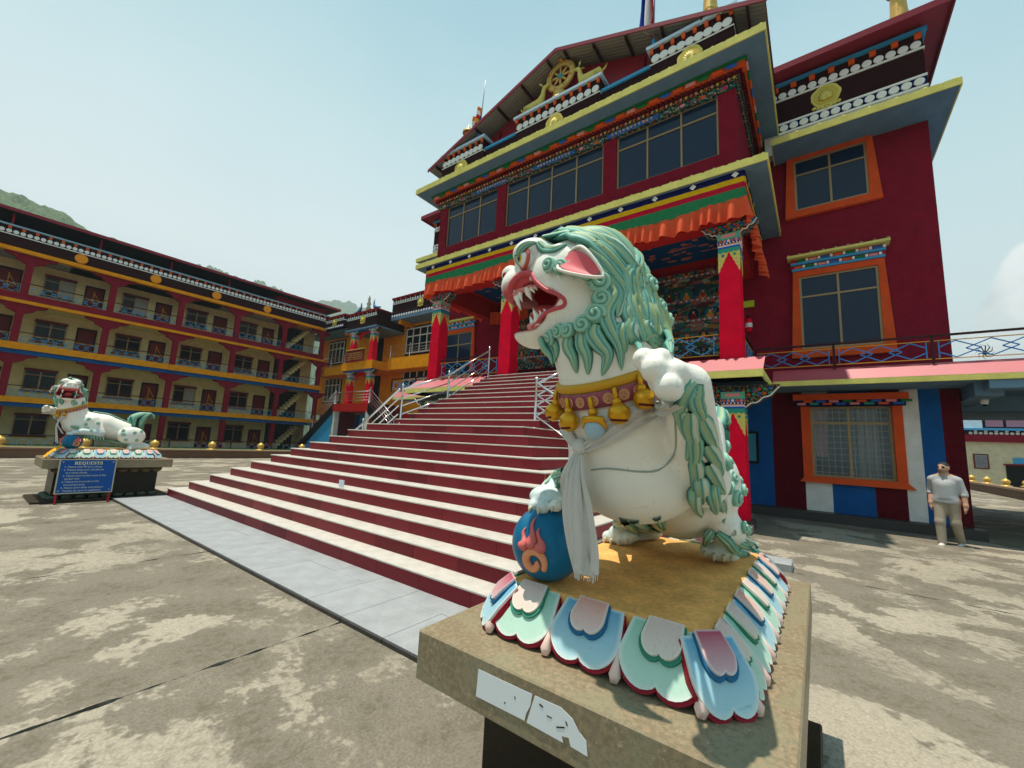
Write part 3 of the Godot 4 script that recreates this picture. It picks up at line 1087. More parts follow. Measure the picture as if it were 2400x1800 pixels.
func victory(at: Vector3, r: float, h: float, label: String):
	var v = thing("victory_banner", label, "finial", at, "gilded banners on the roofs")
	for k in 5:
		var y = h * k / 5.0
		var b = B.new(true)
		var n = 24
		for i in n:
			var f = func(a, yy):
				var q = r * (1.0 + 0.05 * sin(a * 9.0 + k)) * (1.0 - 0.08 * k) * (1.0 + 0.1 * (1.0 - yy))
				return V(cos(a) * q, y + yy * h / 5.0, sin(a) * q)
			var a0 = TAU * i / n
			var a1 = TAU * (i + 1) / n
			var d0 = -0.04 * absf(sin(a0 * 4.0))
			var d1 = -0.04 * absf(sin(a1 * 4.0))
			b.q(f.call(a1, 0.0) + V(0, d1, 0), f.call(a0, 0.0) + V(0, d0, 0), f.call(a0, 1.0), f.call(a1, 1.0))
		part(v, "tier", b.mesh(), M.goldleaf)
	part(v, "crown", B.new(true).lathe([Vector2(r * 1.1, h - 0.02), Vector2(r * 1.15, h + 0.05), Vector2(r * 0.5, h + 0.12), Vector2(r * 0.4, h + 0.2), Vector2(r * 0.2, h + 0.3), Vector2(0, h + 0.45)], 16).mesh(), M.goldleaf)
	part(v, "cord", B.new(true).lathe([Vector2(r * 1.02, 0.6), Vector2(r * 1.12, 0.63), Vector2(r * 1.02, 0.66)], 20).mesh(), M.gold)


func column(t: Node3D, x: float, z: float, y0: float, y1: float, w0: float, w1: float, rnd := false):
	# tapering red post with hanging gold pendants, jewelled bands and a carved bracket
	var c = node("column", t, V(x, 0, z))
	var hh = 0.98                     # height of the decorated head
	var f = func(y): return lerpf(w0, w1, (y - y0) / (y1 - y0)) * 0.5
	var b = B.new()
	var a0: float = f.call(y0)
	var a1: float = f.call(y1)
	for s in 4:
		var bs = Basis(Vector3.UP, s * PI / 2)
		b.q(bs * V(-a0, y0, a0), bs * V(a0, y0, a0), bs * V(a1, y1, a1), bs * V(-a1, y1, a1))
	part(c, "shaft", b.mesh(), M.red)
	var yb = y1 - hh
	for s in 4:
		var bs = Basis(Vector3.UP, s * PI / 2)
		for k in [-1, 1]:
			var w: float = f.call(yb + 0.3)
			var tri = PackedVector2Array()
			var n = 9
			for i in n + 1:           # toothed inner edge
				var u = float(i) / n
				tri.append(Vector2(k * (w + 0.012) * (1.0 - u), yb + 0.52 - 0.0 * u).lerp(Vector2(k * w * 0.96, yb), 0.0))
			tri = PackedVector2Array([Vector2(k * (w + 0.012), yb + 0.52), Vector2(k * (w + 0.012), yb)])
			for i in n + 1:
				var u = float(i) / n
				var q = Vector2(k * (w + 0.012), yb).lerp(Vector2(0, yb + 0.52), u)
				tri.append(q + Vector2(-k * 0.012, -0.006) * (1 if i % 2 else 0))
			part(c, "pendant", B.new().ext(tri, 0.014, Transform3D(bs, bs * V(0, 0, w))).mesh(), M.gold)
			var jw = B.new(true)
			jw.ball(bs * V(k * w * 0.58, yb + 0.42, w + 0.02), 0.032, 10, 7)
			part(c, "jewel", jw.mesh(), [M.cobalt, M.teal][(s + (k + 1) / 2) % 2])
			var sm = B.new(true)
			for j in 3:
				sm.ball(bs * V(k * w * (0.72 + 0.07 * j), yb + 0.3 - j * 0.09, w + 0.016), 0.016 - j * 0.003, 7, 5)
			part(c, "small_jewels", sm.mesh(), [M.pink, M.teal][s % 2])
	var band = func(called, ya, yc, g, m):
		var w: float = f.call(ya) + g
		part(c, called, bx(V(-w, ya, -w), V(w, yc, w), 0.006), m)
	band.call("wave_band", yb + 0.51, yb + 0.6, 0.014, M.teal)
	band.call("cobalt_band", yb + 0.6, yb + 0.645, 0.02, M.cobalt)
	band.call("white_band", yb + 0.645, yb + 0.67, 0.024, M.disc)
	band.call("rose_band", yb + 0.67, yb + 0.7, 0.018, M.pink)
	band.call("dark_band", yb + 0.7, yb + 0.745, 0.01, M.navy)
	band.call("lotus_band", yb + 0.745, yb + 0.82, 0.012, M.cobalt)
	band.call("panel_block", yb + 0.82, y1, 0.03, mat("63b296", 0.6))
	var wt: float = f.call(yb + 0.7) + 0.014
	var beads = [B.new(true), B.new(true), B.new(true), B.new(true)]
	for s in 4:
		var bs = Basis(Vector3.UP, s * PI / 2)
		for i in 6:
			beads[0].ball(bs * V(lerpf(-wt, wt, (i + 0.5) / 6.0) * 0.94, yb + 0.722, wt), 0.02, 7, 5)
		for i in 5:
			beads[1 + i % 3].ball(bs * V(lerpf(-wt, wt, (i + 0.5) / 5.0) * 0.94, yb + 0.782, wt), V(0.034, 0.036, 0.03), 8, 6)
		part(c, "panel", B.new().box(bs * V(0, yb + 0.905, wt + 0.02), V(wt * 1.3, 0.07, 0.01), bs).mesh(), M.pink)
		# scalloped waves under the bands
		var sc = B.new()
		for i in 4:
			var pts = PackedVector2Array()
			for k in 9:
				var a = PI * k / 8.0
				pts.append(Vector2(lerpf(-wt, wt, (i + 0.5) / 4.0) + cos(a) * wt * 0.25, -sin(a) * 0.045))
			sc.ext(pts, 0.016, Transform3D(bs, bs * V(0, yb + 0.53, wt - 0.002)))
		part(c, "scallops", sc.mesh(), M.cobalt if s % 2 else M.teal)
	for i in 4:
		part(c, "beads", beads[i].mesh(), [M.disc, M.tangerine, M.pink, M.disc][i])
	return c


func bracket(t: Node3D, x: float, z: float, y0: float, y1: float, half: float, m: Material):
	# cloud-scrolled carved bracket over a column, along x
	var o = PackedVector2Array([Vector2(-half, y1), Vector2(half, y1)])
	for k in 2:
		var s = 1 if k == 0 else -1
		var seq = []
		for i in 13:
			var u = i / 12.0
			seq.append(Vector2(s * lerpf(half, 0.24, u), lerpf(y1 - 0.05, y0, pow(u, 0.7)) + 0.022 * sin(u * 17.0)))
		if k == 1: seq.reverse()
		for q in seq: o.append(q)
	var g = node("bracket", t, V(x, 0, z))
	part(g, "carving", B.new().ext(o, 0.34, Transform3D(Basis.IDENTITY, V(0, 0, -0.19))).mesh(), m)
	var e = B.new(true)
	var pp = []
	for q in o.slice(2): pp.append(V(q.x, q.y, 0.16))
	e.tube(pp, 0.014, 6)
	part(g, "edge_roll", e.mesh(), M.disc)
	var fl = [B.new(true), B.new(true), B.new(true)]
	for i in 15:
		var u = (i - 7) / 7.0
		for j in 2:
			fl[(i + j) % 3].ball(V(u * half * 0.8, lerpf(y0, y1, 0.62 + 0.2 * j - 0.1 * (1 - absf(u))), 0.155), V(0.04, 0.03, 0.025), 7, 5)
	for i in 3: part(g, "flower_relief", fl[i].mesh(), [M.cobalt, M.tangerine, M.teal][i])


func lattice(t: Node3D, a: Vector3, b: Vector3, h: float, n: int, blue: Material, post_a := true, post_b := true):
	# iron railing panel: dark handrail, yellow rails, linked blue diamonds
	var L = (b - a).length()
	var x = Transform3D(Basis(Vector3.UP, -atan2(b.z - a.z, b.x - a.x)), a)
	var p = node("railing_panel", t)
	part(p, "handrail", B.new().box(V(L * 0.5, h, 0), V(L, 0.045, 0.05)).mesh(), M.iron, x)
	var y = B.new()
	y.box(V(L * 0.5, h - 0.12, 0), V(L, 0.018, 0.018)); y.box(V(L * 0.5, 0.0, 0), V(L, 0.018, 0.018))
	part(p, "yellow_rails", y.mesh(), M.rail_yellow, x)
	var ps = B.new()
	if post_a: ps.box(V(0, h * 0.5 - 0.05, 0), V(0.05, h + 0.1, 0.05))
	if post_b: ps.box(V(L, h * 0.5 - 0.05, 0), V(0.05, h + 0.1, 0.05))
	if post_a or post_b: part(p, "post", ps.mesh(), M.iron, x)
	var k = B.new()
	var lo = 0.02
	var hi = h - 0.14
	var m = (lo + hi) * 0.5
	var x0 = 0.1
	var x1 = L - 0.1
	var w = (x1 - x0) / n
	k.box(V(x0, m, 0), V(0.022, hi - lo, 0.016)); k.box(V(x1, m, 0), V(0.022, hi - lo, 0.016))
	for i in n:
		var c = x0 + w * (i + 0.5)
		var fl = func(ax, ay, bx2, by): k.beam(V(ax, ay, 0), V(bx2, by, 0), 0.016, 0.022)
		fl.call(c - w * 0.72 if i > 0 else c - w * 0.5, m if i > 0 else lerpf(m, hi, 0.3), c, hi)
		fl.call(c, hi, c + w * 0.72 if i < n - 1 else c + w * 0.5, m if i < n - 1 else lerpf(m, hi, 0.3))
		fl.call(c - w * 0.72 if i > 0 else c - w * 0.5, m if i > 0 else lerpf(m, lo, 0.3), c, lo)
		fl.call(c, lo, c + w * 0.72 if i < n - 1 else c + w * 0.5, m if i < n - 1 else lerpf(m, lo, 0.3))
	part(p, "lattice", k.mesh(), blue, x)
	return p


func temple_porch(t):
	var y0 = 3.81
	for x in [-11.5, -8.13, -4.87, -1.5]:
		column(t, x, -10.62, y0, 6.9, 0.48, 0.42)
		bracket(t, x, -10.62, 6.9, 7.2, 0.72 if absf(x - CX) < 4.0 else 0.6, M.scroll)
	for x in [-11.5, -1.5]:
		column(t, x, -10.62, 0.25, 3.05, 0.5, 0.42)
		bracket(t, x, -10.62, 2.72, 3.2, 0.9, M.scroll2)
		sp(t, "column_base", V(x - 0.33, -0.05, -10.95), V(x + 0.33, 0.255, -10.29), M.edge, 0.02)
	# architrave beams and ceiling panels
	sp(t, "front_beam", V(-11.75, 7.2, -10.85), V(-1.25, 7.75, -10.42), M.redwood)
	for x in [-11.5, -8.13, -4.87, -1.5]:
		sp(t, "cross_beam", V(x - 0.16, 7.0, -13.9), V(x + 0.16, 7.75, -10.85), M.redwood)
	for p in [[-11.3, -8.35], [-7.9, -5.1], [-4.65, -1.7]]:
		sp(t, "ceiling_panel", V(p[0] + 0.25, 7.7, -13.4), V(p[1] - 0.25, 7.742, -11.2), paint("1a4f7e", 0.6), 0.01)
		var cb = B.new(true)
		var r = RandomNumberGenerator.new()
		r.seed = int(p[0] * 10)
		for i in 26:
			cb.ball(V(r.randf_range(p[0] + 0.5, p[1] - 0.5), 7.7, r.randf_range(-13.1, -11.5)), V(r.randf_range(0.05, 0.18), 0.012, r.randf_range(0.03, 0.08)), 8, 5)
		part(t, "painted_cloud", cb.mesh(), mat("b86a5a", 0.7))
	# back wall with murals and the dado under them
	for p in [[-10.95, -7.9], [-5.1, -2.05]]:
		sp(t, "mural", V(p[0], 4.95, -13.945), V(p[1], 7.6, -13.9), M.mural)
		sp(t, "mural_border", V(p[0] - 0.12, 4.72, -13.948), V(p[1] + 0.12, 4.95, -13.88), M.scroll)
		sp(t, "dado", V(p[0] - 0.12, 4.48, -13.948), V(p[1] + 0.12, 4.72, -13.885), M.maroon_dark)
		sp(t, "dado_band", V(p[0] - 0.12, 4.3, -13.948), V(p[1] + 0.12, 4.48, -13.87), paint("2b7f8f", 0.6))
		for i in 6:
			part(t, "band_medallion", B.new(true).ball(V(lerpf(p[0], p[1], (i + 0.5) / 6.0), 4.39, -13.87), V(0.18, 0.06, 0.02), 10, 6).mesh(), M.sky_blue)
	sp(t, "door_leaf", V(-7.55, 3.81, -13.948), V(-6.52, 6.6, -13.86), M.door, 0.02)
	sp(t, "door_leaf", V(-6.48, 3.81, -13.948), V(-5.45, 6.6, -13.86), M.door, 0.02)
	sp(t, "door_frame", V(-7.8, 6.6, -13.948), V(-5.2, 6.9, -13.8), M.orange)
	# sloping ledges with yellow lip, cut by the stair
	ledge(t, -12.17, -8.72, -9.75, -10.3, 3.27, 3.43, 3.81)
	ledge(t, -4.28, -0.83, -9.75, -10.3, 3.27, 3.43, 3.81)
	for sx in [1, -1]:
		var xo = mx(-0.83, sx)
		var xi = mx(-1.28, sx)
		var l = node("side_ledge", t)
		var b = B.new()
		if sx > 0: b.q(V(xo, 3.43, -9.75), V(xo, 3.43, -12.5), V(xi, 3.81, -12.5), V(xi, 3.81, -10.3))
		else: b.q(V(xo, 3.43, -12.5), V(xo, 3.43, -9.75), V(xi, 3.81, -10.3), V(xi, 3.81, -12.5))
		part(l, "slope", b.mesh(), M.ledge)
		part(l, "lip", bx(V(xo, 3.27, -12.5), V(xo - 0.03 * sx, 3.43, -9.752)), M.yellow)
		part(l, "soffit", bx(V(xo - 0.03 * sx, 3.28, -12.6), V(mx(-1.9, sx), 3.3, -9.8)), M.soffit)
	# railings between the posts
	lattice(t, V(-11.2, 3.95, -10.5), V(-8.4, 3.95, -10.5), 0.62, 5, M.sky_blue, false, false)
	lattice(t, V(-4.6, 3.95, -10.5), V(-1.78, 3.95, -10.5), 0.62, 5, M.sky_blue, false, false)
	lattice(t, V(-1.32, 3.95, -10.75), V(-1.32, 3.95, -12.72), 0.62, 4, M.sky_blue, false, true)
	lattice(t, V(-11.68, 3.95, -12.72), V(-11.68, 3.95, -10.75), 0.62, 4, M.sky_blue, true, false)
	valance(t)


func ledge(t: Node3D, x0, x1, zf, zb, y0, y1, y2):
	var l = node("ledge", t)
	part(l, "slope", B.new().q(V(x0, y1, zf), V(x1, y1, zf), V(x1, y2, zb), V(x0, y2, zb)).mesh(), M.ledge)
	part(l, "lip", bx(V(x0, y0, zf - 0.03), V(x1, y1, zf), 0.006), M.yellow)
	part(l, "soffit", bx(V(x0, y0 + 0.01, zb - 0.2), V(x1, y0 + 0.03, zf - 0.03)), M.soffit)
	return l


func valance(t):
	# striped cloth skirt under the cornice with a pleated orange frill
	var v = node("valance", t)
	var bands = [[8.05, 8.24, "161b56"], [7.915, 8.05, "e5b31c"], [7.775, 7.915, "c01c38"], [7.5, 7.775, "2f7f52"]]
	var path = [V(-11.93, 0, -13.6), V(-11.93, 0, -10.05), V(-1.07, 0, -10.05), V(-1.07, 0, -13.6)]
	var n = noise(40, 0.7, 3)
	# point and outward normal along the skirt
	var along = func(s):
		var l0 = 3.55
		var l1 = 10.86
		if s < l0: return [path[0].lerp(path[1], s / l0), V(-1, 0, 0)]
		if s < l0 + l1: return [path[1].lerp(path[2], (s - l0) / l1), V(0, 0, 1)]
		return [path[2].lerp(path[3], (s - l0 - l1) / l0), V(1, 0, 0)]
	var tot = 17.96
	var drop = func(s): return 0.05 * n.get_noise_1d(s * 1.1) + 0.035 * sin(s * 1.9)
	for bd in bands:
		var m = paint(bd[2], 0.85, 1.5, 0.1)
		m.cull_mode = BaseMaterial3D.CULL_DISABLED
		var f = func(u, w):
			var s: float = u * tot
			var a = along.call(s)
			var y = lerpf(bd[0], bd[1], w)
			if bd[0] == 7.5: y += (1.0 - w) * drop.call(s)
			return a[0] + a[1] * (0.012 * n.get_noise_2d(s * 3.0, y * 3.0)) + V(0, y, 0)
		part(v, "stripe", B.new(true).surf(f, 200, 3).mesh(), m)
	var om = mat("f2643c", 0.8)
	om.cull_mode = BaseMaterial3D.CULL_DISABLED
	om.backlight_enabled = true
	om.backlight = Color(0.75, 0.2, 0.08)
	var pl = func(s): return sin(s * 24.0 + 2.6 * sin(s * 3.7)) + 0.6 * sin(s * 13.0 + 1.0 + sin(s * 2.1))
	var fr = func(u, w):
		var s: float = u * tot
		var a = along.call(s)
		var k = pl.call(s)
		var len: float = 0.5 + 0.07 * n.get_noise_1d(s * 2.3) + 0.02 * k
		if s > 15.4: len += 0.2 * smoothstep(15.4, 17.6, s)
		return a[0] + a[1] * ((0.012 + 0.075 * (1.0 - w)) * k + 0.04 * (1.0 - w)) + V(0, 7.52 + drop.call(s) - len * (1.0 - w), 0)
	part(v, "frill", B.new(true).surf(fr, 1500, 6).mesh(), om)
	# white paper squares pinned on the navy band
	for i in 12:
		var x = -11.5 + i * 0.93
		part(v, "white_square", B.new().box(V(x, 8.13, -10.03), V(0.11, 0.11, 0.004), Basis(Vector3.BACK, PI / 4)).mesh(), M.disc)
	for i in 3:
		part(v, "white_square", B.new().box(V(-1.055, 8.13, -10.6 - i * 1.0), V(0.004, 0.11, 0.11), Basis(Vector3.RIGHT, PI / 4)).mesh(), M.disc)
	# second frill seen through the first bay
	var f2 = func(u, w): return V(lerpf(-11.2, -9.2, u), 7.1 - 0.55 * (1.0 - w) + 0.25 * absf(u - 0.5), -13.2 + 0.05 * sin(u * 60.0) * (1.2 - w))
	part(v, "inner_frill", B.new(true).surf(f2, 120, 4).mesh(), om)


func temple_annex(t, sx: int):
	var X = func(x): return mx(x, sx)
	var z = -13.9
	# head storey windows
	var fr = func(pts, d, m, called):
		var p = PackedVector2Array()
		for q in pts: p.append(Vector2(X.call(q[0]), q[1]))
		part(t, called, B.new().ext(p, d, Transform3D(Basis.IDENTITY, V(0, 0, z - 0.06))).mesh(), m)
	# surrounds as four trapezoid boards
	var surround = func(x0, x1, xb0, xb1, yb, yt, px0, px1, py0, py1):
		fr.call([[xb0, yb], [xb1, yb], [px1, py0], [px0, py0]], 0.13, M.orange, "window_surround")
		fr.call([[x0, yt], [x1, yt], [px1, py1], [px0, py1]], 0.13, M.orange, "window_surround")
		fr.call([[xb0, yb], [px0, py0], [px0, py1], [x0, yt]], 0.13, M.orange, "window_surround")
		fr.call([[xb1, yb], [px1, py0], [px1, py1], [x1, yt]], 0.13, M.orange, "window_surround")
	var win = func(x0, x1, y0, y1, c, tr):
		if sx > 0: window3(t, x0, x1, y0, y1, z + 0.03, [c], [tr], M.tan, M.glass, 0.055, 0.05)
		else: window3(t, X.call(x1), X.call(x0), y0, y1, z + 0.03, [X.call(c)], [tr], M.tan, M.glass, 0.055, 0.05)
	surround.call(-0.36, 1.57, -0.47, 1.71, 8.63, 10.72, -0.21, 1.45, 8.83, 10.42)
	win.call(-0.21, 1.45, 8.83, 10.42, 0.635, 9.96)
	surround.call(-0.35, 1.63, -0.46, 1.74, 4.41, 6.95, -0.22, 1.5, 4.65, 6.78)
	win.call(-0.22, 1.5, 4.65, 6.78, 0.655, 6.18)
	# block-course head over each window
	head(t, X, sx, -0.36, 1.6, 10.72, 10.86, z, 1, false)
	head(t, X, sx, -0.37, 1.65, 6.96, 7.3, z, 2, true)
	# ground floor window with curtains behind bars
	var gw = node("barred_window", t)
	var lo = func(a, b, y0, y1, z0, z1, m, called):
		var o = bx(V(min(X.call(a), X.call(b)), y0, z0), V(max(X.call(a), X.call(b)), y1, z1))
		return part(gw, called, o, m)
	lo.call(-0.33, -0.125, 1.1, 3.05, -14.2, -13.84, M.orange, "jamb")
	lo.call(1.54, 1.73, 1.1, 3.05, -14.2, -13.84, M.orange, "jamb")
	fr.call([[-0.42, 1.02], [1.86, 1.02], [1.7, 1.18], [-0.3, 1.18]], 0.18, M.orange, "window_sill")
	fr.call([[-0.49, 3.2], [1.84, 3.2], [1.84, 3.36], [-0.49, 3.36]], 0.32, M.orange, "window_hood")
	lo.call(-0.44, 1.79, 3.05, 3.2, -14.0, -13.72, M.navy, "hood_course")
	for i in 8:
		var bm = bx(V(-0.1, 0, 0), V(0.1, 0.06, 0.05), 0.012)
		part(gw, "hood_block", bm, [M.pink, M.teal, M.tangerine, M.cobalt][i % 4], V(X.call(-0.3 + i * 0.28), 3.07, -13.72))
		part(gw, "hood_block", bm, [M.tangerine, M.cobalt, M.pink, M.green][i % 4], V(X.call(-0.16 + i * 0.28), 3.135, -13.72))
	var b = B.new()
	b.bb(V(X.call(-0.125), 1.18, -14.05), V(X.call(-0.07), 3.05, -13.99)); b.bb(V(X.call(1.485), 1.18, -14.05), V(X.call(1.54), 3.05, -13.99))
	b.bb(V(X.call(0.66), 1.235, -14.05), V(X.call(0.72), 2.995, -13.993))
	b.bb(V(X.call(-0.07), 1.18, -14.05), V(X.call(1.485), 1.235, -13.99)); b.bb(V(X.call(-0.07), 2.995, -14.05), V(X.call(1.485), 3.05, -13.99))
	b.bb(V(X.call(-0.07), 2.58, -14.05), V(X.call(0.66), 2.64, -13.996)); b.bb(V(X.call(0.72), 2.58, -14.05), V(X.call(1.485), 2.64, -13.996))
	part(gw, "frame", b.mesh(), M.tan)
	for p in [[-0.068, 0.658], [0.722, 1.483]]:
		for y in [[1.237, 2.578], [2.642, 2.993]]:
			lo.call(p[0], p[1], y[0], y[1], -14.03, -14.024, M.pane, "pane")
	var gb = B.new()
	for i in 12: gb.box(V(X.call(-0.05 + i * 0.139), 2.115, -14.09), V(0.011, 1.8, 0.011))
	for i in 11: gb.box(V(X.call(0.7), 1.3 + i * 0.16, -14.078), V(1.55, 0.011, 0.011))
	part(gw, "bars", gb.mesh(), mat("b9b4a6", 0.5))
	var cu = func(u, w): return V(X.call(lerpf(0.86, 1.3, u)), lerpf(1.2, 3.0, w), -14.3 + 0.04 * sin(u * 34.0))
	part(gw, "curtain", B.new(true).surf(cu, 40, 2).mesh(), M.curtain)
	var cu2 = func(u, w): return V(X.call(lerpf(0.6, 0.84, u)), lerpf(1.2, 3.0, w), -14.28 + 0.03 * sin(u * 30.0))
	part(gw, "curtain", B.new(true).surf(cu2, 24, 2).mesh(), M.curtain2)
	var cu3 = func(u, w): return V(X.call(lerpf(-0.1, 0.28, u) + 0.16 * (1 - w) * (0.5 - u)), lerpf(1.7, 3.0, w), -14.25 + 0.03 * sin(u * 26.0))
	part(gw, "curtain", B.new(true).surf(cu3, 24, 6).mesh(), mat("b08a84", 0.9))
	# cornice, parapet and low sheet roof of the side block
	var xa = 3.13
	var x0: float = min(X.call(-0.7), X.call(xa))
	var x1: float = max(X.call(-0.7), X.call(xa))
	cornice(t, x0, x1, -27.0, -12.9, 10.53, 10.71)
	var pp = node("parapet", t)
	var pb = func(a, c, y0, y1, z0, z1, m, called):
		part(pp, called, bx(V(min(X.call(a), X.call(c)), y0, z0), V(max(X.call(a), X.call(c)), y1, z1)), m)
	pb.call(-0.9, 2.69, 10.7, 11.26, -26.9, -13.62, M.white, "plinth")
	pb.call(-0.9, 2.71, 11.26, 11.32, -26.9, -13.575, M.disc, "white_line")
	pb.call(-0.9, 2.70, 11.32, 11.57, -26.9, -13.6, M.navy, "disc_band")
	pb.call(-0.9, 2.71, 11.57, 11.63, -26.9, -13.575, M.disc, "white_line")
	pb.call(-0.9, 2.69, 11.63, 12.9, -26.9, -13.61, M.brown, "block")
	pb.call(-0.9, 2.71, 12.37, 12.42, -26.9, -13.575, M.disc, "white_line")
	pb.call(-0.9, 2.78, 12.86, 12.95, -26.9, -13.52, M.sky_blue, "cap")
	var dm = disc_mesh(0.105)
	for i in 14:
		part(pp, "disc", dm, M.disc, V(X.call(2.55 - i * 0.245), 11.445, -13.6))
		part(pp, "disc", dm, M.disc, V(X.call(2.55 - i * 0.245), 12.54, -13.61))
	var rm = bx(V(-0.07, 0, 0), V(0.07, 0.15, 0.08), 0.008)
	for i in 8:
		part(pp, "rafter_end", rm, M.tangerine, V(X.call(2.6 - i * 0.45), 12.69, -13.61))
	emblem(pp, V(X.call(0.64), 12.0, -13.61), 0.36)
	pb.call(-0.9, 3.2, 13.08, 13.16, -27.2, -13.1, M.roof, "sheet_roof")
	pb.call(-0.9, 3.22, 12.98, 13.17, -13.1, -13.07, M.roof, "roof_fascia")
	pb.call(3.2, 3.24, 12.98, 13.17, -27.2, -13.1, M.roof, "roof_fascia")
	# gallery ledge with railing in front of the side block, running on to the right
	var far = 14.0 if sx > 0 else 3.4
	var l0: float = min(X.call(-0.86), X.call(far))
	var l1: float = max(X.call(-0.86), X.call(far))
	ledge(t, l0, l1, -12.45, -12.82, 3.43, 3.56, 3.9)
	sp(t, "gallery_floor", V(l0, 3.45, -14.6 if sx < 0 else -16.0), V(l1, 3.6, -12.84), M.soffit)
	var px = [-1.24, 0.43, 2.17, 3.95, 5.75, 7.5, 9.3]
	for i in px.size() - 1:
		if sx < 0 and i > 2: break
		var a = V(X.call(px[i]), 3.97, -12.75)
		var c = V(X.call(px[i + 1]), 3.97, -12.75)
		if sx > 0: lattice(t, a, c, 0.53, 3, mat("2d7fc4", 0.5), i == 0, true)
		else: lattice(t, c, a, 0.53, 3, M.sky_blue, true, i == 0)


func head(t, X, sx, x0, x1, y0, y1, z, rows, roofed):
	var h = node("window_head", t)
	var a: float = min(X.call(x0), X.call(x1))
	var b: float = max(X.call(x0), X.call(x1))
	var rh: float = (y1 - y0) / rows
	var cl = [M.tangerine, M.green, M.pink, M.cobalt]
	for r in rows:
		var y: float = y0 + rh * r
		part(h, "blue_course", bx(V(a - 0.02 * r, y, z - 0.05), V(b + 0.02 * r, y + rh * 0.36, z + 0.1 + 0.05 * r)), M.sky_blue)
		part(h, "red_course", bx(V(a - 0.01, y + rh * 0.36, z - 0.05), V(b + 0.01, y + rh, z + 0.07 + 0.05 * r)), M.redwood)
		var n = 7
		for i in n:
			var x = lerpf(a + 0.05, b - 0.05, (i + 0.35 + 0.3 * (r % 2)) / n)
			part(h, "colour_block", bx(V(x - 0.09, y + rh * 0.4, z), V(x + 0.09, y + rh * 0.85, z + 0.1 + 0.05 * r), 0.006), cl[(i + r) % 4])
			part(h, "white_block", bx(V(x + 0.105, y + rh * 0.4, z), V(x + 0.165, y + rh * 0.85, z + 0.12 + 0.05 * r), 0.006), M.disc)
	if roofed:
		part(h, "hood", bx(V(a - 0.1, y1, z - 0.05), V(b + 0.1, y1 + 0.07, z + 0.3)), M.yellow)
		for i in 9:
			var x = lerpf(a - 0.06, b + 0.06, i / 8.0)
			part(h, "roll_tile", B.new(true).tube([V(x, y1 + 0.085, z + 0.29), V(x, y1 + 0.16, z)], 0.03, 8).mesh(), mat("a98a72", 0.7))
		part(h, "tile_bed", B.new().q(V(a - 0.1, y1 + 0.07, z + 0.3), V(b + 0.1, y1 + 0.07, z + 0.3), V(b + 0.1, y1 + 0.15, z), V(a - 0.1, y1 + 0.15, z)).mesh(), mat("a98a72", 0.7))
	else:
		part(h, "hood", bx(V(a - 0.02, y1, z - 0.05), V(b + 0.02, y1 + 0.06, z + 0.16)), M.orange)


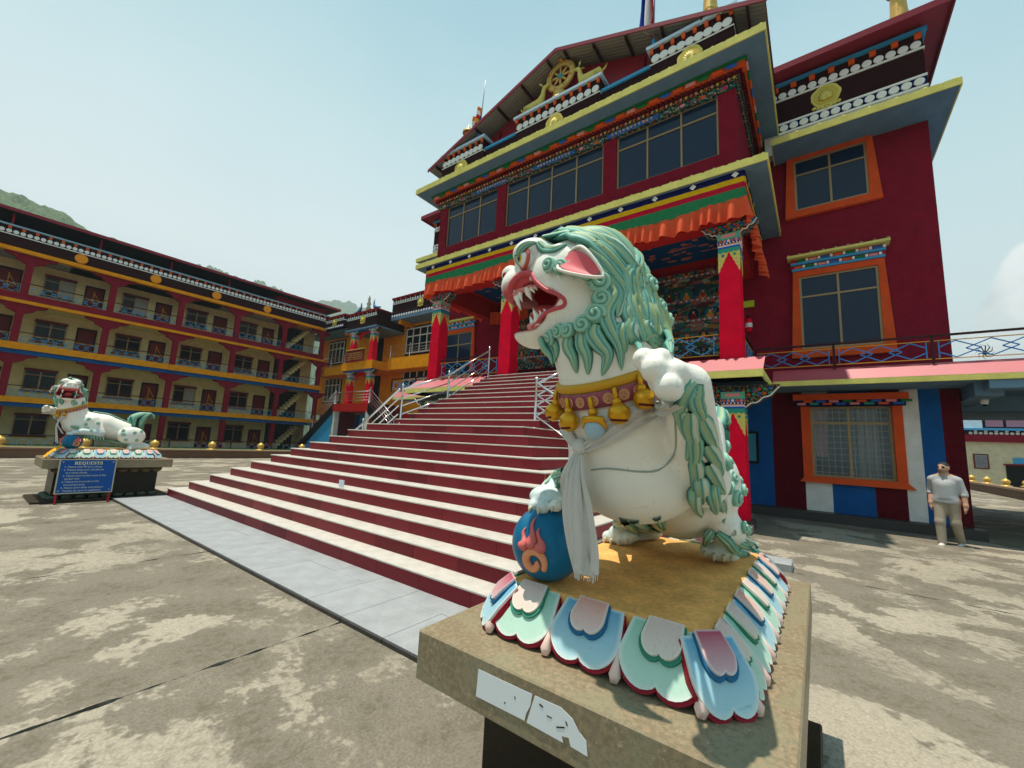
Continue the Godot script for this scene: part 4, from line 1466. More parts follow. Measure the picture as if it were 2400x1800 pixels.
# ---------------------------------------------------------------- the long gallery block on the left
func gallery_block():
	var t = thing("gallery_block", "long four storey cream gallery block with maroon posts and orange floor bands", "building")
	var xf = -33.0
	var xw = -34.6
	var zc = []
	for k in 9: zc.append(11.76 - 3.27 * k)
	zc.append(-17.45)
	var z1 = 12.0
	var z0 = -17.6
	part(t, "rear_wall", bx(V(-42, -0.05, z0), V(xw, 10.35, z1)), M.cream)
	var lv = [[0.12, 2.26, 0], [2.73, 4.94, 1], [5.49, 7.55, 2], [8.07, 10.15, 3]]
	var slabs = [[2.26, 2.46, 2.73], [4.94, 5.16, 5.49]]
	for s in slabs:
		part(t, "floor_slab", bx(V(xw - 0.2, s[0], z0), V(xf - 0.05, s[2] - 0.02, z1)), M.cream)
		part(t, "blue_band", bx(V(xf - 0.1, s[0] - 0.01, z0), V(xf + 0.16, s[1], z1)), M.blue)
		part(t, "orange_band", bx(V(xf - 0.1, s[1], z0), V(xf + 0.24, s[2], z1)), M.amber)
		for z in zc: part(t, "band_block", bx(V(xf - 0.1, s[1] - 0.01, z - 0.22), V(xf + 0.3, s[2] + 0.01, z + 0.22)), M.amber)
	part(t, "floor_slab", bx(V(xw - 0.2, 7.56, z0), V(xf - 0.05, 8.05, z1)), M.cream)
	part(t, "maroon_band", bx(V(xf - 0.1, 7.71, z0), V(xf + 0.16, 8.07, z1)), M.maroon)
	part(t, "orange_band", bx(V(xf - 0.1, 7.55, z0), V(xf + 0.24, 7.71, z1)), M.amber)
	part(t, "ceiling_slab", bx(V(xw - 0.2, 10.15, z0), V(xf - 0.05, 10.35, z1)), M.soffit)
	part(t, "ground_slab", bx(V(xw, -0.06, z0), V(xf + 0.3, 0.12, z1)), M.edge)
	# posts with spread brackets
	for l in lv:
		for z in zc:
			var c = node("post", t, V(xf, 0, z))
			part(c, "shaft", bx(V(-0.13, l[0], -0.14), V(0.13, l[1], 0.14)), M.maroon)
			if l[2] > 0:
				var o = PackedVector2Array([Vector2(-0.95, l[1]), Vector2(0.95, l[1]), Vector2(0.9, l[1] - 0.1), Vector2(0.55, l[1] - 0.2), Vector2(0.5, l[1] - 0.32), Vector2(0.142, l[1] - 0.5), Vector2(-0.142, l[1] - 0.5), Vector2(-0.5, l[1] - 0.32), Vector2(-0.55, l[1] - 0.2), Vector2(-0.9, l[1] - 0.1)])
				part(c, "bracket", B.new().ext(o, 0.22, Transform3D(Basis(Vector3.UP, PI / 2), V(-0.11, 0, 0))).mesh(), M.maroon)
	# windows, doors and railings, bay by bay
	var wf = B.new()
	wf.bb(V(0, 0, -0.06), V(0.06, 1.12, 0.0)); wf.bb(V(0, 0, -1.26), V(0.06, 1.12, -1.2)); wf.bb(V(0, 0, -0.66), V(0.05, 1.06, -0.6))
	wf.bb(V(0, 0, -1.2), V(0.055, 0.05, -0.06)); wf.bb(V(0, 0.84, -1.2), V(0.045, 0.88, -0.66)); wf.bb(V(0, 0.84, -0.6), V(0.045, 0.88, -0.06))
	var wfm = wf.mesh()
	var hd = bx(V(0, 1.06, -1.26), V(0.14, 1.2, 0.0))
	var pn = bx(V(0, 0.05, -0.6), V(0.02, 1.06, -0.06))
	var dl = bx(V(0, 0, -0.72), V(0.04, 1.5, 0.0), 0.012)
	var df = B.new()
	df.bb(V(0, 0, 0.0), V(0.07, 1.58, 0.06)); df.bb(V(0, 0, -0.78), V(0.07, 1.58, -0.72)); df.bb(V(0, 1.5, -0.72), V(0.07, 1.58, 0.0))
	var dfm = df.mesh()
	var scarf = B.new()
	scarf.box(V(0.05, 0.95, -0.33), V(0.012, 0.7, 0.05)); scarf.box(V(0.05, 0.95, -0.48), V(0.012, 0.6, 0.04), Basis(Vector3.RIGHT, 0.5))
	scarf.box(V(0.05, 0.62, -0.4), V(0.012, 0.05, 0.35))
	var scm = scarf.mesh()
	var rg = RandomNumberGenerator.new()
	rg.seed = 19
	for l in lv:
		var wy: float = [0.75, 3.2, 5.94, 8.55][l[2]]
		var dy: float = [0.12, 2.74, 5.5, 8.08][l[2]]
		for k in 8:
			var z: float = zc[k]
			var w = node("window", t, V(xw, wy, z - 0.66))
			part(w, "frame", wfm, M.tan)
			part(w, "head", hd, M.door)
			part(w, "pane", pn, M.glass2)
			part(w, "pane", pn, M.glass2 if rg.randf() < 0.7 else M.curtain, V(0, 0, -0.6))
			part(w, "ledge", bx(V(0, -0.06, -1.3), V(0.12, 0.0, 0.04)), M.door)
			var d = node("door", t, V(xw, dy, z - 2.36))
			part(d, "leaf", dl, M.door)
			part(d, "frame", dfm, M.dark)
			if rg.randf() < 0.75: part(d, "yellow_trim", scm, mat("c98a1e", 0.7))
		if l[2] == 0: continue
		for k in 9:
			lattice(t, V(xf + 0.02, dy + 0.02, zc[k] - 0.13), V(xf + 0.02, dy + 0.02, zc[k + 1] + 0.13), 0.56, 7, M.sky_blue, false, false)
	for k in 9:
		lattice(t, V(xf + 1.6, 0.1, zc[k] - 0.13), V(xf + 1.6, 0.1, zc[k + 1] + 0.13), 0.75, 6, mat("8fb4d6", 0.5), true, false)
	# stair bay at the end, its shade a dark panel on the wall
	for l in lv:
		part(t, "recess_shade", bx(V(xw - 0.05, l[0], -16.7), V(xw + 0.02, l[1], -14.6)), M.dark)
		var fl = B.new()
		for i in 9: fl.bb(V(xw + 0.1, l[0] + 0.22 * i, -14.8 - 0.2 * i - 0.25), V(xw + 0.9, l[0] + 0.22 * (i + 1), -14.8 - 0.2 * i))
		part(t, "stair_flight", fl.mesh(), M.cream)
	# parapet, discs and attic under a sheet roof
	part(t, "parapet_foot", bx(V(xw, 10.15, z0), V(xf + 0.3, 10.35, z1)), M.amber)
	part(t, "parapet", bx(V(xw, 10.35, z0 - 0.1), V(xf + 0.22, 11.4, z1)), M.brown)
	part(t, "white_line", bx(V(xf + 0.2, 10.94, z0 - 0.1), V(xf + 0.245, 10.99, z1)), M.disc)
	part(t, "parapet_cap", bx(V(xw, 11.4, z0 - 0.1), V(xf + 0.3, 11.48, z1)), mat("8fb0c4", 0.5))
	var dm = B.new().lathe([Vector2(0.1, 0), Vector2(0.095, 0.03), Vector2(0, 0.035)], 14, Transform3D(Basis(Vector3.BACK, -PI / 2), Vector3.ZERO)).mesh()
	var rm = bx(V(0, 0, -0.06), V(0.08, 0.12, 0.06))
	for i in 84:
		part(t, "disc", dm, M.disc, V(xf + 0.22, 11.12, 2.2 - i * 0.235))
		if i % 2: part(t, "rafter_end", rm, M.tangerine, V(xf + 0.22, 11.25, 2.2 - i * 0.235))
	var em = B.new().lathe([Vector2(0.27, 0), Vector2(0.26, 0.05), Vector2(0.2, 0.06), Vector2(0.16, 0.045), Vector2(0, 0.06)], 22, Transform3D(Basis(Vector3.BACK, -PI / 2), Vector3.ZERO)).mesh()
	for k in 8:
		part(t, "gilt_roundel", em, mat("f0961a", 0.5), V(xf + 0.22, 10.66, zc[k] - 1.73))
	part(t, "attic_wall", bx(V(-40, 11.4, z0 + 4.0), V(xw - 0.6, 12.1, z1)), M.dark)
	part(t, "attic_end", bx(V(-40, 11.4, z0), V(xf - 0.3, 12.15, z0 + 4.0)), M.maroon)
	for k in 6:
		part(t, "roof_post", bx(V(xf + 0.05, 11.4, zc[k + 2] - 0.06 + 0.9), V(xf + 0.14, 12.2, zc[k + 2] + 0.03 + 0.9)), M.maroon)
	var r = B.new()
	r.q(V(xf + 0.55, 12.24, z1), V(xf + 0.55, 12.24, z0 - 0.9), V(-40, 13.0, z0 - 0.9), V(-40, 13.0, z1))
	part(t, "roof_sheet", r.mesh(), M.roof)
	part(t, "roof_lining", bx(V(-40, 12.1, z0 - 0.8), V(xf + 0.5, 12.14, z1)), M.dark)
	part(t, "eave_board", bx(V(xf + 0.5, 12.1, z0 - 0.9), V(xf + 0.56, 12.26, z1)), M.roof)
	part(t, "eave_board", bx(V(-40, 12.1, z0 - 0.92), V(xf + 0.5, 12.26, z0 - 0.88)), M.roof)
	# garden strip and low wall with gilded knobs in front
	var gr = struct("lawn", bx(V(-32.6, -0.05, -30), V(-26.4, 0.36, 14)), M.grass, "strip of lawn before the gallery block", "lawn")
	var lw = thing("garden_wall", "low brown garden wall with gilded knobs before the gallery block", "wall")
	part(lw, "wall", bx(V(-26.4, -0.05, -16.5), V(-26.05, 0.42, 14)), trip(mat("7d5f4c", 0.8), T.plaster, 0.7))
	part(lw, "coping", bx(V(-26.5, 0.42, -16.5), V(-25.95, 0.5, 14), 0.01), trip(mat("8e7460", 0.8), T.plaster, 0.7))
	for i in 10:
		part(lw, "gilded_knob", knob(), M.goldleaf, V(-26.22, 0.5, 6.0 - i * 2.42))
	var cl = thing("garden_wall", "short brown wall end with clustered gilded knobs beside the blue stair", "wall")
	part(cl, "wall", bx(V(-26.0, -0.05, -14.6), V(-24.4, 0.46, -14.2)), trip(mat("7d5f4c", 0.8), T.plaster, 0.7))
	for i in 3:
		part(cl, "gilded_knob", knob(), M.goldleaf, V(-26.0 + i * 0.75, 0.46, -14.4 + (i % 2) * 0.1))


func knob() -> ArrayMesh:
	if not T.has("knob"):
		T.knob = B.new(true).lathe([Vector2(0, -0.02), Vector2(0.26, -0.02), Vector2(0.25, 0.03), Vector2(0.16, 0.07), Vector2(0.11, 0.11), Vector2(0.17, 0.17), Vector2(0.19, 0.26), Vector2(0.14, 0.36), Vector2(0.04, 0.42), Vector2(0, 0.46)], 16).mesh()
	return T.knob


# ---------------------------------------------------------------- the orange wing behind
func orange_wing():
	var t = thing("orange_wing", "orange two storey wing with white windows, balcony and painted portico", "building")
	var zw = -19.2
	part(t, "wall", bx(V(-36.5, 3.3, -30), V(-16, 10.4, zw)), M.amber)
	part(t, "ground_storey", bx(V(-36.0, -0.05, -30), V(-16, 3.3, -19.6)), M.blue)
	var win = func(x0, x1, y0, y1, n):
		part(t, "window_border", bx(V(x0 - 0.14, y0 - 0.14, zw), V(x1 + 0.14, y1 + 0.14, zw + 0.03)), M.dark)
		var cols = []
		for i in n - 1: cols.append(lerpf(x0, x1, (i + 1.0) / n))
		window3(t, x0, x1, y0, y1, zw + 0.1, cols, [y1 - 0.62], mat("dcdad4", 0.5), M.glass2, 0.09, 0.06)
		for i in n:
			if i % 2 == 0: part(t, "red_curtain", bx(V(lerpf(x0, x1, (i + 0.15) / n), y0 + 0.1, zw + 0.035), V(lerpf(x0, x1, (i + 0.8) / n), y1 - 0.1, zw + 0.05)), M.curtain_red)
	for x in [[-34.8, -32.4], [-24.2, -21.2]]:
		win.call(x[0], x[1], 7.75, 9.65, 4)
		win.call(x[0], x[1], 4.4, 6.45, 4)
	part(t, "door", bx(V(-28.1, 7.0, zw), V(-27.0, 9.6, zw + 0.05)), M.dark)
	part(t, "door", bx(V(-28.1, 3.9, zw), V(-27.0, 6.3, zw + 0.05)), M.dark)
	# balcony and eave slabs
	part(t, "balcony", bx(V(-34.4, 6.4, -30), V(-28.3, 7.05, -17.9)), M.amber)
	part(t, "balcony", bx(V(-24.5, 6.35, -30), V(-16, 7.18, -17.9)), M.amber)
	part(t, "balcony", bx(V(-28.3, 6.3, -30), V(-24.5, 6.88, -16.65)), M.amber)
	part(t, "eave_slab", bx(V(-36.6, 10.0, -30), V(-16, 10.25, -17.9)), M.soffit)
	part(t, "eave_slab", bx(V(-28.4, 9.3, -30), V(-24.55, 9.42, -16.7)), M.soffit)
	for x in [-30.5, -23.7]:
		part(t, "eave_bracket", bx(V(x - 0.12, 9.7, -19.2), V(x + 0.12, 10.0, -18.0)), M.amber)
	var par = func(x0, x1, y0, y1, z, dots):
		var p = node("parapet", t)
		part(p, "block", bx(V(x0, y0, -30), V(x1, y1 - 0.12, z)), M.brown)
		part(p, "cap", bx(V(x0 - 0.06, y1 - 0.12, -30), V(x1 + 0.06, y1, z + 0.08)), M.maroon)
		part(p, "white_line", bx(V(x0 - 0.01, y1 - 0.5, -30), V(x1 + 0.01, y1 - 0.45, z + 0.03)), M.disc)
		var n = int((x1 - x0) / 0.26)
		var dm = disc_mesh(0.085)
		for i in n:
			part(p, "disc", dm, M.disc, V(x0 + (i + 0.5) * 0.26, y1 - 0.35, z))
			if i % 2: part(p, "rafter_end", bx(V(-0.05, 0, 0), V(0.05, 0.1, 0.06)), M.tangerine, V(x0 + (i + 0.5) * 0.26, y1 - 0.24, z))
		if dots:
			part(p, "lower_band", bx(V(x0, y0 - 0.02, z - 0.2), V(x1, y0 + 0.24, z + 0.03)), M.navy)
			for i in n: part(p, "disc", dm, M.disc, V(x0 + (i + 0.5) * 0.26, y0 + 0.11, z + 0.03))
		emblem(p, V(lerpf(x0, x1, 0.55), lerpf(y0, y1, 0.48), z), 0.3)
	par.call(-33.2, -30.0, 10.2, 11.25, -17.5, true)
	par.call(-28.3, -24.65, 9.42, 10.65, -16.75, false)
	part(t, "portico_flank", bx(V(-24.66, 9.42, -18.3), V(-24.6, 10.5, -16.76)), M.brown)
	par.call(-24.6, -19.0, 10.2, 11.7, -17.95, true)
	part(t, "roof_room", bx(V(-22.6, 11.6, -24), V(-17, 12.3, -19)), M.roof)
	# portico posts, two by two
	for y in [[3.85, 6.15], [6.88, 9.2]]:
		for x in [-27.4, -25.0]:
			var c = column(t, x, -16.95, y[0], y[1], 0.42, 0.36)
		bracket(t, -27.4, -16.95, y[1] - 0.15, y[1] + 0.12, 0.55, M.scroll2)
		bracket(t, -25.0, -16.95, y[1] - 0.15, y[1] + 0.12, 0.55, M.scroll2)
		part(t, "painted_beam", bx(V(-28.2, y[1] + 0.05, -17.1), V(-24.6, y[1] + 0.2, -16.75)), M.cobalt)
		var arch = PackedVector2Array()
		for i in 13:
			var a = PI * i / 12.0
			arch.append(Vector2(-26.2 + cos(a) * 1.0, y[1] - 0.5 + sin(a) * 0.45))
		arch.append(Vector2(-27.3, y[1] + 0.05))
		arch.append(Vector2(-25.1, y[1] + 0.05))
		part(t, "red_arch", B.new().ext(arch, 0.1, Transform3D(Basis.IDENTITY, V(0, 0, -17.3))).mesh(), M.red)
	# landing, stairs and blue undercroft
	part(t, "landing", bx(V(-28.6, 3.3, -19.6), V(-24.3, 3.85, -16.5)), M.redwood)
	for x in [-28.5, -24.4]:
		part(t, "undercroft_pier", bx(V(x - 0.18, -0.05, -16.9), V(x + 0.18, 3.3, -16.55)), M.white)
	part(t, "undercroft_wall", bx(V(-28.3, -0.05, -19.5), V(-24.6, 3.3, -18.6)), M.sky_blue)
	for k in 2:
		var s = -1 if k == 0 else 1
		var xs = -28.6 if k == 0 else -24.3
		var fl = PackedVector2Array([Vector2(xs, 3.85), Vector2(xs + s * 5.6, 0.0), Vector2(xs + s * 4.6, 0.0), Vector2(xs, 3.2)])
		part(t, "stair_string", B.new().ext(fl, 0.12, Transform3D(Basis.IDENTITY, V(0, 0, -16.6))).mesh(), M.dark)
		var bl = PackedVector2Array([Vector2(xs, 3.2), Vector2(xs + s * 4.6, 0.0), Vector2(xs, 0.0)])
		if k == 0: part(t, "blue_flank", B.new().ext(bl, 0.1, Transform3D(Basis.IDENTITY, V(0, 0, -16.65))).mesh(), M.sky_blue)
		var st = B.new()
		for i in 14: st.bb(V(xs + s * i * 0.4, 0, -18.4), V(xs + s * (i + 1) * 0.4, 3.85 - i * 0.275, -16.65))
		part(t, "stair_flight", st.mesh(), M.tile2)
		var r = thing("wing_railing", "steel handrail on the orange wing's %s outer stair" % ["left", "right"][k], "railing", Vector3.ZERO, "outer stair handrails")
		rail(r, [V(xs, 3.85, -16.6), V(xs + s * 2.8, 1.9, -16.6), V(xs + s * 5.5, 0.05, -16.6)], 0.95)
	var r1 = thing("wing_railing", "steel railing along the orange wing's upper balcony, left length", "railing", Vector3.ZERO, "balcony railings")
	rail(r1, [V(-34.2, 7.05, -18.0), V(-32.2, 7.05, -18.0), V(-30.3, 7.05, -18.0), V(-28.4, 7.05, -18.0)], 0.85)
	var r2 = thing("wing_railing", "steel railing along the orange wing's upper balcony, right length", "railing", Vector3.ZERO, "balcony railings")
	rail(r2, [V(-24.4, 7.18, -18.0), V(-22.3, 7.18, -18.0), V(-20.2, 7.18, -18.0), V(-18.1, 7.18, -18.0)], 0.85)
	var r3 = thing("wing_railing", "steel railing across the orange wing's stair landing", "railing", Vector3.ZERO, "balcony railings")
	rail(r3, [V(-34.0, 3.85, -18.4), V(-31.4, 3.85, -18.4), V(-28.5, 3.85, -16.6), V(-24.4, 3.85, -16.6)], 0.85)
	var sg = thing("balcony_sign", "maroon signboard with rows of gold letters on the orange wing's balcony", "sign")
	part(sg, "board", bx(V(-27.7, 6.9, -16.62), V(-25.5, 7.75, -16.56)), mat("7d1420", 0.5))
	part(sg, "frame", B.new().bb(V(-27.76, 7.75, -16.63), V(-25.44, 7.8, -16.54)).mesh(), M.gold)
	glyphs(sg, V(-27.55, 7.52, -16.55), 1.9, 4, 0.15, M.gold)
	# ridge ornaments
	var f = thing("roof_spire", "slim silvery spire on the orange wing's portico", "finial", V(-26.3, 10.65, -17.1))
	part(f, "spire", B.new(true).lathe([Vector2(0, 0), Vector2(0.2, 0), Vector2(0.14, 0.2), Vector2(0.22, 0.3), Vector2(0.1, 0.5), Vector2(0.17, 0.65), Vector2(0.07, 0.9), Vector2(0.11, 1.0), Vector2(0.03, 1.3), Vector2(0, 1.5)], 10).mesh(), mat("b5ac93", 0.4, 0.5))
	for k in 2:
		var s = -1 if k == 0 else 1
		var p = thing("peacock_figure", "blue peacock figure %s the spire on the orange wing" % ["left of", "right of"][k], "statue", V(-26.3 + s * 0.9, 10.65, -17.0), "peacocks beside the spire")
		part(p, "body", B.new(true).tube([V(-s * -0.7, 0.15, 0), V(s * 0.3, 0.18, 0), V(0, 0.28, 0), V(-s * 0.12, 0.5, 0), V(-s * 0.1, 0.72, 0), V(-s * 0.2, 0.76, 0)], [0.05, 0.09, 0.13, 0.06, 0.05, 0.015], 8).mesh(), mat("2f6f96", 0.4))
		part(p, "crest", B.new(true).tube([V(-s * 0.1, 0.74, 0), V(-s * 0.06, 0.86, 0)], [0.012, 0.03], 6).mesh(), mat("2f6f96", 0.4))
	# lower awning of the near court
	part(t, "plinth_wall", bx(V(-24.2, 2.2, -19.5), V(-16, 3.3, -18.2)), M.redwood)


func glyphs(p: Node3D, at: Vector3, w: float, rows: int, dy: float, m: Material, yaw := 0.0):
	# small brush-like letters in rows
	var r = RandomNumberGenerator.new()
	r.seed = int(abs(at.x) * 100)
	for j in rows:
		var g = B.new()
		var x = 0.0
		while x < w:
			var cw = r.randf_range(0.03, 0.07) * dy * 7.0
			g.bb(V(x, -j * dy, 0), V(x + cw * 0.85, -j * dy + dy * 0.1, 0.006))
			g.bb(V(x + cw * 0.55, -j * dy - dy * 0.4, 0), V(x + cw * 0.72, -j * dy, 0.006))
			if r.randf() < 0.6: g.bb(V(x + cw * 0.1, -j * dy - dy * 0.25, 0), V(x + cw * 0.55, -j * dy - dy * 0.14, 0.006))
			x += cw + (0.06 if r.randf() < 0.2 else 0.012)
		part(p, "letter_row", g.mesh(), m, Transform3D(Basis(Vector3.UP, yaw), at))


# ---------------------------------------------------------------- what shows past the temple on the right
func right_side():
	var t = thing("cream_house", "cream house with maroon frieze and dark doorway past the temple corner", "building")
	part(t, "wall", bx(V(8.6, -0.05, -56), V(30, 3.5, -46)), paint("d9cfae", 0.8))
	part(t, "maroon_frieze", bx(V(8.5, 3.5, -56), V(30, 4.05, -45.8)), M.maroon)
	part(t, "dark_band", bx(V(8.5, 4.05, -56), V(30, 4.36, -45.9)), M.black)
	part(t, "blue_cap", bx(V(8.4, 4.36, -56), V(30, 4.5, -45.6)), M.sky_blue)
	var dm = disc_mesh(0.1)
	for i in 22:
		part(t, "disc", dm, M.disc, V(9.4 + i * 0.26, 4.14, -45.9))
		if i % 2: part(t, "rafter_end", bx(V(-0.08, 0, 0), V(0.08, 0.1, 0.1)), M.disc, V(9.4 + i * 0.26, 4.25, -45.9))
	part(t, "upper_wall", bx(V(9.0, 4.5, -56), V(30, 8.2, -47)), M.white)
	part(t, "window_void", bx(V(10.3, 4.6, -47.02), V(16, 6.6, -46.97)), M.dark)
	for i in 5:
		part(t, "window_pane", bx(V(10.45 + i * 1.05, 4.7, -46.96), V(11.35 + i * 1.05, 6.5, -46.94)), mat("a86f78", 0.3))
	part(t, "doorway", bx(V(11.0, 0, -46.0), V(14.2, 1.85, -45.97)), M.black)
	part(t, "door_lintel", bx(V(10.9, 1.85, -46.0), V(14.3, 1.95, -45.9)), M.maroon)
	part(t, "blue_sign", bx(V(11.4, 1.98, -45.99), V(14.0, 2.4, -45.93)), M.sky_blue)
	var nb = thing("wall_plaque", "grey framed plaque on the cream house wall", "plaque")
	part(nb, "frame", bx(V(9.42, 1.5, -45.99), V(10.2, 2.6, -45.95)), M.door)
	part(nb, "panel", bx(V(9.5, 1.58, -45.95), V(10.12, 2.52, -45.93)), mat("8a8c8f", 0.6))
	glyphs(nb, V(9.56, 2.36, -45.93), 0.5, 6, 0.14, M.dark)
	var lw = thing("garden_wall", "low brown wall with gilded knobs leading to the cream house", "wall")
	part(lw, "wall", bx(V(8.35, -0.05, -43), V(8.75, 0.5, -25)), trip(mat("6e5546", 0.8), T.plaster, 0.7))
	part(lw, "coping", bx(V(8.25, 0.5, -43.1), V(8.85, 0.62, -25), 0.01), trip(mat("8e7460", 0.8), T.plaster, 0.7))
	for i in 6: part(lw, "gilded_knob", knob(), M.goldleaf, V(8.55, 0.62, -42.6 + i * 3.3))
	var l2 = thing("garden_wall", "second low wall with gilded knobs behind the first, by the doorway", "wall")
	part(l2, "wall", bx(V(10.6, -0.05, -42), V(20, 0.5, -41.6)), trip(mat("6e5546", 0.8), T.plaster, 0.7))
	for i in 3: part(l2, "gilded_knob", knob(), M.goldleaf, V(10.8 + i * 2.4, 0.5, -41.8))
	# beams under the elevated walk, camera box
	var w = thing("elevated_walk", "blue grey beams carrying the walk past the temple corner", "walkway")
	part(w, "cross_beam", bx(V(2.9, 3.05, -16.0), V(14, 3.44, -15.5)), M.soffit)
	part(w, "edge_beam", bx(V(2.9, 3.25, -12.9), V(14, 3.44, -12.5)), M.soffit)
	part(w, "stub_beam", bx(V(2.78, 3.15, -15.5), V(3.2, 3.44, -12.95)), M.soffit)
	part(w, "far_slab", bx(V(2.8, 3.46, -24), V(14, 3.6, -16.0)), M.soffit)
	var cm = thing("security_camera", "small white dome camera under the walk's beam", "camera")
	part(cm, "housing", B.new(true).lathe([Vector2(0.0, 0), Vector2(0.05, 0.0), Vector2(0.07, 0.05), Vector2(0.07, 0.12), Vector2(0, 0.12)], 12).mesh(), M.white, V(3.05, 3.03, -13.6))
	part(cm, "lens", B.new(true).ball(V(3.05, 3.03, -13.6), 0.045, 10, 7).mesh(), M.black)
	# iron planter rack standing on the walk
	var pk = thing("iron_rack", "dark blue spiked iron rack standing on the walk", "rack", V(4.35, 3.6, -12.95))
	part(pk, "frame", B.new().bb(V(0, 0.3, -0.3), V(2.0, 0.34, 0.0)).bb(V(0, 0.72, -0.3), V(2.0, 0.76, 0.0)).mesh(), mat("1f5f98", 0.5))
	for i in 12:
		part(pk, "spike", B.new().tube([V(0.06 + i * 0.16, 0.0, 0), V(0.06 + i * 0.16, 0.8, 0), V(0.06 + i * 0.16, 0.95, 0)], [0.016, 0.016, 0.002], 5).mesh(), mat("16395e", 0.5))
	var wr = thing("iron_ornament", "small spiky wrought iron ornament behind the walk railing", "ornament", V(2.98, 4.05, -12.9))
	for i in 9:
		var a = TAU * i / 9.0
		part(wr, "prong", B.new().tube([Vector3.ZERO, V(cos(a) * 0.1, sin(a) * 0.12 + 0.05, 0.02), V(cos(a + 0.6) * 0.15, sin(a + 0.6) * 0.18 + 0.05, 0)], [0.012, 0.01, 0.002], 5).mesh(), M.iron)
	# notice board and small fittings on the temple's lower wall
	var bd = thing("notice_board", "dark framed blue notice board on the temple's blue wall", "notice board")
	part(bd, "frame", bx(V(-2.25, 1.42, -13.9), V(-1.36, 2.34, -13.86), 0.008), M.black)
	part(bd, "panel", bx(V(-2.18, 1.49, -13.86), V(-1.43, 2.27, -13.85)), mat("2f86a0", 0.4))
	glyphs(bd, V(-2.1, 2.15, -13.85), 0.55, 5, 0.13, mat("b06a58", 0.6))
	var fe = thing("fire_extinguisher", "small red fire extinguisher on the porch wall", "extinguisher", V(-1.5, 5.3, -13.8))
	part(fe, "cylinder", B.new(true).lathe([Vector2(0, 0), Vector2(0.085, 0.01), Vector2(0.09, 0.35), Vector2(0.05, 0.42), Vector2(0.02, 0.45), Vector2(0, 0.46)], 12).mesh(), M.red)
	part(fe, "band", B.new(true).lathe([Vector2(0.092, 0.14), Vector2(0.092, 0.27)], 12).mesh(), M.disc)
	part(fe, "valve", B.new().box(V(0, 0.48, 0.03), V(0.04, 0.05, 0.12)).mesh(), M.black)
	var ex = thing("exit_sign", "small yellow green safety sign above the extinguisher", "sign")
	part(ex, "plate", bx(V(-1.75, 6.1, -13.9), V(-1.35, 6.3, -13.86)), mat("b9cf2e", 0.5))
	# open drain along the temple foot
	var dr = thing("drain_channel", "slotted drain grating along the foot of the temple wall", "drain", Vector3.ZERO, "", "structure")
	part(dr, "channel", bx(V(-1.35, -0.065, -13.44), V(12, 0.006, -12.98)), M.dark)
	for i in 120:
		part(dr, "slot_bar", bx(V(0, 0.0, 0), V(0.035, 0.014, 0.4)), M.edge, V(1.05 + i * 0.075, 0.0, -13.4))
	part(dr, "drain_pit", bx(V(-1.3, 0.004, -12.98), V(-0.95, 0.01, -11.1)), M.black)
	# flower bed beside the stair's foot
	var fb = thing("planter", "low pink edged flower bed at the stair's right foot", "planter")
	part(fb, "kerb", bx(V(-3.4, -0.05, -9.75), V(-1.2, 0.2, -9.55), 0.01), paint("d0705c", 0.7))
	part(fb, "kerb", bx(V(-1.35, -0.05, -10.3), V(-1.15, 0.2, -9.75), 0.01), paint("c2a58f", 0.7))
	part(fb, "soil", bx(V(-4.0, -0.05, -10.3), V(-1.35, 0.14, -9.75)), M.joint)
	var lf = B.new()
	var r = RandomNumberGenerator.new()
	r.seed = 3
	for i in 240:
		var c = V(r.randf_range(-3.6, -1.5), 0.14 + r.randf_range(0, 0.22), r.randf_range(-10.2, -9.8))
		var d = V(r.randfn(), r.randfn(), r.randfn()).normalized() * 0.05
		var e = d.cross(Vector3.UP).normalized() * 0.022
		lf.t(c, c + d + e, c + d * 2.0); lf.t(c, c + d * 2.0, c + d - e)
	var lo = part(fb, "leaves", lf.mesh(), mat("5d7a35", 0.8))
	lo.set_meta("kind", "stuff")
	var blk = thing("stone_block", "grey stone block lying on the pavement behind the pedestal", "block")
	part(blk, "block", bx(V(-1.1, 0.0, -7.6), V(-0.36, 0.17, -7.2), 0.012), M.platform)

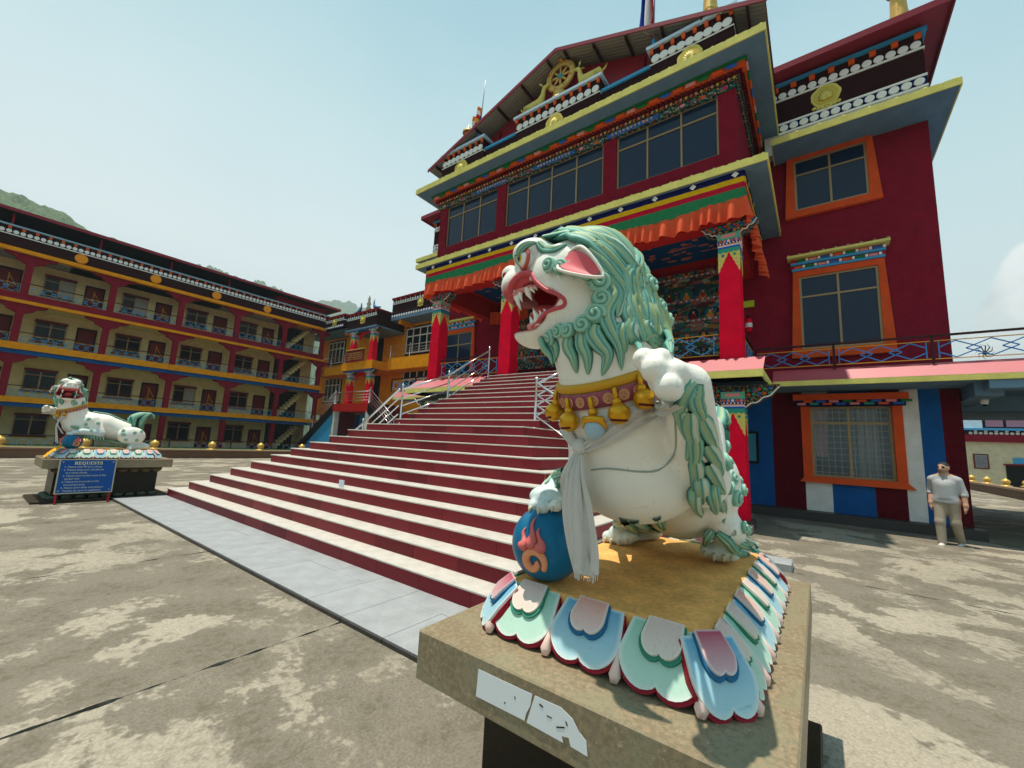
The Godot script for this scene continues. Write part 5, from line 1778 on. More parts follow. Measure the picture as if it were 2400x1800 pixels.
# ---------------------------------------------------------------- measurements of the guardian lion (metres)
const LION_PRIMS := [
	[-0.630,1.660,-1.660,-0.620,1.580,-2.050,0.225,0.240],
	[-0.625,1.575,-1.720,0.270,0.225,0.280],
	[-0.620,1.580,-2.050,-0.640,1.400,-2.500,0.240,0.230],
	[-0.630,1.740,-1.600,-0.660,2.060,-1.500,0.225,0.205],
	[-0.660,2.060,-1.500,-0.700,2.300,-1.450,0.205,0.180],
	[-0.775,2.310,-1.420,0.190,0.165,0.165],
	[-0.735,2.215,-1.420,0.165,0.155,0.165],
	[-0.860,2.335,-1.420,-1.030,2.350,-1.420,0.125,0.082],
	[-0.975,2.325,-1.420,0.135,0.085,0.120],
	[-0.760,2.165,-1.420,-0.935,2.110,-1.420,0.105,0.055],
	[-0.900,2.120,-1.420,0.110,0.055,0.105],
	[-0.972,2.108,-1.420,0.060,0.042,0.080],
	[-0.930,2.445,-1.350,0.090,0.058,0.075],
	[-0.930,2.445,-1.490,0.090,0.058,0.075],
	[-0.440,1.720,-1.860,-0.374,1.553,-1.740,0.140,0.105],
	[-0.374,1.553,-1.740,-0.317,1.851,-1.330,0.100,0.070],
	[-0.353,1.869,-1.260,0.062,0.062,0.060],
	[-0.820,1.660,-1.840,-0.920,1.420,-1.980,0.140,0.090],
	[-0.920,1.420,-1.980,-0.989,1.442,-1.700,0.075,0.065],
	[-0.978,1.420,-1.620,0.085,0.050,0.070],
	[-0.447,1.476,-2.450,0.120,0.200,0.240],
	[-0.920,1.380,-2.500,0.130,0.200,0.240],
	[-0.398,1.281,-2.420,-0.395,1.137,-2.800,0.085,0.060],
	[-0.393,1.129,-2.780,-0.434,1.146,-2.500,0.060,0.055],
	[-0.864,1.280,-2.420,-0.886,1.157,-2.800,0.085,0.060],
	[-0.880,1.147,-2.780,-1.005,1.134,-2.500,0.060,0.055],
	[-0.404,1.915,-1.200,0.035,0.037,0.044],
	[-0.371,1.882,-1.190,0.040,0.042,0.050],
	[-0.362,1.917,-1.220,0.033,0.035,0.041],
	[-0.335,1.829,-1.200,0.041,0.043,0.052],
	[-0.327,1.875,-1.230,0.038,0.039,0.047],
	[-1.005,1.386,-1.560,0.028,0.029,0.034],
	[-0.942,1.391,-1.530,0.029,0.030,0.036],
	[-0.889,1.402,-1.545,0.025,0.027,0.032],
	[-0.895,1.408,-1.600,0.022,0.023,0.028],
	[-0.499,1.140,-2.490,0.037,0.039,0.047],
	[-0.456,1.138,-2.490,0.043,0.045,0.053],
	[-0.410,1.139,-2.490,0.039,0.041,0.049],
	[-0.374,1.139,-2.490,0.032,0.034,0.040],
	[-1.064,1.112,-2.490,0.032,0.034,0.040],
	[-1.021,1.110,-2.490,0.036,0.037,0.044],
	[-0.974,1.114,-2.490,0.037,0.039,0.047],
	[-0.928,1.126,-2.490,0.034,0.036,0.042],
	[-0.894,1.138,-2.490,0.023,0.024,0.029],
]
const LION_TOE0 := 26
const LION_MANE := [
	[-0.720,2.360,-1.470,-0.620,2.200,-1.580,0.165,0.140],
	[-0.620,2.200,-1.580,-0.555,1.950,-1.640,0.140,0.095],
]
const LION_HEAD_LOCKS := [
	[0.048,[-0.887,2.514,-1.400,-0.802,2.519,-1.400,-0.668,2.435,-1.319,-0.596,2.385,-1.329,-0.554,2.332,-1.349]],
	[0.045,[-0.861,2.496,-1.400,-0.725,2.434,-1.306,-0.647,2.393,-1.300,-0.592,2.340,-1.312,-0.558,2.285,-1.337,-0.537,2.245,-1.356]],
	[0.045,[-0.652,2.437,-1.328,-0.583,2.392,-1.346,-0.542,2.345,-1.377,-0.518,2.297,-1.418,-0.502,2.234,-1.426,-0.498,2.148,-1.383,-0.488,2.109,-1.382]],
	[0.045,[-0.686,2.405,-1.293,-0.615,2.373,-1.308,-0.570,2.322,-1.328,-0.539,2.275,-1.360,-0.518,2.226,-1.381,-0.509,2.171,-1.377,-0.518,2.103,-1.346,-0.511,2.071,-1.348]],
	[0.042,[-0.640,2.356,-1.287,-0.597,2.314,-1.303,-0.568,2.268,-1.325,-0.543,2.228,-1.347,-0.522,2.198,-1.367,-0.524,2.136,-1.348,-0.513,2.070,-1.346,-0.518,2.032,-1.343]],
	[0.040,[-0.612,2.308,-1.293,-0.578,2.267,-1.316,-0.549,2.222,-1.339,-0.535,2.205,-1.352]],
	[0.042,[-0.589,2.271,-1.308,-0.559,2.235,-1.330,-0.538,2.194,-1.347,-0.540,2.134,-1.332,-0.545,2.100,-1.323]],
	[0.050,[-0.573,2.219,-1.317,-0.560,2.187,-1.326,-0.580,2.119,-1.306,-0.561,2.054,-1.311,-0.539,1.998,-1.334,-0.538,1.918,-1.357]],
	[0.049,[-0.609,2.074,-1.293,-0.615,2.042,-1.292,-0.596,2.006,-1.303,-0.575,1.968,-1.322,-0.601,1.898,-1.335]],
	[0.042,[-0.657,2.051,-1.287,-0.656,2.006,-1.293,-0.644,1.966,-1.306,-0.649,1.905,-1.327]],
	[0.042,[-0.708,2.051,-1.292,-0.716,2.009,-1.300,-0.699,1.967,-1.309,-0.695,1.914,-1.329]],
	[0.045,[-0.502,2.110,-1.364,-0.508,2.048,-1.350,-0.493,2.007,-1.374,-0.402,1.907,-1.150]],
	[0.050,[-0.507,2.273,-1.452,-0.490,2.228,-1.489,-0.466,2.141,-1.457,-0.453,2.092,-1.460]],
	[0.050,[-0.493,2.185,-1.415,-0.471,2.116,-1.418,-0.455,2.064,-1.439,-0.448,2.019,-1.466]],
	[0.045,[-0.477,2.088,-1.395,-0.462,2.055,-1.419,-0.447,2.043,-1.471,-0.444,2.024,-1.491]],
	[0.045,[-0.483,2.218,-1.509,-0.459,2.130,-1.508,-0.436,2.069,-1.508,-0.423,2.016,-1.508]],
	[0.040,[-0.452,2.095,-1.470,-0.420,2.049,-1.470,-0.332,1.927,-1.205]],
	[0.040,[-0.527,2.078,-1.334,-0.533,2.042,-1.329,-0.528,2.008,-1.339,-0.525,1.978,-1.350]],
	[0.032,[-0.876,2.073,-1.356,-0.851,2.029,-1.356,-0.823,1.996,-1.356,-0.813,1.958,-1.356]],
	[0.032,[-0.847,2.065,-1.367,-0.822,2.024,-1.366,-0.807,1.986,-1.362,-0.814,1.962,-1.362]],
	[0.026,[-0.802,2.051,-1.340,-0.781,2.017,-1.329,-0.795,1.983,-1.352]],
	[0.048,[-0.535,2.332,-1.385,-0.515,2.298,-1.435,-0.499,2.244,-1.458,-0.483,2.176,-1.438,-0.475,2.131,-1.417]],
	[0.050,[-0.521,2.315,-1.425,-0.503,2.274,-1.484,-0.484,2.215,-1.500,-0.465,2.148,-1.484,-0.449,2.090,-1.490]],
	[0.048,[-0.506,2.229,-1.411,-0.487,2.159,-1.410,-0.475,2.099,-1.402,-0.462,2.055,-1.419]],
	[0.048,[-0.494,2.227,-1.470,-0.471,2.164,-1.501,-0.451,2.102,-1.497,-0.428,2.047,-1.497]],
	[0.042,[-0.505,2.172,-1.384,-0.493,2.113,-1.377,-0.484,2.066,-1.378,-0.476,2.033,-1.394]],
	[0.037,[-0.474,2.178,-1.513,-0.463,2.128,-1.554,-0.440,2.086,-1.554,-0.426,2.036,-1.554]],
	[0.032,[-0.868,2.449,-1.296,-0.834,2.416,-1.301,-0.772,2.389,-1.275,-0.730,2.406,-1.286]],
	[0.026,[-0.957,2.412,-1.292,-0.938,2.434,-1.277,-0.905,2.448,-1.278,-0.873,2.452,-1.293]],
	[0.021,[-0.968,2.422,-1.289,-0.974,2.404,-1.309,-0.960,2.380,-1.313]],
]
const LION_ARM_LOCKS := [
	[0.040,[-0.280,1.851,-1.264,-0.306,1.814,-1.263,-0.332,1.777,-1.311,-0.339,1.742,-1.355,-0.342,1.691,-1.415]],
	[0.042,[-0.274,1.848,-1.272,-0.286,1.804,-1.288,-0.282,1.771,-1.338,-0.281,1.720,-1.411]],
	[0.042,[-0.304,1.777,-1.313,-0.316,1.730,-1.369,-0.323,1.683,-1.426,-0.361,1.622,-1.500]],
	[0.042,[-0.281,1.759,-1.354,-0.276,1.703,-1.445,-0.275,1.651,-1.528]],
	[0.040,[-0.312,1.709,-1.397,-0.325,1.647,-1.471,-0.353,1.584,-1.545]],
	[0.042,[-0.289,1.685,-1.449,-0.279,1.632,-1.547,-0.279,1.572,-1.642]],
	[0.040,[-0.330,1.629,-1.493,-0.342,1.570,-1.565,-0.367,1.500,-1.631]],
	[0.042,[-0.301,1.621,-1.524,-0.293,1.562,-1.620,-0.281,1.505,-1.702]],
	[0.042,[-0.333,1.570,-1.567,-0.343,1.497,-1.644,-0.464,1.348,-2.173]],
	[0.040,[-0.311,1.546,-1.616,-0.312,1.477,-1.687,-0.413,1.359,-2.263]],
	[0.040,[-0.297,1.521,-1.659,-0.383,1.395,-2.272,-0.394,1.310,-2.333]],
	[0.037,[-0.361,1.527,-1.609,-0.372,1.461,-1.673,-0.461,1.347,-2.187]],
	[0.032,[-0.862,1.546,-1.550,-0.989,1.507,-1.693,-0.998,1.472,-1.626]],
	[0.032,[-0.841,1.533,-1.550,-0.944,1.483,-1.676,-0.939,1.465,-1.618]],
	[0.029,[-0.951,1.501,-1.768,-0.925,1.464,-1.704,-0.901,1.437,-1.635]],
]
const LION_HIND_LOCKS := [
	[0.053,[-0.443,1.263,-2.349,-0.470,1.224,-2.349,-0.505,1.160,-2.450]],
	[0.062,[-0.422,1.261,-2.341,-0.377,1.217,-2.368,-0.367,1.163,-2.463,-0.349,1.138,-2.465]],
	[0.053,[-0.379,1.247,-2.344,-0.336,1.178,-2.572,-0.259,1.160,-2.572]],
	[0.053,[-0.354,1.271,-2.348,-0.329,1.168,-2.738,-0.289,1.145,-2.738]],
	[0.053,[-0.394,1.222,-2.359,-0.350,1.157,-2.475,-0.293,1.154,-2.475]],
	[0.053,[-0.604,1.389,-1.563,-0.953,1.227,-2.358,-1.014,1.176,-2.466]],
	[0.062,[-0.610,1.374,-1.594,-0.858,1.209,-2.371,-0.902,1.128,-2.592]],
	[0.062,[-0.570,1.388,-1.576,-0.800,1.217,-2.439,-0.711,1.212,-2.380]],
	[0.053,[-0.492,1.407,-1.595,-0.635,1.296,-2.125,-0.656,1.244,-2.266]],
]
const LION_CURLS := [[-0.776,2.314,-1.255,0.024],[-0.730,2.293,-1.255,0.024],[-0.681,2.281,-1.262,0.025],[-0.638,2.258,-1.277,0.024],[-0.602,2.227,-1.296,0.031],[-0.598,2.167,-1.301,0.028],[-0.610,2.108,-1.294,0.029],[-0.647,2.075,-1.286,0.026],[-0.702,2.066,-1.290,0.024],[-0.748,2.077,-1.302,0.022],[-0.800,2.067,-1.335,0.024]]
const LION_AT := {"eye":Vector3(-0.924,2.394,-1.303),"ear_base":Vector3(-0.724,2.341,-1.260),"ear_tip":Vector3(-0.542,2.210,-1.190),"ear_top":Vector3(-0.606,2.315,-1.200),"nose":Vector3(-1.072,2.394,-1.390)}
const LION_MOUTH := [-0.746,2.186,-0.772,2.215,-0.817,2.236,-0.853,2.258,-0.875,2.284,-0.915,2.289,-0.952,2.277,-0.985,2.251,-1.250,2.250,-1.200,2.120,-0.908,2.109,-0.882,2.113,-0.847,2.136,-0.814,2.159,-0.770,2.167]
const LION_TEETH := [[-0.988,2.269,-1.325,-0.966,2.216,-1.317,0.012],[-0.966,2.278,-1.325,-0.949,2.224,-1.317,0.012],[-0.931,2.286,-1.325,-0.901,2.223,-1.317,0.016],[-0.910,2.292,-1.325,-0.889,2.252,-1.317,0.012],[-0.890,2.293,-1.325,-0.878,2.261,-1.317,0.009],[-0.979,2.256,-1.325,-0.952,2.189,-1.317,0.011],[-0.904,2.119,-1.325,-0.909,2.159,-1.317,0.011],[-0.878,2.131,-1.325,-0.896,2.190,-1.317,0.015],[-0.861,2.146,-1.325,-0.865,2.177,-1.317,0.011],[-0.842,2.159,-1.325,-0.845,2.181,-1.317,0.010],[-0.890,2.122,-1.325,-0.888,2.153,-1.317,0.010]]
const LION_GUMS := [[-0.996,2.261,-1.323,-0.971,2.276,-1.323,-0.933,2.285,-1.323,-0.902,2.290,-1.323,-0.878,2.288,-1.323],[-0.915,2.117,-1.323,-0.894,2.117,-1.323,-0.870,2.129,-1.323,-0.848,2.152,-1.323,-0.825,2.164,-1.323]]
const LION_LIP := [-1.033,2.275,-1.337,-0.994,2.307,-1.304,-0.951,2.334,-1.299,-0.892,2.324,-1.287,-0.857,2.279,-1.274,-0.803,2.232,-1.264,-0.750,2.203,-1.255,-0.720,2.177,-1.260,-0.726,2.156,-1.266,-0.773,2.153,-1.274,-0.829,2.151,-1.303,-0.872,2.125,-1.317,-0.902,2.108,-1.318]
const LION_BELLS := [-0.821,1.786,-1.438,-0.724,1.745,-1.373,-0.624,1.734,-1.358,-0.549,1.772,-1.366,-0.483,1.823,-1.401,-0.451,1.863,-1.434]
const LION_HANGERS := [-0.816,1.855,-1.415,-0.739,1.816,-1.364,-0.641,1.815,-1.342,-0.560,1.847,-1.351,-0.492,1.895,-1.387,-0.461,1.924,-1.424]
const LION_SCARF := [-0.325,1.781,-1.170,-0.447,1.806,-1.443,-0.495,1.767,-1.399,-0.560,1.719,-1.373,-0.639,1.666,-1.375,-0.706,1.645,-1.397,-0.752,1.680,-1.407,-0.792,1.723,-1.425,-0.817,1.750,-1.444]
const LION_CREASE := [-0.684,1.566,-1.440,-0.623,1.576,-1.428,-0.572,1.576,-1.435,-0.510,1.573,-1.462,-0.461,1.579,-1.495,-0.430,1.607,-1.524,-0.401,1.643,-1.501,-0.380,1.681,-1.443,-0.347,1.789,-1.302]
const LION_RING_A := [-0.442,1.986,-1.560,-0.455,2.002,-1.600,-0.476,2.016,-1.637,-0.504,2.026,-1.669,-0.536,2.034,-1.695,-0.574,2.037,-1.714,-0.614,2.037,-1.727,-0.655,2.034,-1.731,-0.696,2.027,-1.728,-0.736,2.017,-1.717,-0.773,2.004,-1.699,-0.806,1.988,-1.673,-0.833,1.970,-1.641,-0.851,1.951,-1.603,-0.860,1.930,-1.560,-0.860,1.910,-1.514,-0.846,1.892,-1.468,-0.821,1.876,-1.425,-0.784,1.864,-1.388,-0.738,1.858,-1.360,-0.686,1.857,-1.343,-0.632,1.862,-1.338,-0.579,1.872,-1.345,-0.533,1.888,-1.366,-0.493,1.906,-1.395,-0.463,1.926,-1.432,-0.446,1.947,-1.474,-0.439,1.968,-1.517]
const LION_RING_B := [-0.438,1.965,-1.560,-0.450,1.982,-1.602,-0.470,1.996,-1.640,-0.498,2.007,-1.673,-0.533,2.014,-1.699,-0.571,2.018,-1.721,-0.613,2.018,-1.732,-0.655,2.014,-1.736,-0.698,2.007,-1.734,-0.739,1.997,-1.722,-0.776,1.983,-1.702,-0.809,1.967,-1.676,-0.834,1.948,-1.642,-0.853,1.929,-1.603,-0.860,1.908,-1.560,-0.858,1.889,-1.515,-0.842,1.871,-1.470,-0.816,1.856,-1.428,-0.780,1.844,-1.392,-0.736,1.838,-1.365,-0.685,1.837,-1.347,-0.632,1.842,-1.343,-0.581,1.852,-1.350,-0.534,1.867,-1.368,-0.494,1.884,-1.396,-0.465,1.905,-1.433,-0.444,1.925,-1.473,-0.435,1.946,-1.516]
const LION_RING_C := [-0.428,1.905,-1.560,-0.436,1.924,-1.605,-0.455,1.940,-1.647,-0.484,1.953,-1.684,-0.520,1.962,-1.715,-0.562,1.967,-1.739,-0.609,1.966,-1.752,-0.656,1.962,-1.757,-0.704,1.954,-1.752,-0.748,1.941,-1.737,-0.785,1.925,-1.712,-0.819,1.908,-1.683,-0.842,1.888,-1.645,-0.855,1.868,-1.604,-0.860,1.848,-1.560,-0.852,1.829,-1.516,-0.835,1.812,-1.473,-0.807,1.799,-1.435,-0.772,1.789,-1.402,-0.730,1.783,-1.376,-0.683,1.783,-1.361,-0.633,1.787,-1.356,-0.584,1.796,-1.361,-0.538,1.809,-1.376,-0.498,1.825,-1.401,-0.467,1.844,-1.434,-0.443,1.864,-1.472,-0.429,1.885,-1.515]
const LION_TOES := [[-0.404,1.915,-1.200,0.035],[-0.371,1.882,-1.190,0.040],[-0.362,1.917,-1.220,0.033],[-0.335,1.829,-1.200,0.041],[-0.327,1.875,-1.230,0.038],[-1.005,1.386,-1.560,0.028],[-0.942,1.391,-1.530,0.029],[-0.889,1.402,-1.545,0.025],[-0.895,1.408,-1.600,0.022],[-0.499,1.140,-2.490,0.037],[-0.456,1.138,-2.490,0.043],[-0.410,1.139,-2.490,0.039],[-0.374,1.139,-2.490,0.032],[-1.064,1.112,-2.490,0.032],[-1.021,1.110,-2.490,0.036],[-0.974,1.114,-2.490,0.037],[-0.928,1.126,-2.490,0.034],[-0.894,1.138,-2.490,0.023]]
const LION_O := Vector3(-0.7, 1.08, -2.1)     # foot of the near lion
const LION_HZ := -1.42                        # plane of its turned head
var lion_c: PackedFloat32Array                # prims unpacked: kind, nine numbers each
var lion_n := 0
var lion_mouth: PackedVector2Array


func prim_sd(i: int, p: Vector3) -> float:
	var o := i * 9
	if lion_c[o] < 0.5:
		var a := Vector3(lion_c[o + 1], lion_c[o + 2], lion_c[o + 3])
		var ba := Vector3(lion_c[o + 4], lion_c[o + 5], lion_c[o + 6]) - a
		var pa := p - a
		var h := clampf(pa.dot(ba) / ba.dot(ba), 0.0, 1.0)
		return (pa - ba * h).length() - lerpf(lion_c[o + 7], lion_c[o + 8], h)
	var r := Vector3(lion_c[o + 4], lion_c[o + 5], lion_c[o + 6])
	var q := (p - Vector3(lion_c[o + 1], lion_c[o + 2], lion_c[o + 3])) / r
	var k0 := q.length()
	var k1 := (q / r).length()
	return k0 * (k0 - 1.0) / maxf(k1, 1e-6)


func mouth_sd(p: Vector3) -> float:
	if p.y < 1.95 or p.x > -0.6: return 1.0
	var v := Vector2(p.x, p.y)
	var d := 1e9
	var s := 1.0
	var n := lion_mouth.size()
	var j := n - 1
	for i in n:
		var a := lion_mouth[i]
		var b := lion_mouth[j]
		var e := b - a
		var w := v - a
		var t := w - e * clampf(w.dot(e) / e.dot(e), 0.0, 1.0)
		d = minf(d, t.length_squared())
		var c1 := v.y >= a.y
		var c2 := v.y < b.y
		var c3 := e.x * w.y > e.y * w.x
		if (c1 and c2 and c3) or (not c1 and not c2 and not c3): s = -s
		j = i
	return s * sqrt(d)


func lion_sd(p: Vector3, act: PackedInt32Array) -> float:
	var d := 1e3
	for i in act:
		var e := prim_sd(i, p)
		var kk := 0.01 if i >= LION_TOE0 and lion_n > 10 and lion_c[i * 9] > 0.5 else 0.035
		var h := maxf(kk - absf(d - e), 0.0) / kk
		d = minf(d, e) - h * h * kk * 0.25
	if p.y > 2.0 and p.x < -0.6:
		d = maxf(d, -maxf(mouth_sd(p), absf(p.z - LION_HZ) - 0.25))
	return d


func lion_load(prims: Array):
	lion_c = PackedFloat32Array()
	lion_n = prims.size()
	for q in prims:
		lion_c.append(0.0 if q.size() == 8 else 1.0)
		for k in 8: lion_c.append(q[k] if k < q.size() else 0.0)


func all_prims() -> PackedInt32Array:
	var a := PackedInt32Array()
	for i in lion_n: a.append(i)
	return a


func lion_grad(p: Vector3, act: PackedInt32Array) -> Vector3:
	var e := 0.004
	return Vector3(lion_sd(p + Vector3(e, 0, 0), act) - lion_sd(p - Vector3(e, 0, 0), act), lion_sd(p + Vector3(0, e, 0), act) - lion_sd(p - Vector3(0, e, 0), act), lion_sd(p + Vector3(0, 0, e), act) - lion_sd(p - Vector3(0, 0, e), act)).normalized()


func nets(lo: Vector3, hi: Vector3, cs: float, colour: Callable, org: Vector3) -> ArrayMesh:
	# surface nets over blocks of cells that the surface crosses
	var bs := 8
	var nb := Vector3i(((hi - lo) / (cs * bs)).ceil())
	var nx := nb.x * bs + 1
	var ny := nb.y * bs + 1
	var nz := nb.z * bs + 1
	var fld := PackedFloat32Array()
	fld.resize(nx * ny * nz)
	fld.fill(1.0)
	var all := all_prims()
	var rad := cs * bs * 0.8661 + cs
	var acts := []
	for bz in nb.z:
		for by in nb.y:
			for bx in nb.x:
				var c := lo + Vector3(bx + 0.5, by + 0.5, bz + 0.5) * (cs * bs)
				var ds := PackedFloat32Array()
				var dm := 1e9
				for i in lion_n:
					var e := prim_sd(i, c)
					ds.append(e)
					dm = minf(dm, e)
				if dm > rad * 1.5: continue
				var act := PackedInt32Array()
				for i in lion_n:
					if ds[i] < dm + rad * 2.2 + 0.04: act.append(i)
				acts.append(Vector3i(bx, by, bz))
				for k in bs + 1:
					for j in bs + 1:
						for i in bs + 1:
							var x := bx * bs + i
							var y := by * bs + j
							var z := bz * bs + k
							var id := (z * ny + y) * nx + x
							if fld[id] != 1.0: continue
							fld[id] = lion_sd(lo + Vector3(x, y, z) * cs, act)
	var vid := PackedInt32Array()
	vid.resize(nx * ny * nz)
	vid.fill(-1)
	var vs := PackedVector3Array()
	var co := PackedColorArray()
	var off := PackedInt32Array([0, 1, nx, nx + 1, nx * ny, nx * ny + 1, nx * ny + nx, nx * ny + nx + 1])
	var ed := PackedInt32Array([0, 1, 2, 3, 4, 5, 6, 7, 0, 2, 1, 3, 4, 6, 5, 7, 0, 4, 1, 5, 2, 6, 3, 7])
	for b in acts:
		for k in bs:
			for j in bs:
				for i in bs:
					var x: int = b.x * bs + i
					var y: int = b.y * bs + j
					var z: int = b.z * bs + k
					var id := (z * ny + y) * nx + x
					var m := 0
					for q in 8:
						if fld[id + off[q]] < 0.0: m += 1
					if m == 0 or m == 8: continue
					var s := Vector3.ZERO
					var n := 0
					for q in 12:
						var e0 := ed[q * 2]
						var e1 := ed[q * 2 + 1]
						var f0 := fld[id + off[e0]]
						var f1 := fld[id + off[e1]]
						if (f0 < 0.0) == (f1 < 0.0): continue
						var t := f0 / (f0 - f1)
						var p0 := Vector3(e0 & 1, (e0 >> 1) & 1, e0 >> 2)
						var p1 := Vector3(e1 & 1, (e1 >> 1) & 1, e1 >> 2)
						s += p0.lerp(p1, t)
						n += 1
					var p := lo + (Vector3(x, y, z) + s / n) * cs
					vid[id] = vs.size()
					vs.append(p)
					co.append(colour.call(p))
	var ix := PackedInt32Array()
	var sx := 1
	var sy := nx
	var sz := nx * ny
	for b in acts:
		for k in bs:
			for j in bs:
				for i in bs:
					var x: int = b.x * bs + i
					var y: int = b.y * bs + j
					var z: int = b.z * bs + k
					if x == 0 or y == 0 or z == 0: continue
					var id := (z * ny + y) * nx + x
					var f := fld[id] < 0.0
					for ax in 3:
						var da := sx if ax == 0 else (sy if ax == 1 else sz)
						var db := sy if ax == 0 else (sz if ax == 1 else sx)
						var dc := sz if ax == 0 else (sx if ax == 1 else sy)
						if (fld[id + da] < 0.0) == f: continue
						var a := vid[id]
						var q1 := vid[id - db]
						var q2 := vid[id - db - dc]
						var q3 := vid[id - dc]
						if a < 0 or q1 < 0 or q2 < 0 or q3 < 0: continue
						if f: ix.append_array(PackedInt32Array([a, q2, q1, a, q3, q2]))
						else: ix.append_array(PackedInt32Array([a, q1, q2, a, q2, q3]))
	var nr := PackedVector3Array()
	nr.resize(vs.size())
	for i in range(0, ix.size(), 3):
		var a := vs[ix[i]]
		var n := (vs[ix[i + 2]] - a).cross(vs[ix[i + 1]] - a)
		nr[ix[i]] += n
		nr[ix[i + 1]] += n
		nr[ix[i + 2]] += n
	for i in nr.size(): nr[i] = nr[i].normalized()
	for i in vs.size(): vs[i] -= org
	var ar := []
	ar.resize(Mesh.ARRAY_MAX)
	ar[Mesh.ARRAY_VERTEX] = vs
	ar[Mesh.ARRAY_NORMAL] = nr
	ar[Mesh.ARRAY_COLOR] = co
	ar[Mesh.ARRAY_INDEX] = ix
	var me := ArrayMesh.new()
	me.add_surface_from_arrays(Mesh.PRIMITIVE_TRIANGLES, ar)
	return me


func mirror_mesh(m: Mesh) -> ArrayMesh:
	var out := ArrayMesh.new()
	for s in m.get_surface_count():
		var ar: Array = m.surface_get_arrays(s)
		var v: PackedVector3Array = ar[Mesh.ARRAY_VERTEX]
		var n: PackedVector3Array = ar[Mesh.ARRAY_NORMAL]
		for i in v.size():
			v[i].x = -v[i].x
			n[i].x = -n[i].x
		ar[Mesh.ARRAY_VERTEX] = v
		ar[Mesh.ARRAY_NORMAL] = n
		ar[Mesh.ARRAY_TANGENT] = null
		var ix: PackedInt32Array = ar[Mesh.ARRAY_INDEX]
		for i in range(0, ix.size(), 3):
			var t := ix[i + 1]
			ix[i + 1] = ix[i + 2]
			ix[i + 2] = t
		ar[Mesh.ARRAY_INDEX] = ix
		out.add_surface_from_arrays(Mesh.PRIMITIVE_TRIANGLES, ar)
	return out


func statue_colour(p: Vector3) -> Color:
	# painted plaster: cream white, rose lips round the mouth, blue tinting brushed on the limbs
	var c := Color(0.9, 0.87, 0.79)
	if p.y > 1.98 and p.x < -0.66:
		var m := mouth_sd(p)
		if m < 0.006 and absf(p.z - LION_HZ) < 0.16: return Color(0.2, 0.012, 0.02)
		var up := p.y > 2.16 + (p.x + 0.72) * -0.15
		var wd := 0.085 if up and p.x < -0.9 else 0.016
		if m < wd: c = c.lerp(Color(0.55, 0.07, 0.075), smoothstep(wd, wd * 0.4, m))
	elif p.y < 1.5 and p.x < -0.84 and p.z > -2.1:
		c = c.lerp(Color(0.42, 0.62, 0.68), 0.55 * smoothstep(-0.84, -0.96, p.x))
	elif p.y < 1.3 and p.z < -2.3:
		c = c.lerp(Color(0.45, 0.66, 0.64), 0.5 * smoothstep(1.3, 1.18, p.y))
	return c


func lsnap(p: Vector3, off: float) -> Vector3:      # nearest point on the statue, lifted
	var act := all_prims()
	var q := p
	for k in 4: q -= lion_grad(q, act) * lion_sd(q, act)
	return q + lion_grad(q, act) * off


func v3(a: Array) -> Array:
	var o = []
	for i in range(0, a.size(), 3): o.append(Vector3(a[i], a[i + 1], a[i + 2]))
	return o


func spline(p: Array, n: int) -> Array:
	var o = []
	var m = p.size() - 1
	for i in n + 1:
		var t: float = float(i) / n * m
		var k: int = min(int(t), m - 1)
		var f: float = t - k
		var a: Vector3 = p[max(k - 1, 0)]
		var b: Vector3 = p[k]
		var c: Vector3 = p[k + 1]
		var d: Vector3 = p[min(k + 2, m)]
		o.append(0.5 * ((2.0 * b) + (c - a) * f + (2.0 * a - 5.0 * b + 4.0 * c - d) * f * f + (3.0 * b - a - 3.0 * c + d) * f * f * f))
	return o


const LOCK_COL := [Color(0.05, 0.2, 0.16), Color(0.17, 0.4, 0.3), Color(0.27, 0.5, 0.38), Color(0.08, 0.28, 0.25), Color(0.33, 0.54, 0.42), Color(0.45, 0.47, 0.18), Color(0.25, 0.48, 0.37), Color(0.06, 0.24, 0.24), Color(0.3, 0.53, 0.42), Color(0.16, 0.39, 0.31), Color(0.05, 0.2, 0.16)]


const LOCK_PALE := [Color(0.05, 0.2, 0.16), Color(0.15, 0.37, 0.29), Color(0.52, 0.62, 0.5), Color(0.66, 0.7, 0.6), Color(0.4, 0.57, 0.45), Color(0.07, 0.25, 0.22), Color(0.25, 0.48, 0.37), Color(0.42, 0.45, 0.2), Color(0.27, 0.5, 0.4), Color(0.16, 0.39, 0.31), Color(0.05, 0.2, 0.16)]  # pale stripes: whitish paint, with ridge highlights put into the same colour


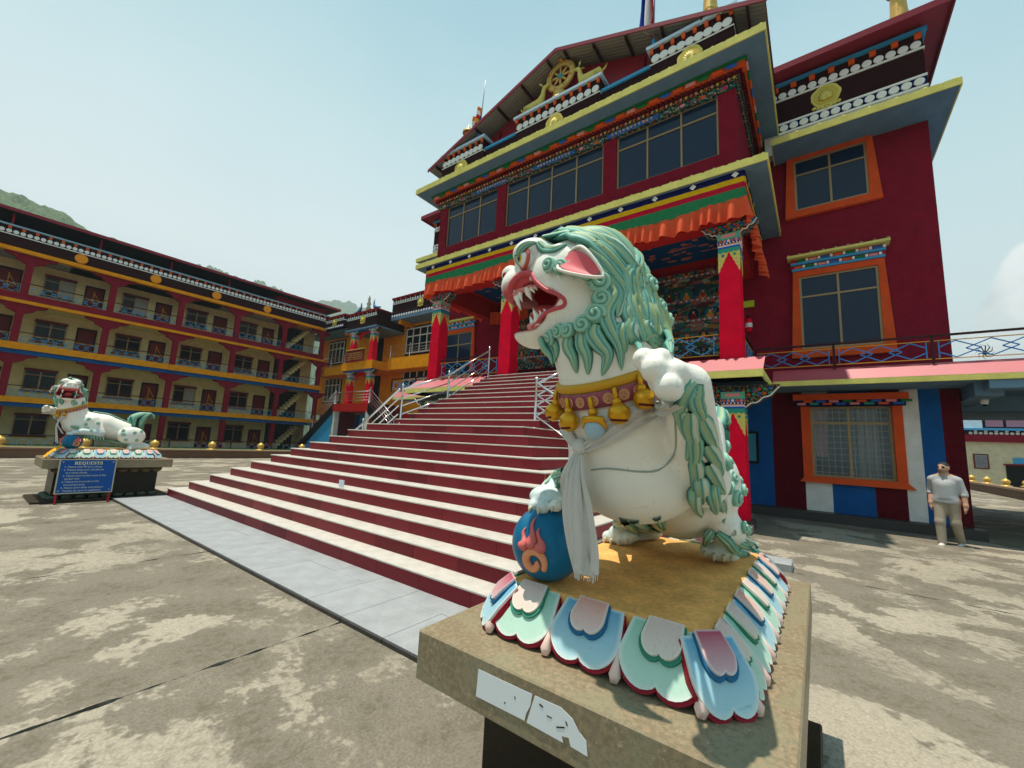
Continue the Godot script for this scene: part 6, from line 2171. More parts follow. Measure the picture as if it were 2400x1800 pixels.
func hair_lock(pts: Array, w: float, act, thick := 0.55, lift := 0.3) -> ArrayMesh:
	# a carved lock of hair: ridged strap that swells and runs to a point
	var n = 16
	var c = spline(pts, n)
	var b = B.new(true, true)
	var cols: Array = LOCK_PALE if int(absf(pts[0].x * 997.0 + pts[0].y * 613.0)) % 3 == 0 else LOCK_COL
	var rows = []
	var nr = Vector3.UP
	for i in n + 1:
		var t = float(i) / n
		var tg: Vector3 = (c[min(i + 1, n)] - c[max(i - 1, 0)]).normalized()
		if i % 4 == 0:
			var g = lion_grad(c[i], act)
			nr = g if i == 0 else (nr + g * 1.5).normalized()
		var nn: Vector3 = (nr - tg * nr.dot(tg)).normalized()
		var sd = tg.cross(nn)
		var k: float = w * 0.5 * (0.62 + 0.38 * smoothstep(0.0, 0.25, t)) * pow(max(1.0 - pow(t, 2.6), 0.0), 0.8)
		var row = []
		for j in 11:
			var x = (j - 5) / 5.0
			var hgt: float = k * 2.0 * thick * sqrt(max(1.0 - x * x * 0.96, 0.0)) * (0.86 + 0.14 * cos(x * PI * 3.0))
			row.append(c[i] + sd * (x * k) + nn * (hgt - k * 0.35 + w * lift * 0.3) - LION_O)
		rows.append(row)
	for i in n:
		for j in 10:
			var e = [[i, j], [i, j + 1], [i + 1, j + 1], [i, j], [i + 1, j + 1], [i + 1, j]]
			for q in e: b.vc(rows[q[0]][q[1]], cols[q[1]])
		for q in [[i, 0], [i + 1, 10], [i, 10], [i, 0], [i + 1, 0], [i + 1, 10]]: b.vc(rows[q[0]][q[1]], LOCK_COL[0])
	return b.mesh()


func curl(at: Vector3, nr: Vector3, r: float, turn: float, hand := 1.0) -> ArrayMesh:
	# a snail curl: tapering roll wound into a dome
	var u = nr.cross(Vector3.UP if absf(nr.y) < 0.9 else Vector3.RIGHT).normalized()
	var v = nr.cross(u)
	var b = B.new(true, true)
	b.col(Color(0.17, 0.4, 0.31))
	b.ball(at - LION_O, V(r, r * 0.55, r), 14, 7, Basis(u, nr, u.cross(nr)))
	var pts = []
	var rad = []
	for i in 27:
		var t = i / 26.0
		var a = turn + hand * t * TAU * 1.75
		var q = r * (0.98 - 0.86 * t)
		pts.append(at - LION_O + (u * cos(a) + v * sin(a)) * q + nr * (r * (0.2 + 0.55 * t)))
		rad.append(r * (0.27 - 0.1 * t))
	b.col(Color(0.3, 0.53, 0.42))
	b.tube(pts, rad, 7)
	return b.mesh()


func lions():
	var near = pedestal(-0.69, 0, "square stone pedestal under the near lion, torn white sticker on its edge")
	var far = pedestal(-12.55, 1, "square dark stone pedestal under the far lion, behind the blue signboard")
	var a = lion_statue()
	var b = thing("guardian_lion", "far painted plaster lion facing us on its pedestal beside the stair", "statue", V(-12.54, 1.08, -2.04), "guardian lions")
	b.position = V(-12.54, LION_O.y, LION_O.z + 0.06)
	mirror_into(a, b)


func mirror_into(src: Node3D, dst: Node3D):
	for o in src.get_children():
		var q
		if o is MeshInstance3D:
			q = part(dst, String(o.name), mirror_mesh(o.mesh), o.material_override)
		else:
			q = node(String(o.name), dst)
		mirror_into(o, q)


func lion_statue() -> Node3D:
	var t = thing("guardian_lion", "near white plaster lion with green mane, head turned, snarling towards the stair", "statue", LION_O, "guardian lions")
	for i in range(0, LION_MOUTH.size(), 2): lion_mouth.append(Vector2(LION_MOUTH[i], LION_MOUTH[i + 1]))
	lion_load(LION_PRIMS)
	var O = LION_O
	var HZ = LION_HZ
	var wm = trip(mat("ffffff", 0.5), T.worn, 2.2, T.fine, 0.25)
	wm.uv1_world_triplanar = false
	wm.vertex_color_use_as_albedo = true
	var hm = mat("ffffff", 0.5)
	hm.vertex_color_use_as_albedo = true
	hm.cull_mode = BaseMaterial3D.CULL_DISABLED
	M.statue = wm
	part(t, "body", nets(V(-1.2, 1.02, -3.02), V(-0.2, 2.6, -1.1), 0.0095, statue_colour, O), wm)
	# inside of the mouth
	var red = mat("7a0f18", 0.45)
	var inn = PackedVector2Array()
	for q in lion_mouth: inn.append(q if q.x > -1.04 else Vector2(-1.0, q.y))
	part(t, "palate", B.new().ext(PackedVector2Array([Vector2(-0.66, 2.14), Vector2(-0.95, 2.09), Vector2(-0.9, 2.2), Vector2(-1.0, 2.33), Vector2(-0.8, 2.3), Vector2(-0.66, 2.24)]), 0.02, Transform3D(Basis.IDENTITY, V(0, 0, HZ - 0.01) - O)).mesh(), red)
	part(t, "tongue", B.new(true).tube([V(-0.74, 2.17, HZ) - O, V(-0.84, 2.175, HZ) - O, V(-0.92, 2.2, HZ) - O, V(-0.97, 2.2, HZ) - O], [0.06, 0.05, 0.04, 0.012], 12).mesh(), mat("c2514f", 0.35))
	var tooth = mat("efe9d8", 0.3)
	for q in LION_TEETH:
		for s in [0, 1]:
			var p0 = V(q[0], q[1], q[2] if s == 0 else 2.0 * HZ - q[2])
			var p1 = V(q[3], q[4], q[5] if s == 0 else 2.0 * HZ - q[5])
			var bend = (p1 - p0).cross(V(0, 0, 1)).normalized() * 0.006
			part(t, "tooth", B.new(true).tube([p0 - (p1 - p0) * 0.25 - O, p0.lerp(p1, 0.4) + bend - O, p1 - O], [q[6] * 1.05, q[6] * 0.78, 0.001], 10).mesh(), tooth)
	for s in [0, 1]:
		for gq in LION_GUMS:
			part(t, "gum", B.new(true).tube(spline(v3(gq).map(func(p): return (p if s == 0 else V(p.x, p.y, 2.0 * HZ - p.z)) - O), 14), 0.013, 8).mesh(), mat("d98a88", 0.4))
		var lp = []
		for q in v3(LION_LIP):
			lp.append((q if s == 0 else V(q.x, q.y, 2.0 * HZ - q.z)) - O)
		var rr = []
		for i in lp.size(): rr.append(0.011 if i > 3 else 0.018)
		part(t, "lip", B.new(true).tube(spline(lp, 40), [0.004] + range(39).map(func(i): return lerpf(0.018, 0.008, smoothstep(0.0, 16.0, float(i)))) + [0.003], 9).mesh(), mat("c8525a", 0.4))
		var mz = func(p): return p if s == 0 else V(p.x, p.y, 2.0 * HZ - p.z)
		# eye: white ball, yellow iris, dark pupil, red lid
		var e: Vector3 = LION_AT.eye
		var ev: Vector3 = mz.call(e)
		var dn = V(-0.55, 0.0, 0.83 if s == 0 else -0.83)
		var ey = node("eye", t)
		part(ey, "eyeball", B.new(true).ball(ev - O, 0.036, 16, 12).mesh(), mat("efece4", 0.25))
		part(ey, "iris", B.new(true).ball(ev + dn * 0.0165 - O, 0.0225, 14, 10).mesh(), mat("c9a21e", 0.25))
		part(ey, "pupil", B.new(true).ball(ev + dn * 0.029 - O, 0.0125, 12, 8).mesh(), mat("0c0a08", 0.2))
		var rg = []
		var ux = dn.cross(Vector3.UP).normalized()
		for i in 21:
			var a = TAU * i / 20.0
			rg.append(ev + dn * 0.012 + (ux * cos(a) * 1.15 + Vector3.UP * sin(a)) * 0.036 - O)
		part(ey, "lid", B.new(true).tube(rg, 0.008, 7).mesh(), mat("c05a50", 0.45))
		# ear: cupped leaf, rose inside
		var eb: Vector3 = mz.call(LION_AT.ear_base)
		var et: Vector3 = mz.call(LION_AT.ear_tip)
		var ax = et - eb
		var out = V(0.1, 0.25, 1.0 if s == 0 else -1.0)
		var acr = ax.cross(out).normalized() * (1.0 if s == 0 else -1.0)
		var on = acr.cross(ax).normalized()
		if on.z * (1.0 if s == 0 else -1.0) < 0: on = -on
		var er = node("ear", t)
		var cup = func(u, v, k):
			var x: float = v * 2.0 - 1.0
			var w: float = 0.055 * pow(sin(PI * clampf(u * 0.93 + 0.07, 0.0, 1.0)), 0.7) * (1.15 - 0.4 * u)
			return eb + ax * u + acr * (x * w + 0.012 * sin(u * PI)) + on * (0.03 * x * x * sin(PI * u) + 0.012 * sin(u * 4.0) + k) - O
		part(er, "shell", B.new(true).surf(func(u, v): return cup.call(u, v, -0.006), 16, 12).mesh(), mat("e3ded4", 0.55))
		part(er, "edge", B.new(true).tube(range(33).map(func(i): return cup.call(i / 16.0 if i < 17 else 2.0 - i / 16.0, 0.0 if i < 17 else 1.0, -0.002)), 0.0065, 6).mesh(), mat("e3ded4", 0.55))
		part(er, "inner", B.new(true).surf(func(u, v): return cup.call(0.04 + u * 0.86, 0.12 + v * 0.76, 0.002), 16, 12).mesh(), mat("cf5f68", 0.5))
		var np: Vector3 = mz.call(LION_AT.nose)
		var ns = node("nose", t)
		part(ns, "bulb", B.new(true).ball(np - O, V(0.042, 0.042, 0.04), 16, 12).mesh(), mat("e6e1d6", 0.45))
		part(ns, "nostril", B.new(true).ball(np + V(-0.005, -0.012, 0.032 if s == 0 else -0.032) - O, V(0.014, 0.016, 0.012), 10, 8).mesh(), mat("8a1f2c", 0.5))
	# mane: mass, locks and curls, both sides of the head
	lion_load(LION_PRIMS + LION_MANE)
	var act = all_prims()
	lion_load(LION_MANE)
	part(t, "mane", nets(V(-0.95, 1.78, -1.82), V(-0.3, 2.62, -1.2), 0.012, func(_p): return Color(0.14, 0.36, 0.28), O), hm)
	lion_load(LION_PRIMS + LION_MANE)
	for s in [0, 1]:
		for l in LION_HEAD_LOCKS:
			var pts = v3(l[1])
			if s == 1:
				for i in pts.size(): pts[i] = lsnap(V(pts[i].x, pts[i].y, 2.0 * HZ - pts[i].z - 0.25 * clampf(2.15 - pts[i].y, 0.0, 0.3)), 0.0)
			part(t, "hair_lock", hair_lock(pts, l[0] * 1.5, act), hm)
		var i = 0
		for c in LION_CURLS:
			i += 1
			var p = V(c[0], c[1], c[2])
			if s == 1: p = lsnap(V(p.x, p.y, 2.0 * HZ - p.z), 0.0)
			part(t, "curl", curl(p + lion_grad(p, act) * 0.016, lion_grad(p, act), c[3] * 1.22, i * 1.3, 1.0 if s == 0 else -1.0), hm)
	# forelock over the top of the skull and down the back of the neck
	for i in 7:
		var f = (i - 3) / 3.0
		var pts = []
		for k in 5:
			pts.append(lsnap(V(-0.86 + 0.115 * k, 2.51 - 0.012 * k * k, HZ + f * 0.09 - 0.01 * k), 0.0))
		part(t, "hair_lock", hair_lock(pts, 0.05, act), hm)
	for i in 9:
		var a = -0.3 + i * 0.3
		var pts = []
		for k in 4:
			pts.append(lsnap(V(-0.52 + 0.12 * cos(a) + 0.015 * sin(k * 2.0 + i), 2.22 - 0.11 * k, -1.6 - 0.14 * sin(a) - 0.03 * k), 0.0))
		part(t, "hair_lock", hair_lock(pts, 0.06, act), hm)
	lion_load(LION_PRIMS)
	act = all_prims()
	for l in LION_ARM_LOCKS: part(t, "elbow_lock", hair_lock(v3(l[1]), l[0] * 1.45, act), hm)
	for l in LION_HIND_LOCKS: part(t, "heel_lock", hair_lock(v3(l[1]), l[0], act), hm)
	# fringe under the ball arm, spikes down the spine, tail plume
	for i in 7:
		var x = -0.97 + 0.004 * i
		var z = -1.74 - 0.045 * i
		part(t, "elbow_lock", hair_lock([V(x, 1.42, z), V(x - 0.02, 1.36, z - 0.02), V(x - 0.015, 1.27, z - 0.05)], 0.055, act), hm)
	for i in 12:
		var z = -1.86 - 0.06 * i
		var y = 1.85 - 0.004 * i * i
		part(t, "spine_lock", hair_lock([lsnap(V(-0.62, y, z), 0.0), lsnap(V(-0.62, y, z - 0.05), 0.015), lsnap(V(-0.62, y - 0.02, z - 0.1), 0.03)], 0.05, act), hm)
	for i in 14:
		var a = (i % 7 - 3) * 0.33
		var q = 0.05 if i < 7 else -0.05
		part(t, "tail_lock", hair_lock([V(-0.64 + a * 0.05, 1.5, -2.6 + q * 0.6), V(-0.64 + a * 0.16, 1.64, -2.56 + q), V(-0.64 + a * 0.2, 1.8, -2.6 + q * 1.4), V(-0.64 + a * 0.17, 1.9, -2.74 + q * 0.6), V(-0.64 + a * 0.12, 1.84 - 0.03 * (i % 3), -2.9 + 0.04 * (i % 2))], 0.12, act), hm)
	part(t, "tail", B.new(true).tube([V(-0.64, 1.36, -2.66) - O, V(-0.64, 1.5, -2.7) - O, V(-0.64, 1.7, -2.66) - O, V(-0.64, 1.83, -2.68) - O, V(-0.64, 1.8, -2.78) - O], [0.05, 0.045, 0.09, 0.1, 0.05], 10).mesh(), mat("5c9178", 0.5))
	# spiral tufts on flanks and thighs
	for c in [[1.75, -1.72, 0.035], [1.63, -1.7, 0.032], [1.5, -1.84, 0.03], [1.66, -1.95, 0.033], [1.55, -2.3, 0.034], [1.42, -2.34, 0.04], [1.3, -2.4, 0.03], [1.46, -2.52, 0.035], [1.3, -2.58, 0.035], [1.52, -2.66, 0.03]]:
		for s in [-1, 1]:
			var p: Vector3 = lsnap(V(-0.63 + s * 0.4, c[0], c[1]), 0.0)
			part(t, "spiral_tuft", curl(p, lion_grad(p, act), c[2], c[1] * 9.0, s), hm)
	# claws and toes
	for q in LION_TOES:
		var p = V(q[0], q[1], q[2])
		if p.y < 1.5:
			part(t, "claw", B.new(true).tube([p + V(0, 0, q[3] * 0.8) - O, p + V(0, -q[3] * 0.4, q[3] * 1.35) - O, p + V(0, -q[3] * 0.95, q[3] * 1.45) - O], [q[3] * 0.36, q[3] * 0.3, 0.001], 8).mesh(), mat("cfc4a4", 0.4))
	part(t, "belly_crease", B.new(true).tube(spline(v3(LION_CREASE).map(func(p): return p - O), 40), 0.0035, 6).mesh(), mat("9aa79c", 0.6))
	# collar with medallions and bells
	var cr = node("collar", t)
	var ra = v3(LION_RING_A)
	var rb = v3(LION_RING_B)
	var rc = v3(LION_RING_C)
	ra.append(ra[0]); rb.append(rb[0]); rc.append(rc[0])
	part(cr, "gold_ring", B.new(true).tube(ra.map(func(p): return p - O), 0.019, 10, false).mesh(), mat("c9962a", 0.45))
	var bb = B.new(true)
	for i in 28:
		var g0 = lion_grad(rb[i], act) * 0.011
		var g1 = lion_grad(rb[i + 1], act) * 0.011
		bb.q(rb[i] + g0 - O, rc[i] + g0 - O, rc[i + 1] + g1 - O, rb[i + 1] + g1 - O)
		bb.q(rc[i] + g0 - O, rc[i] - O, rc[i + 1] - O, rc[i + 1] + g1 - O)
	var bm = mat("a3566a", 0.55)
	bm.cull_mode = BaseMaterial3D.CULL_DISABLED
	part(cr, "band", bb.mesh(), bm)
	for i in 28:
		var p: Vector3 = (rb[i] + rc[i]) * 0.5
		var g = lion_grad(p, act)
		var u = g.cross(Vector3.UP).normalized()
		var xf = Transform3D(Basis(u, g, u.cross(g)), p + g * 0.0125 - O)
		var md = B.new(true)
		md.lathe([Vector2(0.02, 0), Vector2(0.02, 0.003), Vector2(0.017, 0.004), Vector2(0.015, 0.0025), Vector2(0, 0.0025)], 18, xf)
		md.box(xf * V(0, 0.003, 0), V(0.024, 0.002, 0.004), xf.basis); md.box(xf * V(0, 0.003, 0), V(0.004, 0.002, 0.024), xf.basis)
		md.box(xf * V(0, 0.003, 0.008), V(0.016, 0.002, 0.003), xf.basis); md.box(xf * V(0, 0.003, -0.008), V(0.016, 0.002, 0.003), xf.basis)
		part(cr, "medallion", md.mesh(), mat("c98f6a", 0.5))
	var bells = v3(LION_BELLS)
	var hang = v3(LION_HANGERS)
	var gm = mat("d39a26", 0.3, 0.55)
	for i in bells.size():
		var p: Vector3 = bells[i]
		var g = lion_grad(p, act)
		var h: Vector3 = hang[i]
		var c: Vector3 = p + g * 0.026
		var be = node("bell", t)
		var upv = (h - p).normalized()
		if i == 2:
			part(be, "jewel", B.new(true).ball(c + V(0, -0.012, 0) - O, V(0.038, 0.042, 0.032), 16, 12).mesh(), mat("9cb6c4", 0.3))
			part(be, "jewel_cap", B.new(true).tube([c + V(-0.042, -0.012, 0.0) - O, c + V(-0.03, 0.016, 0.016) - O, c + V(0, 0.018, 0.026) - O, c + V(0.03, 0.016, 0.016) - O, c + V(0.042, -0.012, 0) - O], [0.006, 0.015, 0.013, 0.015, 0.006], 9).mesh(), gm)
		else:
			part(be, "globe", B.new(true).ball(c - O, V(0.039, 0.037, 0.037), 18, 13).mesh(), gm)
			var sl = []
			for k in 13:
				var a = -0.9 + 1.8 * k / 12.0
				var uu = g.cross(Vector3.UP).normalized()
				sl.append(c + (uu * sin(a) + g * cos(a) * 0.75 - Vector3.UP * (0.62 - 0.12 * cos(a * 1.5))).normalized() * 0.037 - O)
			part(be, "slot", B.new(true).tube(sl, 0.0045, 6).mesh(), mat("5a1a1a", 0.6))
		part(be, "bead", B.new(true).ball(p.lerp(h, 0.5) + g * 0.017 - O, 0.0175, 12, 9).mesh(), gm)
		part(be, "loop", B.new(true).tube([p.lerp(h, 0.55) + g * 0.016 - O, p.lerp(h, 0.85) + g * 0.018 - O, h + upv * 0.012 + g * 0.013 - O], [0.009, 0.0095, 0.0095], 8).mesh(), gm)
	scarf(t, act)
	ball_part(t)
	return t


func scarf(t: Node3D, act):
	# grey white offering scarf knotted on the chest
	var O = LION_O
	var m = trip(mat("cfcdc9", 0.85), T.worn, 4.0, T.fine, 0.5)
	m.uv1_world_triplanar = false
	m.cull_mode = BaseMaterial3D.CULL_DISABLED
	var s = node("scarf", t)
	var sp2 = spline(v3(LION_SCARF), 48)
	var f = func(u, v):
		var i: int = int(round(u * 48))
		var p: Vector3 = sp2[i]
		var tg: Vector3 = (sp2[min(i + 1, 48)] - sp2[max(i - 1, 0)]).normalized()
		var g = lion_grad(p, act)
		var sd = tg.cross(g).normalized()
		var kn = absf(u - 0.635) * 4.0
		var w = 0.012 + 0.026 * clampf(kn, 0.0, 1.0)
		return p + sd * ((v - 0.5) * 2.0 * w) + g * (0.007 + 0.006 * sin(v * 17.0 + u * 9.0) + 0.004 * (1.0 - pow(v * 2.0 - 1.0, 2))) - O
	part(s, "wrap", B.new(true).surf(f, 48, 14).mesh(), m)
	var k = V(-0.705, 1.65, -1.385)
	part(s, "knot", B.new(true).ball(k - O, V(0.03, 0.032, 0.026), 14, 10).mesh(), m)
	for q in [[[k, V(-0.735, 1.56, -1.37), V(-0.755, 1.47, -1.42), V(-0.745, 1.4, -1.46)], 0.014, 0.045, 1.0], [[k, V(-0.70, 1.55, -1.365), V(-0.685, 1.43, -1.38), V(-0.672, 1.31, -1.4), V(-0.675, 1.225, -1.41)], 0.014, 0.046, 4.0], [[k, V(-0.72, 1.55, -1.36), V(-0.73, 1.42, -1.375), V(-0.722, 1.3, -1.4), V(-0.70, 1.2, -1.42)], 0.014, 0.04, 7.0]]:
		var c = spline(q[0], 30)
		var ff = func(u, v):
			var i: int = int(round(u * 30))
			var x: float = v * 2.0 - 1.0
			var w = lerpf(q[1], q[2], smoothstep(0.0, 0.5, u))
			return c[i] + V(x * w, -0.012 * absf(x) * u + 0.003 * sin(v * 40.0) * u * u, 0.016 * sin(x * 4.0 + q[3] + u * 1.2) * (0.4 + 0.6 * u) + 0.004 * sin(x * 9.0 + q[3] + u * 2.0)) - O
		part(s, "tail", B.new(true).surf(ff, 30, 26).mesh(), m)
		var fr = B.new()
		for i in 16:
			var a: Vector3 = ff.call(1.0, (i + 0.5) / 16.0)
			fr.box(a + V(0, -0.009, 0), V(0.0025, 0.018, 0.0015))
		part(s, "fringe", fr.mesh(), m)


func ball_part(t: Node3D):
	var O = LION_O
	var c = V(-0.955, 1.235, -1.6)
	var r = 0.155
	var bm = trip(mat("156a92", 0.28), T.plaster, 3.0)
	bm.uv1_world_triplanar = false
	var b = part(t, "ball", B.new(true).ball(c - O, r, 36, 24).mesh(), bm)
	# flaming curl in relief, three times round
	for k in 3:
		var yaw = 0.18 + k * 2.1
		var on = func(u, v):      # point on the ball; u right, v up, radians
			var d = Basis(Vector3.UP, yaw + u) * (Basis(Vector3.RIGHT, -v) * V(0, 0, 1))
			return c + d * (r + 0.004) - O
		var pts = []
		var rad = []
		for i in 30:
			var q = i / 29.0
			var a = -0.5 + q * 7.2
			var rr = 0.36 * (1.0 - 0.72 * q)
			pts.append(on.call(-0.02 + cos(a) * rr * 0.9, -0.32 + sin(a) * rr))
			rad.append(lerpf(0.012, 0.017, sin(q * PI)) * (1.0 if q < 0.9 else 0.7))
		part(b, "flame_curl", B.new(true).tube(pts, rad, 8).mesh(), mat("e3956c", 0.45))
		for fl in [[-0.34, 0.0, 0.5, 0.12], [-0.12, 0.05, 0.78, 0.14], [0.12, 0.0, 0.55, 0.12]]:
			var fp = []
			var fr = []
			for i in 9:
				var q = i / 8.0
				fp.append(on.call(fl[0] + 0.06 * sin(q * 6.0), fl[1] + fl[2] * q))
				fr.append(0.022 * (1.0 - q) * (1.0 + 0.3 * sin(q * 9.0)) + 0.001)
			part(b, "flame_tongue", B.new(true).tube(fp, fr, 8).mesh(), mat("cf6a66", 0.45))


func petal_poly(w: float, l: float, notch := 0.05) -> PackedVector2Array:
	# outline of a lotus petal hanging down: straight flanks, round foot, small cusp
	var p = PackedVector2Array()
	p.append(Vector2(w * 0.45, 0))
	var n = 8
	for i in n + 1:
		var a = PI * 0.5 * i / n
		p.append(Vector2(w * (0.16 + 0.34 * cos(a)), -l * 0.56 - l * 0.42 * sin(a)))
	p.append(Vector2(w * 0.09, -l * 0.965))
	p.append(Vector2(w * 0.035, -l * 0.94))
	p.append(Vector2(0.0, -l * 0.9))
	p.append(Vector2(-w * 0.035, -l * 0.94))
	p.append(Vector2(-w * 0.09, -l * 0.965))
	for i in n + 1:
		var a = PI * 0.5 * (n - i) / n
		p.append(Vector2(-w * (0.16 + 0.34 * cos(a)), -l * 0.56 - l * 0.42 * sin(a)))
	p.append(Vector2(-w * 0.45, 0))
	return p


func petal(parent: Node3D, x: Transform3D, w: float, l: float, flare: float, rise: float, cols: Array):
	# x: frame with z outwards, y up, origin at the plate's edge. The petal leans out and curls at the foot.
	var bend = func(q: Vector2, h: float):
		var t: float = clampf(-q.y / l, 0.0, 1.1)
		var out: float = flare * (0.35 * t + 0.65 * pow(t, 0.9))
		var dn: float = rise * (0.55 * t + 0.45 * t * t)
		var nr = Vector2(1.0 * (0.25 + t), 1.15 - 0.65 * t).normalized()
		var fan: float = 1.0 + 0.06 * t
		return x * V(q.x * fan, -dn + nr.y * h, out + nr.x * h)
	var layer = func(poly: PackedVector2Array, cen: Vector2, h0: float, h1: float, ca: Color, cb: Color, rim: Color):
		var b = B.new(true, true)
		var n = poly.size()
		var rings = [0.0, 0.35, 0.65, 0.86, 1.0]
		for k in rings.size() - 1:
			for i in n:
				var a = cen.lerp(poly[i], rings[k])
				var c = cen.lerp(poly[(i + 1) % n], rings[k])
				var d = cen.lerp(poly[(i + 1) % n], rings[k + 1])
				var e = cen.lerp(poly[i], rings[k + 1])
				var cf = func(q, r): return ca.lerp(cb, clampf(-q.y / l * 1.1, 0.0, 1.0)).lerp(rim, smoothstep(0.9, 1.0, r) * 0.8)
				var A = bend.call(a, h1); var C = bend.call(c, h1); var D = bend.call(d, h1); var E = bend.call(e, h1)
				b.vc(A, cf.call(a, rings[k])); b.vc(E, cf.call(e, rings[k + 1])); b.vc(D, cf.call(d, rings[k + 1]))
				if k > 0:
					b.vc(A, cf.call(a, rings[k])); b.vc(D, cf.call(d, rings[k + 1])); b.vc(C, cf.call(c, rings[k]))
		b.smooth(false)
		for i in n:
			var a = poly[i]
			var c = poly[(i + 1) % n]
			var A = bend.call(a, h0); var C = bend.call(c, h0); var D = bend.call(c, h1); var E = bend.call(a, h1)
			for q in [A, D, C, A, E, D]: b.vc(q, rim)
		return b.mesh()
	var p = node("lotus_petal", parent)
	var o = petal_poly(w, l)
	var m: Material = M.petal
	var cc = Vector2(0, -l * 0.5)
	var red = Color(0.34, 0.015, 0.03)
	var grow = PackedVector2Array()
	for q in o: grow.append(Vector2(q.x * 1.05, q.y * 1.05))
	part(p, "red_rim", layer.call(grow, cc, -0.03, -0.004, red, red, red), m)
	part(p, "face", layer.call(o, cc, -0.006, 0.006, cols[0], cols[1], Color(0.78, 0.8, 0.76)), m)
	var tb = petal_poly(w * 0.56, l * 0.66)
	part(p, "tongue_edge", layer.call(tb, cc * 0.62, 0.0, 0.016, cols[2], cols[2], cols[2]), m)
	var tg = petal_poly(w * 0.5, l * 0.6)
	part(p, "tongue", layer.call(tg, cc * 0.58, 0.012, 0.025, cols[3], cols[4], cols[4]), m)


func pedestal(cx: float, which: int, label: String) -> Node3D:
	var t = thing("lion_pedestal", label, "pedestal", V(cx, 0, -2.22 if which == 0 else -2.16), "lion pedestals")
	var sgn = 1.0 if which == 0 else -1.0
	var hw = 0.62
	var hl = 1.0
	if not M.has("petal"):
		var pm = mat("ffffff", 0.5)
		pm.vertex_color_use_as_albedo = true
		pm.cull_mode = BaseMaterial3D.CULL_DISABLED
		pm = trip(pm, T.worn, 3.0)
		M.petal = pm
		M.stone = trip(mat("fff6e6", 0.4), T.stone, 0.8)
		M.stone_dark = trip(mat("6c675e", 0.4), T.stone, 0.9)
	part(t, "slab", bx(V(-hw, 0.72, -hl), V(hw, 0.9, hl), 0.006), M.stone)
	part(t, "carved_frieze", bx(V(-hw + 0.14, 0.64, -hl + 0.14), V(hw - 0.14, 0.722, hl - 0.14), 0.02), M.stone_dark)
	part(t, "block", bx(V(-hw + 0.2, 0.16, -hl + 0.2), V(hw - 0.2, 0.642, hl - 0.2)), trip(mat("4a4643", 0.35), T.stone, 0.7))
	part(t, "base", bx(V(-hw - 0.02, -0.05, -hl - 0.06), V(hw + 0.02, 0.11, hl + 0.06), 0.008), M.stone_dark)
	for s in [-1, 1]:
		for i in 9:
			part(t, "carved_petal", B.new(true).ball(V(s * (hw - 0.17), 0.14, -hl + 0.24 + i * 0.19), V(0.06, 0.045, 0.085), 10, 6).mesh(), mat("4d5648", 0.6))
			part(t, "carved_petal", B.new(true).ball(V(s * (hw - 0.14), 0.66, -hl + 0.24 + i * 0.19), V(0.03, 0.05, 0.08), 10, 6).mesh(), mat("5a4c33", 0.6))
	for i in 6:
		part(t, "carved_petal", B.new(true).ball(V(-hw + 0.28 + i * 0.137, 0.14, hl - 0.17), V(0.065, 0.045, 0.06), 10, 6).mesh(), mat("4d5648", 0.6))
	# yellow plate and the lotus round it
	var px = 0.39
	var zf = 0.71
	var zb = -0.7
	part(t, "plate", bx(V(-px, 0.9, zb), V(px, 1.08, zf), 0.006), trip(mat("ffc274", 0.6), T.yellow, 1.4))
	var blue = [Color(0.12, 0.36, 0.55), Color(0.45, 0.68, 0.74), Color(0.02, 0.14, 0.28), Color(0.72, 0.33, 0.27), Color(0.8, 0.72, 0.66)]
	var grn = [Color(0.3, 0.56, 0.43), Color(0.52, 0.74, 0.62), Color(0.04, 0.24, 0.16), Color(0.68, 0.5, 0.46), Color(0.78, 0.73, 0.62)]
	var rose = [Color(0.12, 0.36, 0.55), Color(0.45, 0.68, 0.74), Color(0.02, 0.14, 0.28), Color(0.42, 0.05, 0.1), Color(0.78, 0.66, 0.66)]
	var y = 1.07
	var ln = 0.215
	var nf = 3
	var wf = 2.0 * px / nf
	for s in [1, -1]:
		for i in nf:
			var bs = Basis(Vector3.UP, 0.0 if s > 0 else PI)
			var c: Array = [grn, blue][i % 2] if s > 0 else [blue, grn][i % 2]
			petal(t, Transform3D(bs, V(-px + (i + 0.5) * wf, y, zf if s > 0 else zb)), wf * 0.97, ln, 0.135, 0.155, c)
	var ns = 7
	var ws = (zf - zb) / ns
	for s in [1, -1]:
		for i in ns:
			var bs = Basis(Vector3.UP, PI / 2 * s)
			petal(t, Transform3D(bs, V(px * s, y, zb + (i + 0.5) * ws)), ws * 0.97, ln, 0.135, 0.155, [blue, grn][i % 2] if i < ns - 1 else grn)
	for sx in [-1, 1]:
		for sz in [-1, 1]:
			var bs = Basis(Vector3.UP, atan2(sx, sz))
			petal(t, Transform3D(bs, V((px - 0.012) * sx, y, (zf - 0.012) if sz > 0 else (zb + 0.012))), 0.2, 0.21, 0.13, 0.165, rose if sz > 0 else blue)
	# little buds between the petals
	var bud = B.new(true)
	bud.tube([V(0, -0.06, 0.07), V(0, -0.11, 0.108), V(0, -0.145, 0.125), V(0, -0.165, 0.13)], [0.002, 0.01, 0.021, 0.012], 8)
	var bm = bud.mesh()
	var pk = mat("e8c8bd", 0.55)
	for s in [1, -1]:
		for i in nf + 1:
			part(t, "petal_bud", bm, pk, Transform3D(Basis(Vector3.UP, 0.0 if s > 0 else PI), V(-px + i * wf, y, zf if s > 0 else zb)))
		for i in ns + 1:
			part(t, "petal_bud", bm, pk, Transform3D(Basis(Vector3.UP, PI / 2 * s), V(px * s, y, zb + i * ws)))
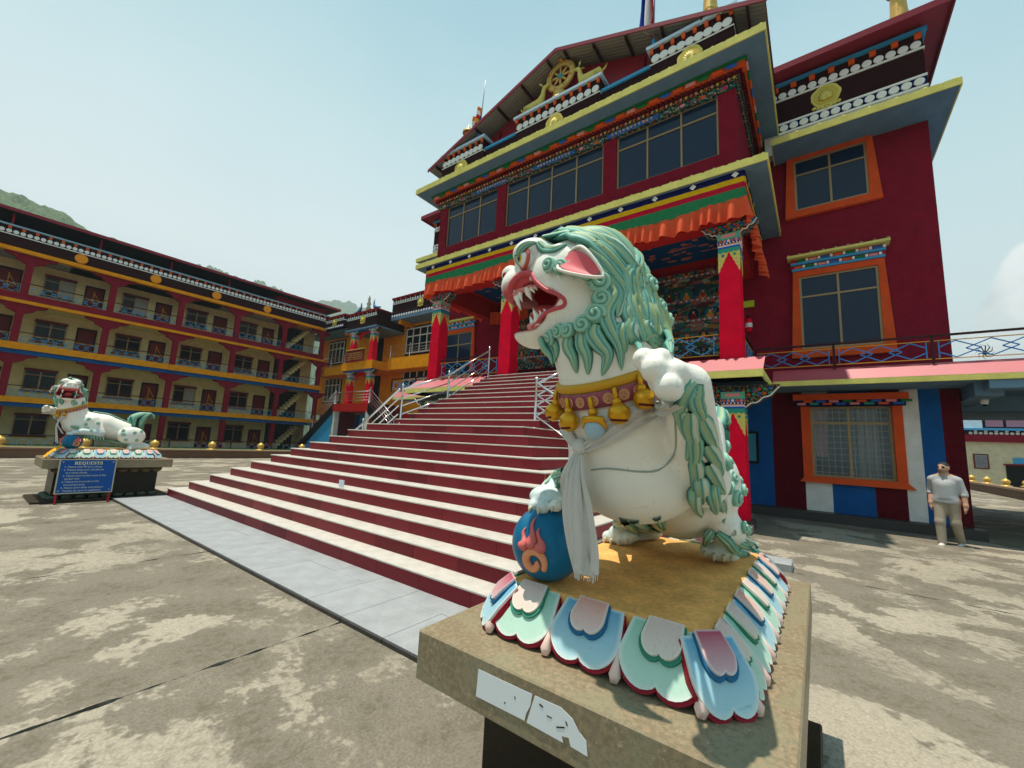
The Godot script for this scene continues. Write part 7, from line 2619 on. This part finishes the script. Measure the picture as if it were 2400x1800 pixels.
	if which == 0:
		# torn paper sticker in two pieces on the slab's front edge
		var st = thing("paper_sticker", "torn white paper sticker on the front edge of the near pedestal", "sticker")
		var z = -2.22 + hl + 0.0015
		part(st, "sheet", B.new().ext(PackedVector2Array([Vector2(-0.99, 0.862), Vector2(-0.765, 0.864), Vector2(-0.77, 0.83), Vector2(-0.785, 0.8), Vector2(-0.79, 0.778), Vector2(-0.995, 0.774)]), 0.001, Transform3D(Basis.IDENTITY, V(0, 0, z))).mesh(), mat("dfe3e6", 0.7))
		part(st, "sheet", B.new().ext(PackedVector2Array([Vector2(-0.755, 0.864), Vector2(-0.66, 0.866), Vector2(-0.62, 0.85), Vector2(-0.6, 0.825), Vector2(-0.575, 0.81), Vector2(-0.57, 0.772), Vector2(-0.625, 0.775), Vector2(-0.632, 0.795), Vector2(-0.655, 0.79), Vector2(-0.65, 0.774), Vector2(-0.782, 0.776), Vector2(-0.772, 0.81)]), 0.001, Transform3D(Basis.IDENTITY, V(0, 0, z))).mesh(), mat("dfe3e6", 0.7))
		for q in [[-0.83, 0.83, 0.008, 0.004], [-0.87, 0.8, 0.004, 0.006], [-0.73, 0.845, 0.014, 0.005], [-0.7, 0.825, 0.018, 0.003], [-0.66, 0.812, 0.03, 0.004], [-0.64, 0.83, 0.004, 0.012]]:
			part(st, "scratch", B.new().box(V(q[0], q[1], z + 0.0015), V(q[2], q[3], 0.0008), Basis(Vector3.BACK, q[0] * 9.0)).mesh(), M.stone_dark)
	return t


# ---------------------------------------------------------------- the walking man and the signboard
func people_and_signs():
	person()
	signboard()


func body_mesh(prims: Array, toes_from: int, cs: float, colour: Callable, org: Vector3) -> ArrayMesh:
	lion_load(prims)
	var lo = Vector3.ONE * 1e9
	var hi = -lo
	for q in prims:
		var r: float = max(q[6], q[7]) if q.size() == 8 else max(q[3], max(q[4], q[5]))
		for k in ([0, 3] if q.size() == 8 else [0]):
			var p = V(q[k], q[k + 1], q[k + 2])
			lo = lo.min(p - Vector3.ONE * (r + 0.03))
			hi = hi.max(p + Vector3.ONE * (r + 0.03))
	return nets(lo, hi, cs, colour, org)


func person():
	# a man in a grey sweater and khaki trousers, sunglasses, strolling towards the left
	var t = thing("person", "walking man in grey sweater, khaki trousers and sunglasses by the striped wall", "person", V(2.08, 0, -12.3))
	# built standing at the origin, facing +z, then turned
	var bodyp = [
		[-0.085, 0.93, 0.0, 0.085, 0.93, 0.0, 0.125, 0.125], [0.0, 1.0, 0.005, 0.0, 1.22, 0.005, 0.15, 0.15],
		[-0.07, 1.0, 0.01, -0.085, 1.27, 0.0, 0.115, 0.115], [0.07, 1.0, 0.01, 0.085, 1.27, 0.0, 0.115, 0.115],
		[-0.13, 1.36, -0.01, 0.13, 1.36, -0.01, 0.08, 0.08], [-0.17, 1.34, -0.01, -0.05, 1.42, -0.01, 0.065, 0.07], [0.17, 1.34, -0.01, 0.05, 1.42, -0.01, 0.065, 0.07],
		[0.0, 1.38, -0.01, 0.0, 1.5, 0.01, 0.07, 0.062],
		[-0.085, 0.9, 0.0, -0.1, 0.5, 0.11, 0.112, 0.08], [-0.1, 0.5, 0.11, -0.09, 0.1, 0.14, 0.08, 0.068],
		[0.085, 0.9, 0.0, 0.11, 0.5, 0.03, 0.112, 0.08], [0.11, 0.5, 0.03, 0.12, 0.13, -0.18, 0.08, 0.066],
		[-0.195, 1.345, -0.01, -0.235, 1.1, -0.07, 0.068, 0.056], [-0.235, 1.1, -0.07, -0.225, 0.87, 0.04, 0.05, 0.036],
		[0.195, 1.345, -0.01, 0.255, 1.1, -0.02, 0.068, 0.056], [0.255, 1.1, -0.02, 0.275, 0.87, 0.04, 0.05, 0.036],
		[-0.225, 0.86, 0.045, -0.222, 0.79, 0.06, 0.036, 0.032], [0.275, 0.86, 0.045, 0.272, 0.79, 0.055, 0.036, 0.032]]
	var fold = noise(71, 9.0, 2)
	var cf = func(p):
		var k = 0.94 + 0.1 * fold.get_noise_3d(p.x * 2.0, p.y * 3.0, p.z * 2.0)
		if p.y > 1.43: return Color(0.5, 0.3, 0.21)
		if absf(p.x) > 0.185 and p.y < 1.06: return Color(0.5, 0.29, 0.2)
		if p.y > 0.9: return Color(0.45, 0.46, 0.47) * k
		return Color(0.37, 0.31, 0.235) * k
	var cm = mat("ffffff", 0.9)
	cm.vertex_color_use_as_albedo = true
	var rt = node("figure", t)
	rt.rotation.y = -0.35
	lion_mouth = PackedVector2Array([Vector2(50, 50), Vector2(51, 50), Vector2(50, 51)])
	part(rt, "body", body_mesh(bodyp, 99, 0.0125, cf, Vector3.ZERO), cm)
	# head with brow, nose, ears, jaw
	var hp = [[0.0, 1.595, 0.005, 0.082, 0.098, 0.1], [0.0, 1.54, 0.035, 0.064, 0.07, 0.062], [0.0, 1.59, 0.108, 0.0, 1.562, 0.122, 0.01, 0.016],
		[-0.084, 1.585, 0.0, 0.012, 0.03, 0.02], [0.084, 1.585, 0.0, 0.012, 0.03, 0.02], [0.0, 1.53, 0.085, 0.022, 0.008, 0.012], [0.0, 1.42, 0.0, 0.0, 1.54, 0.01, 0.055, 0.055]]
	var hc = func(p):
		if p.y > 1.615 + 0.05 * smoothstep(0.0, 0.09, p.z) and p.y > 1.6: return Color(0.05, 0.045, 0.042)
		if p.y < 1.545 and p.z > 0.02: return Color(0.34, 0.2, 0.15)
		return Color(0.52, 0.31, 0.22)
	var hd = part(rt, "head", body_mesh(hp, 99, 0.007, hc, Vector3.ZERO), cm)
	hd.rotation.y = -0.25
	part(hd, "hair", B.new(true).ball(V(0, 1.63, -0.01), V(0.087, 0.072, 0.1), 16, 10).mesh(), mat("3a3835", 0.8))
	var sg = B.new(true)
	for s in [-1, 1]:
		sg.ball(V(s * 0.035, 1.602, 0.094), V(0.031, 0.022, 0.014), 12, 8)
	part(hd, "sunglasses", sg.mesh(), mat("120e0d", 0.15))
	# hands
	for s in [-1, 1]:
		var c = V(-0.222, 0.78, 0.062) if s < 0 else V(0.273, 0.78, 0.057)
		var h = B.new(true)
		for f in 4:
			h.tube([c + V(0.0, 0.0, -0.024 + f * 0.016), c + V(-s * 0.006, -0.05, -0.024 + f * 0.016), c + V(-s * 0.022, -0.078 + absf(f - 1.5) * 0.006, -0.018 + f * 0.013)], [0.0098, 0.0088, 0.006], 7)
		h.tube([c + V(0, 0.02, 0.026), c + V(-s * 0.01, -0.015, 0.045), c + V(-s * 0.016, -0.04, 0.046)], [0.011, 0.01, 0.007], 7)
		part(rt, "fingers", h.mesh(), mat("bd9179", 0.7))
	# clothing edges, sweater hem and cuffs
	var kn = mat("a9abad", 0.9)
	part(rt, "hem", B.new(true).lathe([Vector2(0.168, 0.885), Vector2(0.178, 0.9), Vector2(0.172, 0.93)], 24, Transform3D(Basis.from_scale(V(1.22, 1, 0.86)), Vector3.ZERO)).mesh(), kn)
	for s in [-1, 1]:
		part(rt, "cuff", B.new(true).tube([V(s * (0.257 if s > 0 else 0.235), 1.08, -0.058 if s < 0 else -0.015), V(s * (0.262 if s > 0 else 0.232), 1.03, -0.038 if s < 0 else -0.003)], [0.06, 0.056], 12).mesh(), kn)
		var f = V(-0.09, 0.0, 0.15) if s < 0 else V(0.12, 0.0, -0.17)
		part(rt, "shoe", B.new(true).tube([f + V(0, 0.05, -0.07), f + V(0, 0.055, 0.0), f + V(0, 0.042, 0.09), f + V(0, 0.036, 0.16), f + V(0, 0.03, 0.19)], [0.035, 0.052, 0.047, 0.04, 0.015], 12).mesh(), mat("d2cfcb", 0.7))
		part(rt, "sole", B.new().box(f + V(0, 0.0085, 0.05), V(0.085, 0.017, 0.27), Basis.IDENTITY, 0.008).mesh(), mat("b9b5b0", 0.8))
	part(rt, "shirt_collar", B.new(true).tube(range(17).map(func(i): return V(sin(TAU * i / 16.0) * 0.075, 1.45 - 0.03 * cos(TAU * i / 16.0), 0.0 + cos(TAU * i / 16.0) * 0.075)), 0.012, 6).mesh(), kn)


func signboard():
	# the blue board of requests leaning before the far pedestal
	var t = thing("request_signboard", "blue signboard headed REQUESTS standing before the far pedestal", "sign", V(-11.78, 0, -1.76))
	var rt = node("board_frame", t)
	rt.transform = Transform3D(Basis(Vector3.UP, PI / 2 - 0.03) * Basis(Vector3.RIGHT, -0.06), V(0.1, 0, 0))
	var w = 0.39
	part(rt, "board", bx(V(-w, 0.27, -0.01), V(w, 0.9, 0.01)), mat("15509c", 0.4))
	var b = B.new()
	b.bb(V(-w - 0.015, 0.255, -0.014), V(w + 0.015, 0.272, 0.014)); b.bb(V(-w - 0.015, 0.898, -0.014), V(w + 0.015, 0.915, 0.014))
	b.bb(V(-w - 0.015, 0.272, -0.014), V(-w + 0.003, 0.898, 0.014)); b.bb(V(w - 0.003, 0.272, -0.014), V(w + 0.015, 0.898, 0.014))
	part(rt, "border", b.mesh(), mat("b9b79f", 0.5))
	for s in [-1, 1]:
		part(rt, "leg", B.new().beam(V(s * (w - 0.02), 0.0, 0.02), V(s * (w - 0.02), 0.3, -0.005), 0.025, 0.025).mesh(), mat("a3242c", 0.5))
		part(rt, "leg", B.new().beam(V(s * (w - 0.02), 0.0, -0.16), V(s * (w - 0.02), 0.6, -0.015), 0.02, 0.02).mesh(), mat("a3242c", 0.5))
		for v in [0, 1]:
			part(rt, "corner_ornament", B.new(true).tube([V(s * (w - 0.02), 0.3 + v * 0.57, 0.011), V(s * (w - 0.05), 0.31 + v * 0.55, 0.011), V(s * (w - 0.03), 0.33 + v * 0.51, 0.011)], 0.004, 5).mesh(), mat("d8d49a", 0.5))
	part(rt, "title", lt("REQUESTS", 0.075, 0.003, true), mat("e8e29a", 0.5), V(0, 0.835, 0.011))
	var lines = ["1. Please take off your shoes.", "2. Please keep your cell phone", "   in a silent mode.", "3. Please don't make noise in the", "   prayer hall.", "4. Please don't smoke in the", "   monastery area.", "5. Please don't litter everywhere", "   Thanks for your co-operation"]
	for i in lines.size():
		var m = lt(lines[i], 0.041, 0.002)
		m.horizontal_alignment = HORIZONTAL_ALIGNMENT_LEFT
		part(rt, "text_line", m, mat("d6dcc0", 0.5), V(-w + 0.06, 0.765 - i * 0.057, 0.011))
	# yellow offering cloth at the far lion's ball
	var c = thing("offering_cloth", "crumpled yellow offering cloth beside the far lion's ball", "cloth", V(-12.25, 1.09, -1.4))
	var n = noise(91, 3.0, 3)
	var f = func(u, v): return V((u - 0.5) * 0.3 + 0.05 * v, 0.045 * absf(n.get_noise_2d(u * 5.0, v * 5.0)) + 0.05 * (1.0 - v) * sin(u * 3.1) - 0.17 * pow(v, 1.5), 0.02 + v * 0.2)
	var cmm = mat("eba51c", 0.85)
	cmm.cull_mode = BaseMaterial3D.CULL_DISABLED
	part(c, "sheet", B.new(true).surf(f, 24, 24).mesh(), cmm)
